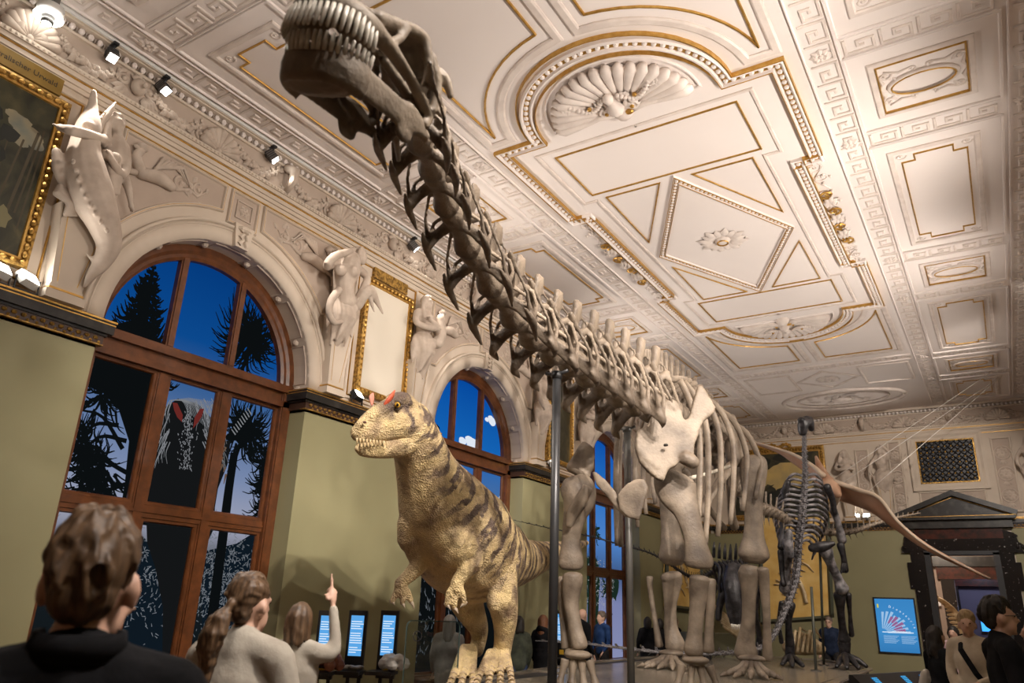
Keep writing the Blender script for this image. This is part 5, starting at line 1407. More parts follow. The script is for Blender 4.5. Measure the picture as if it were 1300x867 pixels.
SKULL = link('skull', sk.xf(invD @ SKM).remesh(.0085, 3, 'skull'), bone, DIP)
# teeth of both jaws: pencil-like rows
tooth_m = mat('tooth_enamel', (.70, .66, .58), .3, col2=(.55, .50, .43), scale=30)
def tooth_row(path, z0, z1, lean, r, parent, M4):
    P = spline(path, 8); cum = [0]
    for a, b in zip(P, P[1:]): cum.append(cum[-1]+float(np.linalg.norm(b-a)))
    n = int(cum[-1]/.0185)
    for i in range(n):
        t = cum[-1]*(i+.5)/n; k = next(j for j in range(len(cum)) if cum[j] >= t); p = P[k]
        d = np.array([p[0]+.13, p[1]*.6]); d = d/np.linalg.norm(d)
        q0 = (p[0], p[1], z0); q1 = (p[0]+d[0]*lean*.6, p[1]+d[1]*lean*.6, (z0+z1)/2); q2 = (p[0]+d[0]*lean, p[1]+d[1]*lean, z1); q3 = (p[0]+d[0]*lean*.9, p[1]+d[1]*lean*.9, z1+(z1-z0)*.06)
        MB().tube([q0, q1, q2, q3], [r, r*1.05, r*.75, r*.25], 7).xf(invD @ M4).build('tooth', tooth_m, parent, True)
tooth_row([(x+.008, y*1.03) for x, y in mp], .050, -.026, .012, .0076, SKULL, SKM)
# lower jaw, hinged open
hinge = Vector((-.53, 0, -.07)); ja = .005
JM = SKM @ Matrix.Translation(hinge) @ Matrix.Rotation(ja, 4, 'Y') @ Matrix.Translation(-hinge)
jw = MB(); lp = muzzle_path(.126, -.002, .14)
jw.tube([(x-.006-.012*(1-abs(y)/.126), y*.97, -.112) for x, y in lp], [(.021, .064)]*len(lp), 8, up=(0, 0, 1))
jw.tube([(-.035, 0, -.150), (-.09, 0, -.165), (-.135, 0, -.158)], [(.085, .018), (.10, .016), (.10, .012)], 12, up=(0, 0, 1))
for s in (-1, 1):
    S_ = spline([(-.12, s*.108, -.105, .013, .055), (-.24, s*.112, -.10, .012, .050), (-.36, s*.114, -.095, .013, .048), (-.44, s*.114, -.085, .014, .055), (-.52, s*.112, -.085, .016, .034), (-.58, s*.11, -.095, .014, .018)], 4)
    jw.tube([q[:3] for q in S_], [(q[3], q[4]) for q in S_], 10, up=(0, 0, 1))
    jw.ell((-.42, s*.114, -.145), (.06, .013, .035), 8, 6)
JAW = link('lower_jaw', jw.xf(invD @ JM).remesh(.0085, 3, 'lower_jaw'), bone, DIP)
tooth_row([(x+.002, y*1.0) for x, y in lp], -.085, -.030, .010, .0072, JAW, JM)
# first neck ribs: a thin rod under the skull
MB().tube([invD @ dep(*q) for q in ((497, 158, 3.0), (503, 178, 3.1), (506, 203, 3.25))], [.012, .014, .010], 7).build('hyoid_rod', bone, DIP, True)

# support poles
def pole(px_top, py_top, Y, r, m_, label):
    p = ony(px_top, py_top, Y); o = thing('support_pole', label, 'pole', (p.x, p.y, ZPOD))
    MB().tube([(0, 0, .012), (0, 0, p.z-ZPOD)], r, 14).build('shaft', m_, o, True)
    MB().tube([(0, 0, 0), (0, 0, .015)], r*2.6, 18).build('base_plate', greym, o)
    m2 = MB().tube([(0, 0, p.z-ZPOD-.04), (0, 0, p.z-ZPOD+.03)], r*1.25, 14); m2.build('collar', m_, o, True)
    MB().tube([(-.12, 0, p.z-ZPOD+.03), (0, 0, p.z-ZPOD+.0), (.12, 0, p.z-ZPOD+.03)], r*.45, 8).build('cradle', m_, o, True)
    return o
pole(707, 476, 6.05, .041, mat('dark_pole', (.05, .05, .052), .4, .5), 'tall dark steel pole holding up the neck of the sauropod skeleton')
pole(796, 545, 9.45, .048, mat('grey_pole', (.13, .125, .115), .45, .4), 'grey steel pole under the chest of the sauropod skeleton')
# ------------------------------------------------------------------ animatronic allosaurus
ALL = thing('animatronic_dinosaur', 'life-size tan striped meat-eating dinosaur model with toothy jaws and red brow crests', 'dinosaur', tuple(onz(620, 868, ZPOD)))
invA = Matrix.Translation(-Vector(ALL.location))
def skin_mat():
    M = bpy.data.materials.new('striped_scaly_skin'); M.use_nodes = True; nt = M.node_tree; b = nt.nodes['Principled BSDF']
    N_ = nt.nodes.new; L = nt.links.new
    tc = N_('ShaderNodeTexCoord'); at = N_('ShaderNodeAttribute'); at.attribute_name = 'along'; ab = N_('ShaderNodeAttribute'); ab.attribute_name = 'back'
    n1 = N_('ShaderNodeTexNoise'); n1.inputs['Scale'].default_value = 3.2; n1.inputs['Detail'].default_value = 5; L(tc.outputs['Object'], n1.inputs['Vector'])
    ma = N_('ShaderNodeMath'); ma.operation = 'MULTIPLY_ADD'; ma.inputs[1].default_value = .11; L(n1.outputs['Fac'], ma.inputs[0]); L(at.outputs['Fac'], ma.inputs[2])
    mb_ = N_('ShaderNodeMath'); mb_.operation = 'MULTIPLY'; mb_.inputs[1].default_value = 118; L(ma.outputs[0], mb_.inputs[0])
    sn = N_('ShaderNodeMath'); sn.operation = 'SINE'; L(mb_.outputs[0], sn.inputs[0])
    n2 = N_('ShaderNodeTexNoise'); n2.inputs['Scale'].default_value = 7; n2.inputs['Detail'].default_value = 4; L(tc.outputs['Object'], n2.inputs['Vector'])
    s2 = N_('ShaderNodeMath'); s2.operation = 'MULTIPLY_ADD'; s2.inputs[1].default_value = 1.3; L(n2.outputs['Fac'], s2.inputs[0]); L(sn.outputs[0], s2.inputs[2])
    r1 = N_('ShaderNodeValToRGB'); r1.color_ramp.elements[0].position = .55; r1.color_ramp.elements[1].position = .82
    mr = N_('ShaderNodeMapRange'); mr.inputs[1].default_value = -1; mr.inputs[2].default_value = 2.0; L(s2.outputs[0], mr.inputs[0]); L(mr.outputs[0], r1.inputs['Fac'])
    ml = N_('ShaderNodeMath'); ml.operation = 'MULTIPLY'; L(r1.outputs['Color'], ml.inputs[0]); L(ab.outputs['Fac'], ml.inputs[1])
    n3 = N_('ShaderNodeTexNoise'); n3.inputs['Scale'].default_value = 4.5; n3.inputs['Detail'].default_value = 6; L(tc.outputs['Object'], n3.inputs['Vector'])
    r2 = N_('ShaderNodeValToRGB'); e = r2.color_ramp.elements; e[0].color = (.22, .145, .085, 1); e[0].position = .30; e[1].color = (.66, .50, .25, 1); e[1].position = .62
    q = r2.color_ramp.elements.new(.46); q.color = (.52, .385, .21, 1)
    L(n3.outputs['Fac'], r2.inputs['Fac'])
    mx = N_('ShaderNodeMixRGB'); mx.inputs[2].default_value = (.12, .082, .062, 1); L(ml.outputs[0], mx.inputs[0]); L(r2.outputs['Color'], mx.inputs[1]); L(mx.outputs[0], b.inputs['Base Color'])
    vo = N_('ShaderNodeTexVoronoi'); vo.inputs['Scale'].default_value = 60; L(tc.outputs['Object'], vo.inputs['Vector'])
    n4 = N_('ShaderNodeTexNoise'); n4.inputs['Scale'].default_value = 9; n4.inputs['Detail'].default_value = 3; L(tc.outputs['Object'], n4.inputs['Vector'])
    sm = N_('ShaderNodeMath'); sm.operation = 'MULTIPLY_ADD'; sm.inputs[1].default_value = 4.5; L(n4.outputs['Fac'], sm.inputs[0]); L(vo.outputs['Distance'], sm.inputs[2])
    bp = N_('ShaderNodeBump'); bp.inputs['Strength'].default_value = .55; bp.inputs['Distance'].default_value = .03; L(sm.outputs[0], bp.inputs['Height']); L(bp.outputs['Normal'], b.inputs['Normal'])
    b.inputs['Roughness'].default_value = .55
    return M
skin = skin_mat()
def A(px, py, d): return tuple(invA @ dep(px, py, d))
def AP(L_): return [A(x, y, d) for (x, y, d, r) in L_], [r*d/FPX for (x, y, d, r) in L_]
spine = [(497, 532, 7.85, 26), (518, 541, 8.05, 33), (532, 570, 8.25, 34), (543, 603, 8.45, 41), (560, 640, 8.65, 57), (582, 678, 8.9, 69), (605, 700, 9.2, 62), (630, 706, 9.6, 47), (655, 712, 10.1, 31), (680, 708, 10.7, 21), (702, 702, 11.3, 14.5), (724, 695, 12.0, 8), (745, 689, 12.7, 3)]
def set_attr(me, path, backdir):
    P = np.array([A(x, y, d) for (x, y, d, r) in path]); R_ = np.array([r*d/FPX for (x, y, d, r) in path])
    S_ = np.array(spline([tuple(p)+(r,) for p, r in zip(P, R_)], 6)); cum = np.concatenate([[0], np.cumsum(np.linalg.norm(np.diff(S_[:, :3], axis=0), axis=1))])
    co = np.empty(len(me.vertices)*3); me.vertices.foreach_get('co', co); co = co.reshape(-1, 3)
    d2 = ((co[:, None, :]-S_[None, :, :3])**2).sum(2); k = d2.argmin(1)
    al = cum[k]; bd = np.array(backdir)/np.linalg.norm(backdir)
    h = ((co-S_[k, :3])@bd)/np.maximum(S_[k, 3], .05)
    a = me.attributes.new('along', 'FLOAT', 'POINT'); a.data.foreach_set('value', (al*.22).astype(np.float32))
    b = me.attributes.new('back', 'FLOAT', 'POINT'); b.data.foreach_set('value', np.clip((h+.55)/.8, 0.06, 1).astype(np.float32))
bk = Vector(_U)*.8+Vector(_R)*.55+Vector((0, .3, 0))
m_ = MB()
pts_, rr = AP(spine[1:]); limb(m_, pts_, rr, 18, sub=5)
# neck folds, hips, shoulders
for q in ([(556, 676, 8.35, 20), (576, 690, 8.35, 30), (594, 702, 8.45, 24)], [(640, 705, 9.0, 24), (634, 725, 8.9, 24)], [(592, 738, 9.05, 30), (612, 732, 9.15, 32)], [(524, 660, 8.5, 20), (526, 685, 8.5, 22)]):
    a, b = AP(q); limb(m_, a, b, 12)
# near leg
a, b = AP([(634, 700, 8.95, 25), (635, 730, 8.85, 22), (638, 762, 8.75, 20), (641, 785, 8.78, 16.5), (640, 806, 8.83, 13), (638, 822, 8.87, 12), (636, 832, 8.82, 12)]); limb(m_, a, b, 14)
a, b = AP([(633, 762, 8.65, 17), (641, 780, 8.75, 15)]); limb(m_, a, b, 10)
# far leg
a, b = AP([(583, 735, 9.25, 24), (590, 756, 9.2, 24), (597, 775, 9.2, 19), (607, 796, 9.28, 13), (608, 812, 9.3, 10), (604, 826, 9.2, 10)]); limb(m_, a, b, 14)
# arms
a, b = AP([(583, 690, 8.35, 20), (596, 706, 8.33, 15), (602, 713, 8.3, 12), (592, 724, 8.2, 10.5), (582, 736, 8.12, 8.5)]); limb(m_, a, b, 12)
a, b = AP([(526, 680, 8.5, 19), (530, 702, 8.48, 15), (532, 716, 8.43, 12), (521, 729, 8.35, 9.5), (511, 738, 8.3, 8)]); limb(m_, a, b, 12)
# head, upper part
a, b = AP([(524, 541, 8.08, 31), (507, 535, 7.95, 30), (490, 537, 7.8, 27), (473, 543, 7.65, 22), (461, 548, 7.55, 16), (455, 550, 7.5, 12)]); limb(m_, a, b, 16, sub=4)
a, b = AP([(496, 508, 7.75, 9), (512, 509, 7.85, 12), (526, 522, 8.0, 12)]); limb(m_, a, b, 10)
a, b = AP([(470, 530, 7.55, 10), (484, 520, 7.62, 10), (497, 512, 7.70, 9)]); limb(m_, a, b, 10)
a, b = AP([(458, 540, 7.48, 8), (470, 530, 7.55, 8)]); limb(m_, a, b, 10)
# hands and feet palms
hands = [((580, 742), 8.10, [((570, 752), (567, 768), (572, 774)), ((578, 755), (577, 772), (582, 779)), ((587, 752), (590, 766), (584, 772))]),
         ((509, 743), 8.28, [((503, 752), (498, 764), (501, 768)), ((511, 754), (511, 766), (514, 772)), ((518, 752), (522, 764), (526, 773))])]
claw_list = []
for (c, d, fs) in hands:
    a, b = AP([(c[0], c[1]-4, d, 8.5), (c[0], c[1]+6, d, 9)]); limb(m_, a, b, 10)
    for f in fs:
        a, b = AP([(c[0]+(f[0][0]-c[0])*.4, c[1]+5, d, 5), (f[0][0], f[0][1], d-.03, 4.4), (f[1][0], f[1][1], d-.05, 3.6)]); limb(m_, a, b, 8)
        claw_list.append((f[1], f[2], d-.05, 3.0))
feet = [((636, 828), 8.80, (603, 619, 635, 651)), ((603, 822), 9.15, (570, 585, 600))]
for (c, d, xs_) in feet:
    for x in xs_:
        p1 = invA @ Vector(onz(x, 873, ZPOD+.045)); p0 = Vector(A(c[0]+(x-c[0])*.42, c[1], d)); pm = (p0+p1)/2+Vector((0, 0, .03))
        limb(m_, [p0, pm, p1], [.052, .044, .042], 9)
        dr = (p1-p0); dr.z = 0; dr.normalize(); claw_list.append((p1+dr*.03, p1+dr*.16-Vector((0, 0, .02)), None, .035))
me = m_.remesh(.018, 4, 'body')
set_attr(me, spine, bk)
BODY = link('body', me, skin, ALL)
# lower jaw
m_ = MB()
a, b = AP([(530, 554, 8.05, 19), (510, 562, 7.9, 18), (492, 568, 7.75, 14.5), (474, 570.5, 7.6, 11.5), (461, 570, 7.52, 10), (456, 569, 7.5, 7.5)]); limb(m_, a, b, 12, sub=4)
me = m_.remesh(.018, 3, 'lower_jaw'); set_attr(me, spine, bk); JW = link('lower_jaw', me, skin, ALL)
# mouth interior, teeth
gum = mat('mouth_lining', (.11, .045, .03), .5)
m_ = MB(); a, b = AP([(520, 553, 8.0, 8), (500, 559, 7.85, 8.5), (480, 562, 7.68, 8), (464, 560, 7.56, 6)]); limb(m_, a, b, 10); m_.build('mouth_lining', gum, ALL, True)
tm = mat('dinosaur_tooth', (.50, .37, .20), .35)
for i in range(10):
    t = i/9; x = 453+t*38; y = 556+t*4; d = 7.33+.19*t
    p = Vector(A(x, y, d)); MB().tube([p, p+Vector(_U)*-.035, p+Vector(_U)*-.072], [.013, .009, .002], 6).build('tooth', tm, BODY, True)
for i in range(7):
    t = i/6; x = 457+t*28; y = 567.5-t*1.0; d = 7.37+.14*t
    p = Vector(A(x, y, d)); MB().tube([p, p+Vector(_U)*.03, p+Vector(_U)*.055], [.011, .008, .002], 6).build('tooth', tm, JW, True)
# eye, nostril, crests
e0 = Vector(A(504.5, 514, 7.66))
MB().ell(e0, .034, 12, 8).build('eye', mat('amber_eye', (.45, .26, .04), .1), ALL, True)
MB().ell(e0-Vector(ray(504, 514)).normalized()*.028, (.014, .014, .017), 8, 6).build('pupil', mat('pupil_black', (.005, .005, .005), .1), ALL, True)
m_ = MB(); m_.tube([e0+Vector(_R)*(.042*math.cos(a))+Vector(_U)*(.042*math.sin(a)) for a in np.linspace(0, 2*PI, 15)], .014, 6); m_.build('eyelid', mat('eyelid_skin', (.10, .07, .05), .6), ALL, True)
redc = mat('crest_red', (.55, .07, .025), .5, col2=(.42, .12, .06), scale=9)
S_ = [(485, 519, 7.60, 3), (492, 510, 7.62, 5.5), (498, 502, 7.66, 5), (501, 496, 7.70, 1.5)]; a, b = AP(S_); m_ = MB(); limb(m_, a, b, 9, .5); m_.build('brow_crest', redc, ALL, True)
S_ = [(472, 513, 7.68, 2.5), (472, 505, 7.70, 4.5), (474, 499, 7.74, 1.2)]; a, b = AP(S_); m_ = MB(); limb(m_, a, b, 9, .5); m_.build('brow_crest', mat('crest_pink', (.60, .25, .18), .5), ALL, True)
p = Vector(A(463, 536, 7.40)); MB().ell(p, (.02, .02, .014), 8, 5).build('nostril', gum, ALL, True)
clm = mat('claw_horn', (.45, .36, .27), .4)
for (p0, p1, d, r) in claw_list:
    if d is not None: p0, p1, r = Vector(A(*p0, d)), Vector(A(*p1, d-.03)), r*d/FPX*.9
    d_ = (p1-p0).normalized()
    MB().tube([p0-d_*.03, p0, p0.lerp(p1, .5)+Vector((0, 0, .01)), p1], [r*.8, r, r*.7, r*.12], 8).build('claw', clm, ALL, True)
# bony ridges over the toes and fingers (scute bands)
sc_m = mat('scute_skin', (.40, .29, .19), .6, col2=(.5, .38, .25), scale=12)
for (c, d, xs_) in feet:
    for x in xs_:
        p1 = invA @ Vector(onz(x, 873, ZPOD+.05)); p0 = Vector(A(c[0]+(x-c[0])*.42, c[1], d))
        m_ = MB(); ax = (p1-p0).normalized()
        for k in range(9):
            q = p0.lerp(p1, (k+.5)/9)+Vector((0, 0, .045))-Vector(ray(620, 860))*.02; s = frame_of(ax)[0]
            m_.tube([q-s*.040-Vector((0, 0, .03)), q-Vector((0, 0, .008)), q+s*.040-Vector((0, 0, .03))], [.007, .011, .007], 6)
        tag(m_.build('toe_scutes', sc_m, ALL, True), kind='stuff')
# ------------------------------------------------------------------ upright dark skeleton (ornithopod) seen from behind
IG = thing('upright_skeleton', 'tall upright blackish-grey dinosaur skeleton seen from behind with its tail trailing low to the side', 'skeleton', tuple(onz(1040, 846, ZPOD)))
invI = Matrix.Translation(-Vector(IG.location))
def ib(m_, name, mt=bone_gr): return m_.xf(invI).build(name, mt, IG, True)
sp_ = [(1021, 556, 15.2, .10), (1021, 575, 15.25, .11), (1022, 596, 15.3, .13), (1021, 620, 15.25, .16), (1019, 646, 15.15, .18), (1016, 672, 15.05, .19), (1013, 696, 14.95, .19), (1012, 716, 14.8, .19), (1009, 738, 14.5, .18), (1003, 758, 14.25, .17), (995, 778, 14.0, .15), (987, 798, 13.8, .13), (975, 816, 13.65, .11), (955, 826, 13.5, .095), (925, 829, 13.4, .09), (890, 830, 13.3, .08), (850, 829, 13.1, .07), (800, 824, 12.9, .055), (750, 818, 12.7, .04), (692, 814, 12.5, .022)]
P = spline([tuple(dep(x, y, d))+(k,) for x, y, d, k in sp_], 3)
P = [tuple(p[:3])+(p[3]*1.5,) for p in P]
VIG = V_T.copy(); VIG.materials.clear(); VAS = V_T.copy(); VAS.materials.clear()
lay_vertebrae(P[:20], VIG, 'vertebra', IG, bone_gr, 1.0, up=(0.5, -.8, .2))
lay_vertebrae(P[19:], VIG, 'caudal_vertebra', IG, bone_gr, 1.0, up=(0.2, -.5, .8))
for i in range(14):
    t = i/13; y = 604+t*84; x = 1021-t*7; w_ = 14+19*math.sin(PI*(.15+.75*t)); d = 15.25-.2*t
    for s in (-1, 1):
        m_ = MB(); S_ = spline([tuple(dep(x+s*2, y, d))+(.028,), tuple(dep(x+s*w_*.6, y-2, d+.08))+(.03,), tuple(dep(x+s*w_, y+8, d+.4))+(.028,), tuple(dep(x+s*w_*.85, y+22, d+.7))+(.018,)], 4)
        m_.tube([q[:3] for q in S_], [q[3] for q in S_], 6); ib(m_, 'rib')
m_ = MB(); limb(m_, [dep(1019, 549, 15.15), dep(1020, 538, 15.15), dep(1027, 534, 15.2), dep(1030, 545, 15.3)], [.09, .12, .10, .06], 9); m_.ell(dep(1017, 533, 15.1), (.08, .08, .06), 8, 6)
o = m_.xf(invI).blob('skull', bone_dk, IG, .022, 2)
def ibone(L_, name, mt=bone_dk):
    m_ = MB(); limb(m_, [dep(x, y, d) for x, y, d, r in L_], [r*d/FPX for x, y, d, r in L_], 9, sub=4); return ib(m_, name, mt)
# arms
ibone([(1050, 618, 15.3, 5), (1056, 632, 15.4, 4), (1060, 652, 15.4, 3)], 'scapula'); ibone([(1000, 612, 15.3, 4), (997, 625, 15.35, 5), (999, 640, 15.3, 3)], 'scapula')
ibone([(1058, 648, 15.5, 5), (1064, 664, 15.5, 4), (1069, 686, 15.5, 6)], 'humerus', bone_gr); ibone([(1067, 692, 15.45, 5), (1071, 708, 15.4, 3.5), (1073, 724, 15.4, 4.5)], 'forearm')
for k in range(3): ibone([(1070+k*1.5, 716, 15.35, 2), (1068+k*3, 727-k, 15.3, 1.6)], 'finger')
ibone([(995, 655, 15.3, 4), (993, 680, 15.2, 3.5), (992, 695, 15.1, 5)], 'humerus'); ibone([(991, 700, 15.1, 4), (993, 730, 15.0, 3), (995, 742, 14.9, 4)], 'forearm')
# pelvis and legs
ibone([(1002, 676, 14.9, 4), (1000, 690, 14.85, 7), (1004, 706, 14.8, 4)], 'ilium', bone_gr); ibone([(1030, 696, 14.9, 5), (1044, 694, 14.85, 7), (1058, 690, 14.8, 3)], 'ilium', bone_dk)
ibone([(1048, 698, 14.9, 9), (1055, 716, 14.9, 6), (1064, 735, 14.9, 6), (1069, 748, 14.85, 9)], 'femur', bone_gr)
ibone([(1066, 756, 14.9, 8), (1067, 775, 15.0, 5), (1070, 800, 15.05, 5), (1072, 812, 15.05, 8)], 'tibia'); ibone([(1077, 755, 14.9, 4), (1079, 780, 15.0, 2.5), (1081, 806, 15.05, 3.5)], 'fibula')
ibone([(1072, 816, 15.05, 8), (1073, 832, 15.0, 6)], 'metatarsals')
for (x, y) in ((1062, 846), (1075, 848), (1090, 848), (1100, 846)): 
    p = onz(x, y, ZPOD+.05); q0 = dep(1073, 832, 15.0); m_ = MB(); limb(m_, [q0, q0.lerp(p, .6)+Vector((0, 0, .03)), p], [.08, .06, .04], 8); ib(m_, 'toe', bone_dk)
ibone([(1000, 700, 15.2, 8), (998, 725, 15.2, 6), (997, 748, 15.2, 8)], 'femur', bone_gr)
ibone([(1004, 768, 15.2, 6), (1001, 790, 15.3, 4), (1003, 818, 15.4, 6)], 'tibia'); ibone([(992, 765, 15.2, 3), (989, 790, 15.3, 2.5), (992, 815, 15.4, 3)], 'fibula')
ibone([(1003, 820, 15.4, 6), (1003, 834, 15.4, 6)], 'metatarsals')
for (x, y) in ((993, 843), (1006, 845), (1019, 845)):
    p = onz(x, y, ZPOD+.05); q0 = dep(1003, 834, 15.4); m_ = MB(); limb(m_, [q0, q0.lerp(p, .6)+Vector((0, 0, .03)), p], [.08, .06, .04], 8); ib(m_, 'toe', bone_dk)
steel = mat('green_steel', (.10, .105, .085), .45, .4)
for (xt, yt, xb, yb, d) in ((1030, 745, 1036, 852, 14.3), (1041, 700, 1046, 845, 15.0)):
    b0 = onz(xb, yb, ZPOD); t0 = dep(xt, yt, d); o = thing('support_pole', 'slim green-grey steel rod propping the %s of the upright skeleton' % ('tail root' if xt == 1030 else 'hip'), 'pole', tuple(b0))
    MB().tube([(0, 0, .01), tuple(t0-b0)], .026, 9).build('shaft', steel, o, True); MB().tube([(0, 0, 0), (0, 0, .02)], .09, 14).build('base_plate', greym, o)

# ------------------------------------------------------------------ black carnivore skeleton between the sauropod's legs
AS = thing('carnivore_skeleton', 'black meat-eating dinosaur skeleton with long thin tail, seen between the sauropod legs', 'skeleton', tuple(onz(925, 838, ZPOD)))
invS = Matrix.Translation(-Vector(AS.location))
def sb(m_, name, mt=bone_dk): return m_.xf(invS).build(name, mt, AS, True)
tp = [(930, 716, 15.6, .17), (912, 722, 15.9, .17), (897, 731, 16.1, .16), (884, 735, 16.0, .14), (868, 728, 15.8, .11), (850, 716, 15.5, .085), (825, 702, 15.1, .07), (790, 692, 14.6, .055), (745, 680, 14.1, .042), (700, 671, 13.6, .03), (655, 661, 13.2, .014)]
P = [tuple(p) for p in spline([tuple(dep(x, y, d))+(k,) for x, y, d, k in tp], 5)]
lay_vertebrae(P, VAS, 'vertebra', AS, bone_dk, .95)
for i in range(8):
    x = 908+i*5.2; 
    for s in (-1, 1):
        m_ = MB(); S_ = spline([tuple(dep(x, 714-i*.6, 15.5))+(.03,), tuple(dep(x+s*4+2, 722, 15.5-s*.35))+(.032,), tuple(dep(x+5, 744, 15.5-s*.5))+(.03,), tuple(dep(x+9, 764-i*1.5, 15.5-s*.35))+(.02,)], 4)
        m_.tube([q[:3] for q in S_], [q[3] for q in S_], 6); sb(m_, 'rib')
for i in range(7):
    p = dep(906+i*7, 711-abs(i-3)*1.0, 15.5); m_ = MB().tube([p, p+Vector((.02, 0, .2)), p+Vector((.03, 0, .32))], [.035, .03, .012], 6); sb(m_, 'neural_spine')
m_ = MB()
limb(m_, [dep(931, 722, 15.0), dep(930, 742, 14.7), dep(934, 765, 14.5), dep(937, 790, 14.4)], [.16, .18, .15, .09], 10)
limb(m_, [dep(924, 750, 14.7), dep(925, 772, 14.5), dep(930, 792, 14.4)], [.07, .06, .05], 8); limb(m_, [dep(943, 748, 14.8), dep(944, 772, 14.6), dep(941, 792, 14.4)], [.07, .06, .05], 8)
m_.xf(invS).blob('skull', bone_dk, AS, .03, 2)
for i in range(7):
    p = dep(929+i*2.3, 793+abs(i-3)*-.4, 14.32); sb(MB().tube([p, p-Vector((0, 0, .1))], [.02, .005], 6), 'tooth', tooth_m)
for (L_, n) in (([(905, 745, 15.8), (898, 775, 15.7), (903, 805, 15.9), (898, 836, 15.8)], 'hind_leg'), ([(962, 740, 15.9), (958, 775, 15.8), (964, 808, 16.0), (960, 838, 15.9)], 'hind_leg'), ([(921, 745, 15.1), (914, 768, 15.0), (912, 785, 14.9)], 'fore_limb')):
    m_ = MB(); limb(m_, [dep(*q) for q in L_], [.11, .07, .06, .09][:len(L_)], 8); sb(m_, n)

# ------------------------------------------------------------------ hanging flying reptile
PT = thing('flying_reptile', 'hanging pterosaur model with long pinkish-tan wings spread on wires', 'pterosaur', tuple(dep(1052, 616, 16.2)))
invP = Matrix.Translation(-Vector(PT.location))
memb = mat('wing_membrane', (.50, .27, .16), .5, col2=(.62, .40, .27), scale=1.6); memb2 = mat('wing_bone_skin', (.62, .50, .38), .5)
def wing(up_, lo_, name='wing'):
    U_ = spline([tuple(dep(*q)) for q in up_], 4); L_ = spline([tuple(dep(*q)) for q in lo_], 4); n = len(U_); m_ = MB(); k = 5
    vs_ = []
    for i in range(n):
        for j in range(k):
            t = j/(k-1); p = Vector(U_[i]).lerp(Vector(L_[i]), t); p.z += .10*math.sin(PI*t)*math.sin(PI*i/(n-1)); vs_.append(p)
    m_.add(vs_, [(i*k+j, (i+1)*k+j, (i+1)*k+j+1, i*k+j+1) for i in range(n-1) for j in range(k-1)])
    me = m_.xf(invP).mesh(name); o = link(name, me, memb, PT, True); md = o.modifiers.new('t', 'SOLIDIFY'); md.thickness = .025
    m2 = MB().tube([invP @ Vector(p) for p in U_], [.055*(1-.75*i/(n-1)) for i in range(n)], 8); m2.build('wing_bone', memb2, o, True)
    return o
wing([(1058, 611, 16.1), (1090, 622, 15.6), (1116, 632, 15.2), (1140, 662, 14.8), (1180, 695, 14.3), (1257, 735, 13.6)], [(1060, 634, 16.3), (1085, 642, 16.0), (1108, 652, 15.5), (1136, 672, 15.0), (1178, 700, 14.4), (1256, 736, 13.62)])
wing([(1046, 604, 16.2), (1030, 590, 16.6), (1008, 577, 17.0), (985, 569, 17.4), (938, 555, 18.2)], [(1044, 622, 16.4), (1028, 604, 16.8), (1006, 587, 17.2), (984, 573, 17.5), (938, 557, 18.2)])
m_ = MB(); limb(m_, [dep(1064, 628, 15.8), dep(1056, 618, 16.1), (dep(1048, 610, 16.5)), dep(1040, 592, 17.0), dep(1036, 580, 17.5)], [.08, .17, .15, .08, .03], 10); m_.xf(invP).build('body', memb, PT, True)
m_ = MB(); limb(m_, [dep(1062, 630, 15.9), dep(1058, 640, 16.2), dep(1050, 650, 16.9)], [.09, .07, .02], 9); m_.xf(invP).build('head', memb2, PT, True)
wire = mat('steel_wire', (.55, .52, .48), .4, .5)
for (a, b) in (((1062, 618, 16.0), (1268, 480)), ((1100, 626, 15.5), (1272, 477)), ((1052, 612, 16.3), (1256, 474))):
    MB().tube([invP @ dep(*a), invP @ onz(*b, ZC)], .006, 4).build('wire', wire, PT)

# ------------------------------------------------------------------ fossil slabs and bones at the back
slab_m = mat('yellow_slab', (.52, .31, .07), .7, col2=(.62, .42, .14), scale=2.5)
def slab(label, corners, seed, fn_thick):
    P = [Vector(c) for c in corners]; o = thing('fossil_slab', label, 'fossil slab', tuple((P[2]+P[3])/2)); inv = Matrix.Translation(-Vector(o.location))
    n = (P[1]-P[0]).cross(P[3]-P[0]).normalized()
    if n.dot(Vector(CAM)-P[0]) < 0: n = -n
    b = [p-n*.08 for p in P]
    MB().add([*P, *b], [(0, 1, 2, 3), (7, 6, 5, 4), (0, 4, 5, 1), (1, 5, 6, 2), (2, 6, 7, 3), (3, 7, 4, 0)]).xf(inv).build('slab', slab_m, o)
    m_ = MB()
    for i in range(4): m_.tube([P[i]+n*.01, P[(i+1) % 4]+n*.01], .06, 4)
    m_.xf(inv).build('frame', mat('slab_frame', (.05, .055, .035), .5), o)
    q = random.Random(seed); bil = lambda u, v: P[0].lerp(P[1], u).lerp(P[3].lerp(P[2], u), v)+n*.02
    S_ = spline([(.3, .2), (.38, .4), (.5, .55), (.62, .72), (.66, .85)], 5)
    m_ = MB().tube([bil(*s) for s in S_], .05, 7)
    m_.xf(inv).build('fossil_spine', bone_yel, o, True)
    for i in range(9):
        u, v = q.uniform(.2, .7), q.uniform(.2, .75); a = q.uniform(-.4, .4)
        MB().tube([bil(u, v), bil(u+.08, v+.02+a*.1), bil(u+.16, v+.08+a*.2)], [.02, .022, .01], 6).xf(inv).build('fossil_bone', bone_yel, o, True)
    return o
slab('large yellow fossil slab in a dark frame behind the upright skeleton', [ony(966, 655, 21.6), ony(1050, 653, 21.6), ony(1056, 784, 21.6), ony(966, 790, 21.6)], 3, 0)
slab('yellow fossil slab on the wall past the third window', [onx(846, 676, XL+.10), onx(889, 694, XL+.10), onx(890, 775, XL+.10), onx(846, 770, XL+.10)], 5, 0)
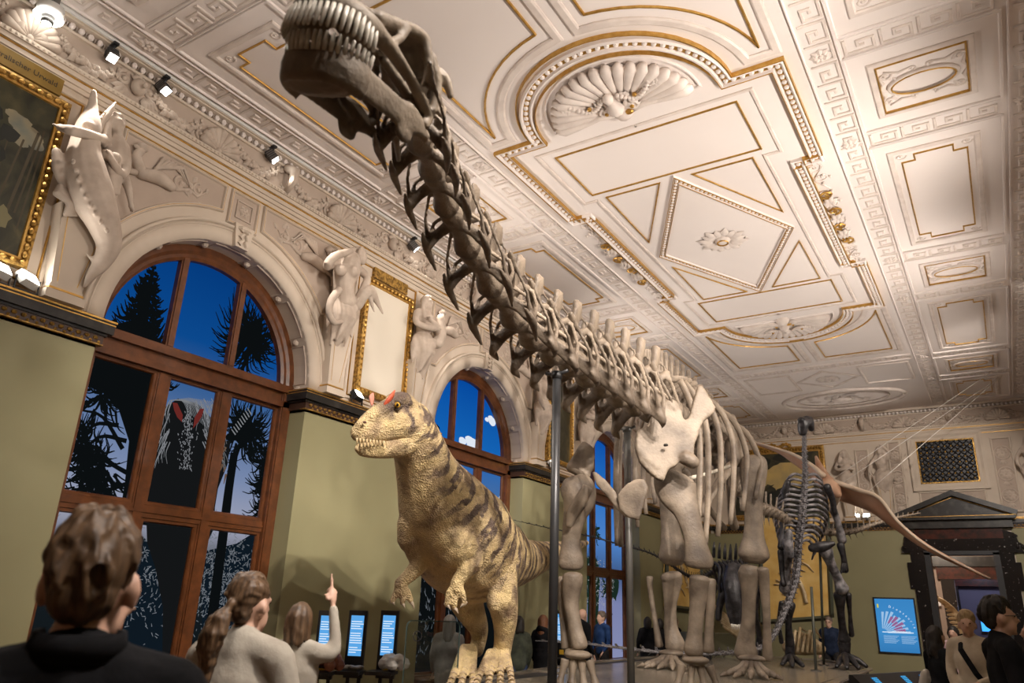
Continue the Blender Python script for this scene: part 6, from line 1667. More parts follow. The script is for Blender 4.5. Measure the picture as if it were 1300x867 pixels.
pl_m = mat('plinth_green', (.16, .155, .09), .7)
for (lab, x0, y0, x1, d) in (('low green plinth behind the black carnivore skeleton', 868, 802, 960, 17.5),):
    a, b = dep(x0, y0, d), dep(x1, y0, d); o = tag(MB().box((-.5*(b-a).length, -.35, 0), (.5*(b-a).length, .35, a.z-ZPOD)).build('plinth', pl_m), lab, 'plinth'); c = (a+b)/2
    o.location = (c.x, c.y, ZPOD); o.rotation_euler.z = math.atan2(b.y-a.y, b.x-a.x)
BH = thing('fossil_skull', 'yellowish fossil skull lying on the podium behind the upright skeleton', 'fossil', tuple(onz(1020, 836, ZPOD))); inv = Matrix.Translation(-Vector(BH.location)); q = random.Random(6)
m_ = MB(); limb(m_, [dep(1000, 822, 17.0), dep(1018, 817, 17.0), dep(1042, 824, 17.0)], [.16, .26, .14], 10)
for i in range(16): m_.ell(dep(q.uniform(1000, 1042), q.uniform(812, 830), 16.8), (.10, .08, .06), 7, 5)
m_.xf(inv).blob('cranium', bone_yel, BH, .04, 1)
for i in range(6):
    m_ = MB().tube([dep(1000+i*6, 828, 16.6), dep(1004+i*6, 805-i % 3*4, 16.8), dep(1012+i*6, 802+i % 2*8, 17.0)], [.04, .035, .015], 6); m_.xf(inv).build('jaw_bone', bone_yel, BH, True)
FL = thing('fossil_flipper', 'fan of yellowish flipper bones on the plinth below the black skull', 'fossil', tuple(dep(930, 800, 16.8))); inv = Matrix.Translation(-Vector(FL.location))
for i in range(7):
    a = dep(906+i*2, 768+i*4.5, 16.6); b = dep(952, 806+i*1.0, 16.9)
    m_ = MB().tube([a, a.lerp(b, .5)+Vector((0, 0, -.05)), b], [.03, .06, .05], 7); m_.xf(inv).build('flipper_bone', bone_yel, FL, True)
# ------------------------------------------------------------------ people
skin_a = mat('skin_light', (.55, .33, .24), .5, col2=(.60, .38, .28), scale=8)
def hair_mat(name, a, b):
    M = mat(name, a, .55, col2=b, scale=30, contrast=(.3, .7)); nt = M.node_tree; n = next(x for x in nt.nodes if x.type == 'TEX_NOISE'); tc = next(x for x in nt.nodes if x.type == 'TEX_COORD')
    mp_ = nt.nodes.new('ShaderNodeMapping'); mp_.inputs['Scale'].default_value = (2.2, 2.2, .35); nt.links.new(tc.outputs['Object'], mp_.inputs[0]); nt.links.new(mp_.outputs[0], n.inputs['Vector']); return M
h_brown = hair_mat('hair_brown', (.045, .024, .012), (.15, .085, .042)); h_dark = hair_mat('hair_black', (.008, .007, .006), (.025, .018, .014))
h_blond = hair_mat('hair_blond', (.28, .19, .09), (.45, .33, .17)); h_red = hair_mat('hair_auburn', (.10, .035, .014), (.2, .08, .03)); h_gray = hair_mat('hair_cropped', (.10, .07, .055), (.16, .12, .09))
def cloth(name, a, b=None, r=.85, s=10): return mat(name, a, r, col2=b, scale=s, bump=.35, bscale=14, spec=.15)
c_black = cloth('cloth_black', (.005, .005, .006), (.010, .010, .012)); c_navy = cloth('cloth_navy', (.010, .016, .035), (.02, .03, .06)); c_blue = cloth('cloth_blue', (.012, .035, .12), (.025, .06, .17))
c_grey = cloth('cloth_light_grey', (.36, .32, .27), (.44, .40, .34)); c_beige = cloth('cloth_beige', (.48, .41, .31), (.56, .49, .38)); c_olive = cloth('cloth_olive', (.035, .04, .03), (.06, .065, .045))
c_coat = cloth('cloth_grey_coat', (.26, .26, .26), (.34, .34, .34)); c_white = cloth('cloth_white', (.60, .56, .50), (.68, .64, .58)); c_denim = cloth('cloth_denim', (.02, .03, .06), (.04, .055, .1)); c_trou = cloth('cloth_charcoal', (.015, .014, .014), (.03, .028, .028))
c_pink = cloth('cloth_pink', (.5, .3, .33), (.55, .4, .42))

def hand_prims(m_, w, d, side, s, curl=.5, point=False):
    """w wrist, d direction of the hand; five fingers"""
    w = Vector(w); d = Vector(d).normalized(); a, b = frame_of(d)
    limb(m_, [w, w+d*.045*s, w+d*.085*s], [.026*s, .036*s, .036*s], 8, .55)
    for k in range(4):
        base = w+d*.09*s+a*(k-1.5)*.019*s; L = (.07, .08, .075, .058)[k]*s*(1.8 if point and k == 1 else 1)
        c = 0.0 if (point and k == 1) else (1.5 if point else curl)
        p1 = base+d*L*.5*math.cos(c*.4)+b*L*.5*math.sin(c*.4)*side; p2 = p1+d*L*.5*math.cos(c*1.3)+b*L*.5*math.sin(c*1.3)*side
        fk = 1.75 if (point and k == 1) else (1.3 if s < .7 else 1.0)
        limb(m_, [base, p1, p2], [.0095*s*fk, .009*s*fk, .0075*s*fk], 6, sub=2)
    t0 = w+d*.03*s-a*.034*s; t1 = t0+(d*.6-a*.7).normalized()*.035*s; t2 = t1+(d*.9-a*.2+b*.3*side).normalized()*.03*s
    limb(m_, [t0, t1, t2], [.013*s, .011*s, .009*s], 6, sub=2)

def person(label, loc, face, H=1.75, vox=.02, top=c_black, bottom=c_trou, hair=h_brown, style='short', arms=None, head_turn=0.0, head_tilt=0.0, group=None, sleeves=True, sk_=None, female=False, seated=False, lean=0.0, extra=None, legs=None, bulk=1.0, headz=None, point=None):
    """face: world angle of the facing direction; local +Y forward, +X the person's right"""
    s = H/1.75; o = thing('person', label, 'person', loc, group); o.rotation_euler = (0, 0, face-PI/2)
    sk_ = sk_ or skin_a; W = .185 if not female else .165
    def V(x, y, z): return Vector((x*s, (y+lean*max(0, z-.9))*s, z*s))
    hc = V(0, .02, 1.60)
    R3 = Matrix.Translation(hc) @ Matrix.Rotation(head_turn, 4, 'Z') @ Matrix.Rotation(head_tilt, 4, 'X')
    def Hd(x, y, z): return R3 @ Vector((x*s, y*s, z*s))
    arms = arms or {}
    aL = arms.get('L', [(-.24, -.02, 1.14), (-.25, .08, .90)]); aR = arms.get('R', [(.24, -.02, 1.14), (.25, .08, .90)])
    if legs is None: legs = [[(-.10, 0, .92), (-.11, .02, .50), (-.11, -.02, .09)], [(.10, 0, .92), (.11, .02, .50), (.11, -.02, .09)]]
    def torso(m_, k, hip=True):
        limb(m_, [V(0, 0, .95), V(0, .01, 1.10), V(0, .015, 1.28), V(0, 0, 1.42)], [.155*s*k*bulk, .14*s*k*bulk, .165*s*k*bulk, .11*s*k], 14, .72, up=(0, 1, 0))
        for sd in (-1, 1): limb(m_, [V(sd*.05, 0, 1.43), V(sd*W, -.01, 1.40)], [.07*s*k, .068*s*k], 9)
    def armset(m_, k, stop=None):
        for A, sd in ((aL, -1), (aR, 1)):
            P_ = [V(sd*W, -.01, 1.40), V(*A[0]), V(*A[1])]; r_ = [.062*s*k, .047*s*k, .032*s*k]
            if stop == 'short': P_ = [P_[0], P_[0].lerp(P_[1], .8)]; r_ = [.068*s*k, .062*s*k]
            limb(m_, P_, r_, 9)
    def legset(m_, k):
        for Lg in legs: limb(m_, [V(*Lg[0]), V(*Lg[1]), V(*Lg[2])], [.095*s*k, .062*s*k, .045*s*k], 10)
    # body (one continuous surface)
    b = MB(); torso(b, .9); armset(b, .9); legset(b, .9)
    limb(b, [V(0, 0, 1.42), Hd(0, -.02, -.09)], [.06*s, .055*s], 9)
    b.ell(Hd(0, -.012, .02), (.073*s, .092*s, .105*s), 14, 10, R3.to_3x3().normalized()); b.ell(Hd(0, .03, -.05), (.056*s, .060*s, .066*s), 12, 8, R3.to_3x3().normalized())
    b.tube([Hd(0, .085, .02), Hd(0, .108, -.018), Hd(0, .085, -.032)], [.010*s, .016*s, .012*s], 6)
    b.ell(Hd(0, .080, -.062), (.022*s, .012*s, .010*s), 6, 4); b.ell(Hd(0, .075, -.098), (.02*s, .016*s, .016*s), 6, 4)
    for sd in (-1, 1):
        b.ell(Hd(sd*.080, -.012, -.012), (.012*s, .024*s, .036*s), 8, 6, Matrix.Rotation(sd*.35, 3, 'Z')); b.ell(Hd(sd*.03, .078, .022), (.022*s, .012*s, .010*s), 6, 4)
    for A, sd in ((aL, -1), (aR, 1)):
        d = V(*A[1])-V(*A[0]); hand_prims(b, V(*A[1])+d.normalized()*.015, d, -sd if point == sd else sd, s, .5, point == sd)
    for Lg in legs: limb(b, [V(*Lg[2]), V(Lg[2][0], Lg[2][1]+.14, Lg[2][2]-.05)], [.04*s, .035*s], 8)
    b.blob('body', sk_, o, vox, 1 if vox < .012 else 2, .4)
    # clothes
    t = MB(); torso(t, 1.06)
    if sleeves is True: armset(t, 1.12)
    else: armset(t, 1.08, 'short')
    limb(t, [V(0, -.008, 1.42), V(0, -.012, 1.485)], [.085*s, .064*s], 10)
    for sd in (-1, 1): limb(t, [V(sd*.03, -.015, 1.46), V(sd*.11, -.015, 1.425)], [.05*s, .055*s], 9)
    if extra == 'puffer':
        for k in range(6): t.ell(V(0, 0, .95+.08*k), (.19*s, .15*s, .05*s), 12, 6)
    if extra in ('coat', 'puffer'): limb(t, [V(0, 0, 1.0), V(0, 0, .62)], [.17*s, .19*s], 12)
    if extra in ('hood', 'puffer'): limb(t, [V(-.09, -.05, 1.47), V(0, -.10, 1.50), V(.09, -.05, 1.47)], [.05*s, .06*s, .05*s], 9)
    if extra == 'collar': t.tube([V(.075*math.cos(a), .06*math.sin(a)-.005, 1.475+.012*math.sin(a*2)) for a in np.linspace(0, 2*PI, 17)], [(.014*s, .03*s)]*17, 6)
    t.blob('top', top, o, vox*1.1, 3)
    g = MB(); limb(g, [V(-.02, 0, .96), V(.02, 0, .96)], [.15*s, .15*s], 12, .75, up=(0, 1, 0)); legset(g, 1.1); g.blob('trousers', bottom, o, max(vox*1.2, .018), 2)
    for Lg in legs:
        f = MB(); limb(f, [V(Lg[2][0], Lg[2][1]-.03, Lg[2][2]-.035), V(Lg[2][0], Lg[2][1]+.10, Lg[2][2]-.045), V(Lg[2][0], Lg[2][1]+.17, Lg[2][2]-.055)], [.045*s, .042*s, .03*s], 9); f.build('shoe', c_black, o, True)
    # hair
    if style != 'none':
        hm = MB(); R_ = random.Random(len(label)); near = vox < .0145; Rm = R3.to_3x3().normalized(); rs = .0075 if near else .012
        hm.ell(Hd(0, -.022, .038), (.078*s, .095*s, .102*s), 16, 12, Rm); hm.ell(Hd(0, -.062, -.018), (.062*s, .046*s, .060*s), 12, 8, Rm)
        def onhead(a, e, k=1.0):
            z = .034+.104*math.sin(e)*k; y = -.022+.095*math.cos(e)*math.sin(a)*k; x = .080*math.cos(e)*math.cos(a)*k
            if e < .1 and math.sin(a) < 0: y -= .012
            return (x, y, z)
        n = (60 if near else 34)
        if style == 'ponytail':
            tie = (0, -.122, .0)
            for i in range(n):
                a = R_.uniform(-.35, PI+.35); e = R_.uniform(-.1, 1.25)
                p0 = onhead(a, e, 1.01); p1 = onhead(a+(-PI/2-a)*.45 if a < PI/2 else a+(1.5*PI-a)*.45, e*.75+.12, 1.05); p2 = tuple(q*.9+t_*.1 for q, t_ in zip((0+p1[0]*.35, -.108, .012+p1[2]*.15), tie))
                if p0[1] > .05 and p0[2] < .075: continue
                hm.tube([Hd(*p0), Hd(*p1), Hd(*p2), Hd(*tie)], [rs*s*.7, rs*s, rs*s, rs*s*.8], 5)
            for k in range(26 if near else 9):
                w_ = R_.gauss(0, .026); u_ = R_.gauss(0, .012); ph = R_.uniform(0, 6)
                P_ = [tie]+[(-.012*q+w_*(.5+.35*math.sin(q*.8))+.012*math.sin(q*1.7+ph), -.135-.028*math.sin(q*.9)+u_-.006*q, -.055*q-.01*(q > 5)*R_.random()) for q in range(1, 8)]
                hm.tube([Hd(*p) for p in P_], [.010*s, .016*s, .018*s, .018*s, .016*s, .013*s, .010*s, .004*s], 5)
            hm.ell(Hd(*tie), (.022*s,)*3, 8, 6)
        elif style in ('long', 'curly', 'bob'):
            zl = {'long': -.27, 'curly': -.25, 'bob': -.15}[style]
            for i in range(n):
                a = R_.uniform(PI*.93, PI*2.07); e0 = R_.uniform(.5, 1.4); x1, y1, z1 = onhead(a, R_.uniform(.05, .35), 1.06); zz = zl+R_.uniform(-.03, .05); ph = R_.uniform(0, 6); wv = .012 if style == 'curly' else .004
                P_ = [Hd(*onhead(a+R_.uniform(-.3, .3), e0, 1.02)), Hd(x1, y1, z1)]
                for q in range(1, 5):
                    t_ = q/4; P_.append(Hd(x1*(1.06+.18*t_*(style == 'curly'))+wv*math.sin(q*2.2+ph), y1*(1.0-.05*t_)+wv*math.cos(q*2.2+ph)-.01*t_, z1+(zz-z1)*t_))
                r_ = rs*1.25 if near else .018
                hm.tube(P_, [r_*s*.7, r_*s, r_*s, r_*s, r_*s*.9, r_*s*.4], 5)
            limb(hm, [Hd(0, -.05, 0), Hd(0, -.055, zl*.55), Hd(0, -.05, zl+.03)], [.068*s, .055*s, .04*s], 10, .6, up=(0, 1, 0))
        else:
            top_ = .02 if style == 'short' else .0
            for i in range(n if style == 'short' else n//2):
                a = R_.uniform(0, 2*PI); e1 = R_.uniform((-.62 if math.sin(a) < -.6 else .05) if math.sin(a) < .3 else .45, .75) if style == 'short' else R_.uniform(-.35 if math.sin(a) < .2 else .5, .6)
                e0 = min(1.5, e1+R_.uniform(.45, .8)); tw = R_.uniform(-.35, .35); lift = R_.uniform(1.02, 1.02+top_*2.6)
                P_ = [Hd(*onhead(a+tw, e0, 1.0)), Hd(*onhead(a+tw*.6, (e0+e1)/2+.1, lift)), Hd(*onhead(a, e1, lift)), Hd(*onhead(a-tw*.4, e1-.16, 1.03))]
                hm.tube(P_, [rs*s*.8, rs*s*1.3, rs*s*1.2, rs*s*.4], 5)
            if style == 'short':
                for i in range(16 if near else 8):
                    a = R_.uniform(0, 2*PI); q0 = onhead(a, 1.15, 1.0); tw = R_.uniform(.3, 1.1)
                    hm.tube([Hd(*q0), Hd(*onhead(a+tw*.5, 1.3, 1.10)), Hd(*onhead(a+tw, 1.0, 1.12)), Hd(*onhead(a+tw*1.2, .7, 1.05))], [rs*s, rs*s*1.5, rs*s*1.3, rs*s*.4], 5)
        me = hm.remesh(.0065 if near else max(vox*.8, .012), 3 if near else 1, 'hair', .5)
        if near:
            Ri = R3.inverted(); sd_ = len(label)*1.7
            n_ = len(me.vertices); co = np.empty(n_*3); me.vertices.foreach_get('co', co); co = co.reshape(-1, 3); nr = np.array([v.normal[:] for v in me.vertices])
            dsp = np.zeros(n_)
            for i in range(n_):
                p = (Ri @ Vector(co[i]))/s
                if p.z > -.03 or style in ('short', 'crop'):
                    th = math.atan2(p.x, p.y+.02); rr = math.hypot(p.x, p.y+.02)
                    q = Vector((math.cos(th)*3.2+sd_, math.sin(th)*3.2, rr*9+p.z*6)); q2 = Vector((math.cos(th)*9, math.sin(th)*9+sd_, rr*12+p.z*9))
                    if style == 'ponytail': q = Vector((p.x*9+sd_, (p.z-.02)*42/(1+8*max(0, .1-p.y)), p.y*6)); q2 = q*2.3
                else: q = Vector((p.x*38+sd_, p.y*38, p.z*9)); q2 = q*2.2
                dsp[i] = noise.noise(q)*(.0085 if style == 'short' else .006)+noise.noise(q2)*.0045
            me.vertices.foreach_set('co', (co+nr*dsp[:, None]*s).ravel()); me.update()
        link('hair', me, hair, o)
    # eyes and brows
    for sd in (-1, 1): MB().ell(Hd(sd*.029, .077, .012), (.009*s, .007*s, .006*s), 6, 4).build('eye', mat('eye_dark', (.02, .015, .012), .2), o, True)
    return o, V, Hd
def stand(px, py, d, H=None, dz=0.0):
    """floor point under a head seen at (px,py) at depth d, and the height that puts the head there"""
    p = dep(px, py, d); Hh = (p.z+dz)/1.60*1.75
    return (p.x, p.y, 0), (H or Hh)
def ang(px, off_=0.0):
    r = ray(px, 433); return math.atan2(r[1], r[0])+off_          # facing straight away from the camera, plus offset (negative = turned to the right)

# near visitors
l, H = stand(116, 742, 1.56)
o, V, Hd = person('man with tousled brown hair in a black jumper watching the dinosaurs, seen from behind', l, ang(116, -.12), H, .0095, c_black, c_trou, h_brown, 'short', head_turn=-.18, extra='collar', bulk=1.08)
MB().tube([V(.074*math.cos(a), .068*math.sin(a)-.016, 1.492+.006*math.sin(a)) for a in np.linspace(PI*.85, PI*2.15, 17)], [(.012, .030)]*17, 6).build('collar', c_black, o, True)
l, H = stand(112, 763, 2.35)
person('person in dark clothes mostly hidden behind the man in the black jumper', l, ang(146, -1.5), H, .014, c_trou, c_trou, h_dark, 'short')
l, H = stand(316, 768, 3.25)
WOM = person('woman with a long brown ponytail and light grey jumper carrying a girl', l, ang(316, -.55), H, .0125, c_grey, c_denim, h_brown, 'ponytail', female=True, head_turn=-.2,
             arms={'L': [(-.24, .02, 1.14), (-.25, .10, .92)], 'R': [(.25, .06, 1.16), (.30, .26, 1.12)]})
p = dep(383, 775, 3.3); GH = 1.06; gz = p.z-1.60*GH/1.75*1.05
girl, V, Hd = person('small girl in a pale shirt pointing up with one raised arm', (p.x, p.y, gz), ang(383, -.45), GH, .011, c_grey, c_pink, h_brown, 'bob', female=True, head_turn=-.1,
       arms={'L': [(-.30, -.02, 1.18), (-.33, .06, .95)], 'R': [(.26, .05, 1.42), (.20, .10, 1.70)]}, legs=[[(-.10, .02, .92), (-.16, .30, .80), (-.16, .30, .45)], [(.10, .02, .92), (.16, .30, .80), (.16, .30, .45)]], point=1)
# visitors by the podium and windows
def vis(label, px, py, d, off_, **k):
    l, H = stand(px, py, d); return person(label, l, ang(px, off_), H, **k)
vis('person in a pale grey hooded coat standing behind the glass barrier', 571, 792, 10.6, -.3, vox=.026, top=c_coat, bottom=c_coat, hair=hair_mat('hood_grey', (.26, .26, .26), (.34, .34, .34)), style='long', extra='coat', bulk=1.25)
vis('person with black hair in an olive jacket left of the dark pole', 658, 792, 12.0, .5, vox=.026, top=c_olive, bottom=c_denim, hair=h_dark, style='bob', bulk=1.15)
vis('person with auburn hair in a black hooded jacket beside the dark pole', 690, 790, 13.3, -.6, vox=.026, top=c_black, bottom=c_trou, hair=h_red, style='long', extra='puffer', bulk=1.15)
vis('bald man in a black padded jacket behind the forelimb of the sauropod', 739, 781, 15.0, -.9, vox=.026, top=c_black, bottom=c_trou, style='none', extra='puffer')
o, V, Hd = vis('man in a blue jacket holding a white paper bag by the third window', 764, 784, 15.6, 2.2, vox=.026, top=c_blue, bottom=c_trou, hair=h_gray, style='crop', arms={'L': [(-.25, .02, 1.12), (-.20, .12, .95)], 'R': [(.25, 0, 1.12), (.22, .12, .92)]})
bag = tag(MB().box((-.13, -.05, -.26), (.13, .05, 0)).build('paper_bag', mat('paper_white', (.6, .57, .52), .7)), 'white paper bag held by the man in blue', 'bag')
hp = o.matrix_basis @ V(.21, .16, .80); bag.location = hp
m_ = MB(); m_.tube([(-.06, 0, 0), (-.05, 0, .08), (.05, 0, .08), (.06, 0, 0)], .006, 5); m_.build('handle', mat('cord_white', (.5, .48, .44), .7), bag)
vis('woman with dark hair and a backpack in front of the sauropod hind leg', 822, 790, 17.7, .1, vox=.026, top=c_black, bottom=c_trou, hair=h_dark, style='bob', extra='coat', female=True)
vis('dark-haired visitor behind the slim shin bone of the sauropod', 838, 792, 18.3, -.4, vox=.03, top=c_trou, bottom=c_trou, hair=h_dark, style='bob')
vis('long-haired visitor in black before the yellow wall slab', 857, 790, 19.2, -.8, vox=.03, top=c_black, bottom=c_trou, hair=h_brown, style='long', female=True)
o, V, Hd = vis('man with glasses in a navy top behind the podium', 1052, 790, 18.8, 2.9, vox=.026, top=c_navy, bottom=c_trou, hair=h_gray, style='crop', bulk=1.15)
def glasses(o, Hd, s=1.0):
    m_ = MB()
    for sd in (-1, 1):
        m_.tube([Hd(sd*.032+.022*math.cos(a), .098, .014+.018*math.sin(a)) for a in np.linspace(0, 2*PI, 13)], .0025, 5); m_.tube([Hd(sd*.055, .095, .016), Hd(sd*.074, .0, .012)], .0025, 5)
    m_.tube([Hd(-.01, .1, .016), Hd(.01, .1, .016)], .0025, 5); m_.build('glasses', blackm, o)
glasses(o, Hd)
# group at the right
o, V, Hd = vis('woman with long dark curls in a black coat with a white bag', 1188, 809, 8.9, -.9, vox=.018, top=c_black, bottom=c_white, hair=h_dark, style='curly', female=True, head_turn=.1, extra='coat', arms={'L': [(-.22, .05, 1.14), (-.05, .22, 1.02)], 'R': [(.22, .02, 1.14), (.1, .22, 1.0)]})
m_ = MB(); limb(m_, [V(-.22, -.03, 1.16), V(-.25, -.02, .98), V(-.24, 0, .82)], [.09, .13, .11], 10, .6); b2 = m_.blob('bag', c_white, o, .02, 2)
o, V, Hd = vis('blond man in a beige jumper with a black shoulder strap in the doorway', 1229, 793, 8.3, 2.75, vox=.018, top=c_beige, bottom=c_trou, hair=h_blond, style='short', head_turn=.4, arms={'L': [(-.25, -.02, 1.14), (-.12, .20, 1.06)], 'R': [(.24, .0, 1.14), (.10, .22, .95)]})
m_ = MB().tube([V(.10, -.02, 1.50), V(.05, .135, 1.36), V(-.08, .16, 1.14), V(-.20, .10, .95)], [(.03, .008)]*4, 6, up=(0, 1, 0)); m_.build('shoulder_strap', c_black, o)
o, V, Hd = vis('young man with glasses in a black T-shirt hugging a woman', 1266, 784, 5.65, -1.25, vox=.0125, top=c_black, bottom=c_trou, hair=h_dark, style='short', sleeves=False, arms={'L': [(-.23, .06, 1.14), (-.06, .26, 1.12)], 'R': [(.27, .0, 1.12), (.20, .26, 1.10)]})
glasses(o, Hd)
vis('dark-haired woman in a pale top embraced by the man in the black T-shirt', 1320, 804, 5.8, 1.9, vox=.0135, top=c_white, bottom=c_trou, hair=h_dark, style='long', female=True, arms={'L': [(-.27, .10, 1.12), (-.10, .34, 1.02)], 'R': [(.27, .10, 1.18), (.12, .34, 1.08)]})
vis('visitor with dark hair in a pink top beyond the doorway', 1210, 804, 13.5, 2.9, vox=.03, top=c_pink, bottom=c_denim, hair=h_dark, style='bob')
# ------------------------------------------------------------------ kiosks, screens, barrier, desk
scr_blue = emis('screen_blue', (.10, .36, .75), 1.0); scr_text = emis('screen_text', (.75, .85, .95), 1.0)
kio_m = mat('kiosk_black', (.016, .015, .015), .4)
def kiosk(px, d, tag_, group):
    p = dep(px, 775, d); th = math.atan2(-p.y, -p.x)+PI/2          # faces the camera side
    o = thing('info_kiosk', tag_, 'kiosk', (p.x, p.y, 0)); o.rotation_euler.z = th-.25
    H_ = p.z; w_ = .118
    MB().box((-w_, -.03, .80), (w_, .03, H_)).build('panel', kio_m, o)
    sc = MB().box((-w_+.035, -.036, H_-.54), (w_-.035, -.031, H_-.06)).build('screen', scr_blue, o)
    m_ = MB(); q = random.Random(px)
    for i in range(15):
        if i in (0, 5, 11): continue
        m_.box((-w_+.045, -.039, H_-.11-i*.028), (-w_+.045+q.uniform(.08, .16), -.037, H_-.10-i*.028))
    tag(m_.build('screen_text', scr_text, sc), kind='stuff')
    MB().box((-.04, -.036, H_-.74), (.04, -.031, H_-.66)).build('yellow_icon', mat('icon_yellow', (.75, .45, .03), .5), o)
    MB().box((-.16, -.40, .86), (.17, -.03, .90)).build('shelf', kio_m, o)
    for x in (-.08, .06): MB().box((x, -.02, 0), (x+.04, .02, .80)).build('post', kio_m, o)
    MB().box((-.16, -.25, 0), (.16, .12, .03)).build('foot', kio_m, o)
    return o
def rock(label, kio, dx, r, m_, seed, flat=.6):
    q = random.Random(seed); b = MB()
    for i in range(14): b.ell((q.uniform(-1, 1)*r*.7, q.uniform(-1, 1)*r*.5, r*flat*.6+q.uniform(-.3, .4)*r*flat), (r*q.uniform(.3, .5), r*q.uniform(.3, .5), r*flat*q.uniform(.4, .6)), 6, 4)
    zmin = min(v[2] for v in b.v); b.v = [(x, y, z-zmin+.004) for x, y, z in b.v]
    me = b.remesh(.016, 0, 'rock_specimen'); me.polygons.foreach_set('use_smooth', [False]*len(me.polygons))
    o = link('rock_specimen', me, m_); tag(o, label, 'rock'); bpy.context.view_layer.update()
    o.location = kio.matrix_world @ Vector((dx, -.22, .90)); return o
k1 = kiosk(418, 9.4, 'black info kiosk beside the pointing girl', None); k2 = kiosk(456, 9.7, 'black info kiosk with a yellow icon between the other two kiosks', None); k3 = kiosk(496, 9.8, 'black info kiosk next to the glass barrier', None)
bpy.context.view_layer.update()
rock('rough red-brown rock on the kiosk shelf beside the pointing girl', k1, .12, .18, mat('rock_red', (.14, .045, .025), .55, col2=(.26, .10, .05), scale=9), 3, .9)
rock('flat pale rock chips on the middle kiosk shelf', k2, .06, .13, mat('rock_chip', (.40, .36, .32), .5, col2=(.2, .18, .16), scale=14), 4, .3)
rock('large silvery grey stone on the kiosk shelf by the glass barrier', k3, .16, .17, mat('rock_silver', (.34, .32, .29), .35, col2=(.50, .48, .44), scale=6), 5, .75)
p = dep(712, 782, 11.6)
k4 = kiosk(714, 13.7, 'black info kiosk behind the right forelimb of the sauropod', None)
# glass barrier
gl = bpy.data.materials.new('clear_glass'); gl.use_nodes = True; nt = gl.node_tree; nt.nodes.remove(nt.nodes['Principled BSDF'])
t = nt.nodes.new('ShaderNodeBsdfTransparent'); t.inputs[0].default_value = (.90, .93, .92, 1); g = nt.nodes.new('ShaderNodeBsdfGlossy'); g.inputs['Roughness'].default_value = .02; mx = nt.nodes.new('ShaderNodeMixShader'); mx.inputs[0].default_value = .07
nt.links.new(t.outputs[0], mx.inputs[1]); nt.links.new(g.outputs[0], mx.inputs[2]); nt.links.new(mx.outputs[0], nt.nodes['Material Output'].inputs[0])
a, b = dep(517, 788, 8.3), dep(584, 789, 8.6); c = (a+b)/2; L_ = (b-a).length
gb_ = thing('glass_barrier', 'clear glass barrier panel with rounded corner in front of the dinosaur feet', 'barrier', (c.x, c.y, 0)); gb_.rotation_euler.z = math.atan2(b.y-a.y, b.x-a.x)
hgt = c.z; r_ = .06
P = [(-L_/2, .05), (L_/2, .05), (L_/2, hgt-r_)]+arc(L_/2-r_, hgt-r_, r_, 0, PI/2, 6)+arc(-L_/2+r_, hgt-r_, r_, PI/2, PI, 6)
MB().prism(P, lambda u, v, w: (u, w, v), -.006, .006).build('pane', gl, gb_)
MB().strip(P, .012, .014, lambda u, v, w: (u, w-.007, v), True).build('edge', mat('glass_edge', (.10, .14, .13), .2), gb_)
m_ = MB().tube([(-L_/2+.13+.05*math.cos(q), -.009, hgt-.16+.05*math.sin(q)) for q in np.linspace(0, 2*PI, 21)], .005, 5); m_.tube([(-L_/2+.095, -.009, hgt-.125), (-L_/2+.165, -.009, hgt-.195)], .005, 5); m_.build('no_touch_sign', blackm, gb_)
MB().box((-L_/2, -.04, 0), (L_/2, .04, .07)).build('clamp_rail', greym, gb_)
# dinosaur family tree display on the far wall
dp = thing('wall_display', 'tall glowing blue display with a fan-shaped family tree on the far wall', 'display', fb(-2.78, .92, .06)); inv = Matrix.Translation(-Vector(dp.location))
MB().prism(rect(-3.31, .90, -2.25, 2.36), fb, .01, .07).xf(inv).build('housing', blackm, dp)
sc = MB().prism(rect(-3.27, .94, -2.29, 2.32), fb, .06, .075).xf(inv).build('screen', ramp_print('display_blue', [(0, (.03, .17, .42)), (.4, (.05, .26, .58)), (1, (.04, .22, .52))], -.1, 1.5, .95), dp)
F = off(fb, -3.16, 1.42, .076)
m_ = MB()
for i in range(9):
    a0 = PI/2*i/9+.02; a1 = PI/2*(i+.7)/9
    pts_ = [(.12*math.cos(a0), .12*math.sin(a0))]+arc(0, 0, .62-.03*(i % 3), a0, a1, 4)+[(.12*math.cos(a1), .12*math.sin(a1))]
    m_.add([F(u*1.15, v, .0005) for u, v in pts_], [tuple(range(len(pts_)))])
m_.xf(inv).build('fan_diagram', emis('fan_pale', (.35, .55, .80), .9), dp)
m_ = MB()
for i, (r0, r1) in enumerate(((.30, .52), (.28, .48), (.34, .55), (.30, .46), (.36, .56), (.30, .5))):
    a0 = .12+i*.17; m_.add([F(u*1.15, v, .001) for u, v in arc(0, 0, r1, a0, a0+.13, 3)+arc(0, 0, r0, a0+.13, a0, 3)], [tuple(range(8))])
m_.xf(inv).build('fan_groups', emis('fan_red', (.30, .12, .28), .9), dp)
m_ = MB(); m_.add([F(*q, .0012) for q in ((.0, .02), (.78, .02), (.78, .04), (.0, .04))], [(0, 1, 2, 3)]); m_.add([F(*q, .0012) for q in ((.25, .05), (.62, .05), (.62, .06), (.25, .06))], [(0, 1, 2, 3)])
m_.xf(inv).build('ground_line', scr_text, dp)
m_ = MB().add([F(*q, .0012) for q in ((-.06, .66), (-.02, .66), (-.02, .76), (-.06, .76))], [(0, 1, 2, 3)]); m_.xf(inv).build('yellow_icon', emis('icon_glow', (.7, .6, .05), .9), dp)
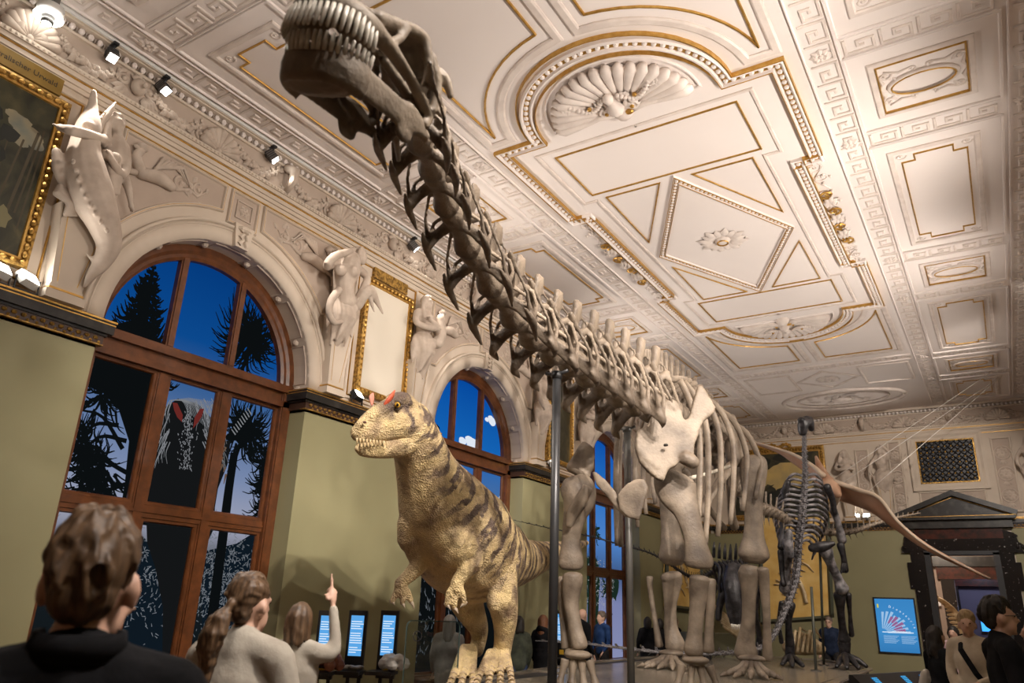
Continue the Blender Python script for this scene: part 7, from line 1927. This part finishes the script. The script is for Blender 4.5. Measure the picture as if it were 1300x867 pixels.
for i, ch in enumerate('Dinosauria'):
    a_ = PI*.40-i*PI*.036; q = Vector(F(.76*math.cos(a_)*1.08, .70*math.sin(a_), .0015))-Vector(dp.location)
    t = text(ch, .085, q, (PI/2, -(a_-PI/2)*-1, 0), scr_text, dp, name='letter', ext=.0005); t.rotation_euler = (PI/2, (PI/2-a_), 0)
m_ = MB()
for c_ in (0, .44):
    for i in range(6): m_.add([F(*q, .0012) for q in ((.02+c_, -.06-i*.035), (.40+c_-.04*(i % 3), -.06-i*.035), (.40+c_-.04*(i % 3), -.075-i*.035), (.02+c_, -.075-i*.035))], [(0, 1, 2, 3)])
tag(m_.xf(inv).build('caption_lines', emis('caption', (.30, .50, .75), .9), dp), kind='stuff')
# slanted desk with small screens at the podium edge
a, b = dep(1078, 866, 11.0), dep(1168, 846, 12.6)
dk = thing('info_desk', 'slanted black desk with small blue screens at the podium edge', 'desk', ((a.x+b.x)/2, (a.y+b.y)/2, 0)); dk.rotation_euler.z = math.atan2(b.y-a.y, b.x-a.x); L_ = (Vector((b.x, b.y, 0))-Vector((a.x, a.y, 0))).length
hz = a.z-.0
prof = [(-.30, 0), (.0, 0), (.0, hz+.10), (-.06, hz+.10), (-.30, hz-.12)]
MB().add([(-L_/2, y, z) for y, z in prof]+[(L_/2, y, z) for y, z in prof], [(0, 1, 2, 3, 4), (9, 8, 7, 6, 5)]+[(i, i+5, (i+1) % 5+5, (i+1) % 5) for i in range(5)]).build('body', kio_m, dk)
nrm = Vector((0, -.22, .24)).normalized()
for u in (-.45, .18, .62):
    c0 = Vector((u*L_/1.6, -.18, hz-.01))+nrm*.004; ux = Vector((1, 0, 0)); uy = Vector((0, .24, .22)).normalized()
    sc = MB().add([c0-ux*.10-uy*.10, c0+ux*.10-uy*.10, c0+ux*.10+uy*.10, c0-ux*.10+uy*.10], [(0, 1, 2, 3)]).build('screen', emis('desk_screen', (.02, .10, .25), 1.0), dk)
    m_ = MB()
    for r in range(6):
        for k in range(3):
            q = c0-ux*(.08-.058*k)+uy*(.075-.03*r)+nrm*.002; m_.add([q, q+ux*(.045), q+ux*.045+uy*.014, q+uy*.014], [(0, 1, 2, 3)])
    tag(m_.build('screen_text', emis('desk_text', (.10, .55, .95), 1.0), sc), kind='stuff')
# exit sign
ex = thing('exit_sign', 'small green exit sign on the far wall beside the doorway', 'sign', fb(.72, 3.55, .0)); MB().box((-.16, -.06, 0), (.16, 0, .16)).build('housing', lampw, ex); MB().box((-.15, -.064, .01), (.15, -.061, .15)).build('face', emis('exit_green', (.02, .45, .22), 1.4), ex)
m_ = MB(); m_.add([(-.10, -.066, .05), (-.02, -.066, .05), (-.02, -.066, .03), (.05, -.066, .08), (-.02, -.066, .13), (-.02, -.066, .10), (-.10, -.066, .10)], [tuple(range(7))]); m_.build('arrow', scr_text, ex)

# ------------------------------------------------------------------ lamps
def flood(label, pos, target, power, angle=110, color=WARM, size=.10, housing=lampw, on=True, group=None):
    """small floodlight standing on a ledge"""
    o = thing('floodlight', label, 'floodlight', pos, group); p = Vector(pos); t = Vector(target)
    d = (t-p).normalized(); R3 = d.to_track_quat('Z', 'Y').to_matrix().to_4x4()
    M4 = Matrix.Translation((0, 0, .14)) @ R3
    MB().box((-.10, -.07, -.05), (.10, .07, .03)).xf(M4).build('housing', housing, o)
    MB().box((-.085, -.055, .03), (.085, .055, .036)).xf(M4).build('lens', lampglow if on else blackm, o)
    m_ = MB(); m_.box((-.01, -.115, 0), (.01, -.105, .15)); m_.box((-.01, .105, 0), (.01, .115, .15)); m_.box((-.02, -.115, 0), (.02, .115, .012)); m_.build('bracket', blackm, o)
    if on: l = spot_light(p+Vector((0, 0, .14))+d*.06, target, power, angle, .9, color, size); l.name = 'flood_beam'
    return o
def track_spot(label, pos, target, power, angle=55, color=WARM, size=.05, glow=True, group=None):
    """spotlight hanging from the ceiling track"""
    o = thing('track_spotlight', label, 'spotlight', pos, group); p = Vector(pos); d = (Vector(target)-p).normalized()
    M4 = Matrix.Translation((0, 0, -.16)) @ d.to_track_quat('Z', 'Y').to_matrix().to_4x4()
    MB().tube([(0, 0, 0), (0, 0, -.10)], .018, 8).build('stem', blackm, o, True); MB().box((-.05, -.03, -.03), (.05, .03, 0)).build('adapter', blackm, o)
    b = MB(); b.box((-.055, -.055, -.08), (.055, .055, .08)); b.xf(M4).build('head', greym, o)
    MB().box((-.047, -.047, .08), (.047, .047, .085)).xf(M4).build('lens', lampglow, o)
    m_ = MB()
    for k in range(4): m_.box((-.058, -.058, -.07+.03*k), (.058, .058, -.06+.03*k))
    m_.xf(M4).build('cooling_fins', blackm, o)
    l = spot_light(p+Vector((0, 0, -.16))+d*.10, target, power, angle, .5, color, size); l.name = 'track_beam'
    return o
XT = AX-4.47
# tracks along both sides of the ceiling
for (x, y0, y1, nm) in ((XT-.06, 2.2, 20, 'trim_1'), (AX+4.53, -1, 20, 'trim_2')):
    o = struct(MB().box((x-.035, y0, ZC-.05), (x+.035, y1, ZC+.0)).build(nm, lampw)); MB().box((x-.012, y0, ZC-.055), (x+.012, y1, ZC-.049)).build('track_slot', plaster, o); MB().box((x-.036, y0-.012, ZC-.052), (x+.036, y0, ZC)).build('end_cap', blackm, o)
lab = ('near the track end above the mermaid statue', 'above the griffin panel of the first arch', 'above the male statue', 'behind the skeleton neck')
for k, ((px, py), tg, pw) in enumerate((((139, 42), (-3.6, 3.0, 1.0), 260), ((205, 86), (-3.4, 5.2, 2.0), 260), ((344, 177), (-4.5, 9.0, 3.0), 300), ((525, 296), (-4.5, 13.5, 2.5), 350))):
    q = onz(px, py, ZC-.05); track_spot('small grey track spotlight %s' % lab[k], (XT-.06, q.y+.13, ZC-.05), tg, pw, 70)
# round downlight at the corner
q = onx(62, 20, XT+.1); o = thing('ring_downlight', 'round white downlight with a bright lens hanging at the frieze', 'downlight', tuple(q))
MB().tube([(0, 0, -.02), (0, 0, .10)], .13, 24).build('shade', lampw, o, True)
MB().tube([(.13*math.cos(a), .13*math.sin(a), -.02) for a in np.linspace(0, 2*PI, 25)], .010, 6).build('glowing_ring', lampglow, o, True)
MB().tube([(0, 0, -.10), (0, 0, -.02)], .06, 16).build('snout', greym, o, True); MB().tube([(0, 0, -.105), (0, 0, -.10)], .045, 16).build('lens', lampglow, o)
MB().box((.02, -.03, .10), (.10, .03, ZC-q.z)).build('arm', greym, o)
l = spot_light(q+Vector((0, 0, -.14)), (-5.5, q.y+1.2, 2), 200, 70, .6); l.name = 'downlight_beam'

# left ledge floods (lit ones shine on the ceiling)
q = onx(-6, 350, XL+.06); flood('white floodlight on the ledge under the jungle painting, further along from the first', (XL+.11, q.y, ZLED), (AX-.5, q.y+1.2, ZC), 30, 90)
q = onx(30, 356, XL+.06); flood('white floodlight on the ledge below the corner of the jungle painting', (XL+.11, q.y+.02, ZLED), (AX-.5, q.y+2.0, ZC), 30, 90)
q = onx(458, 520, XL+.06); flood('black floodlight on the ledge under the blank panel', (XL+.11, q.y-.15, ZLED), (AX, q.y+1, ZC), 480, 100, housing=blackm)
q = onx(698, 606, XL+.06); flood('white floodlight on the ledge under the forest painting', (XL+.11, q.y, ZLED), (AX, q.y+1, ZC), 480, 105)
flood('white floodlight on the ledge past the third window', (XL+.11, 20.2, ZLED), (AX, 20, ZC), 120, 120)
for k, px in enumerate((1089, 1102)):
    q = ony(px, 668, YB-.06); flood('white floodlight on the far ledge %s' % ('nearer the landscape painting' if k == 0 else 'nearer the doorway'), (q.x, YB-.11, ZLED), (q.x-.3, YB-4, ZC), 70, 110)
# right-hand ledge and track (out of the frame, same fittings)
for y, pw in ((1.5, 600), (5.5, 900), (9.5, 980), (13.5, 780), (18.0, 240)):
    flood('white floodlight on the right-hand ledge at the %s bay' % {1.5: 'first', 5.5: 'second', 9.5: 'third', 13.5: 'fourth', 18.0: 'fifth'}[y], (XR-.11, y, ZLED), (AX-.9, y+.6, ZC), pw, 115)
XT2 = AX+4.53
for k, (y, tg, pw, an) in enumerate(((4.6, (-3.2, 9.2, 4.5), 2400, 27), (3.2, (-5.6, 8.4, 2.6), 2000, 42), (6.6, (-3.6, 12.0, 3.8), 700, 44), (8.6, (-4.4, 10.5, 2.2), 260, 50), (12.0, (-2.9, 15.2, 2.0), 900, 46), (2.0, (-2.7, 3.6, 4.0), 1700, 48), (1.2, (-7.9, 8.2, 2.4), 1300, 46), (5.4, (-7.9, 12.0, 3.0), 800, 60), (0.4, (-1.2, 2.6, 1.4), 500, 70), (15.5, (-3.0, 24.3, 3.2), 1500, 65), (14.2, (-1.2, 18.0, 1.0), 420, 70), (2.7, (-1.72, 1.75, 3.5), 1500, 30))):
    track_spot('grey track spotlight on the right-hand track, number %s from the near end' % ('one two three four five six seven eight nine ten eleven twelve'.split()[sorted([4.6, 3.2, 6.6, 8.6, 12.0, 2.0, 1.2, 5.4, .4, 15.5, 14.2, 2.7]).index(y)]), (XT2, y, ZC-.05), tg, pw, an)
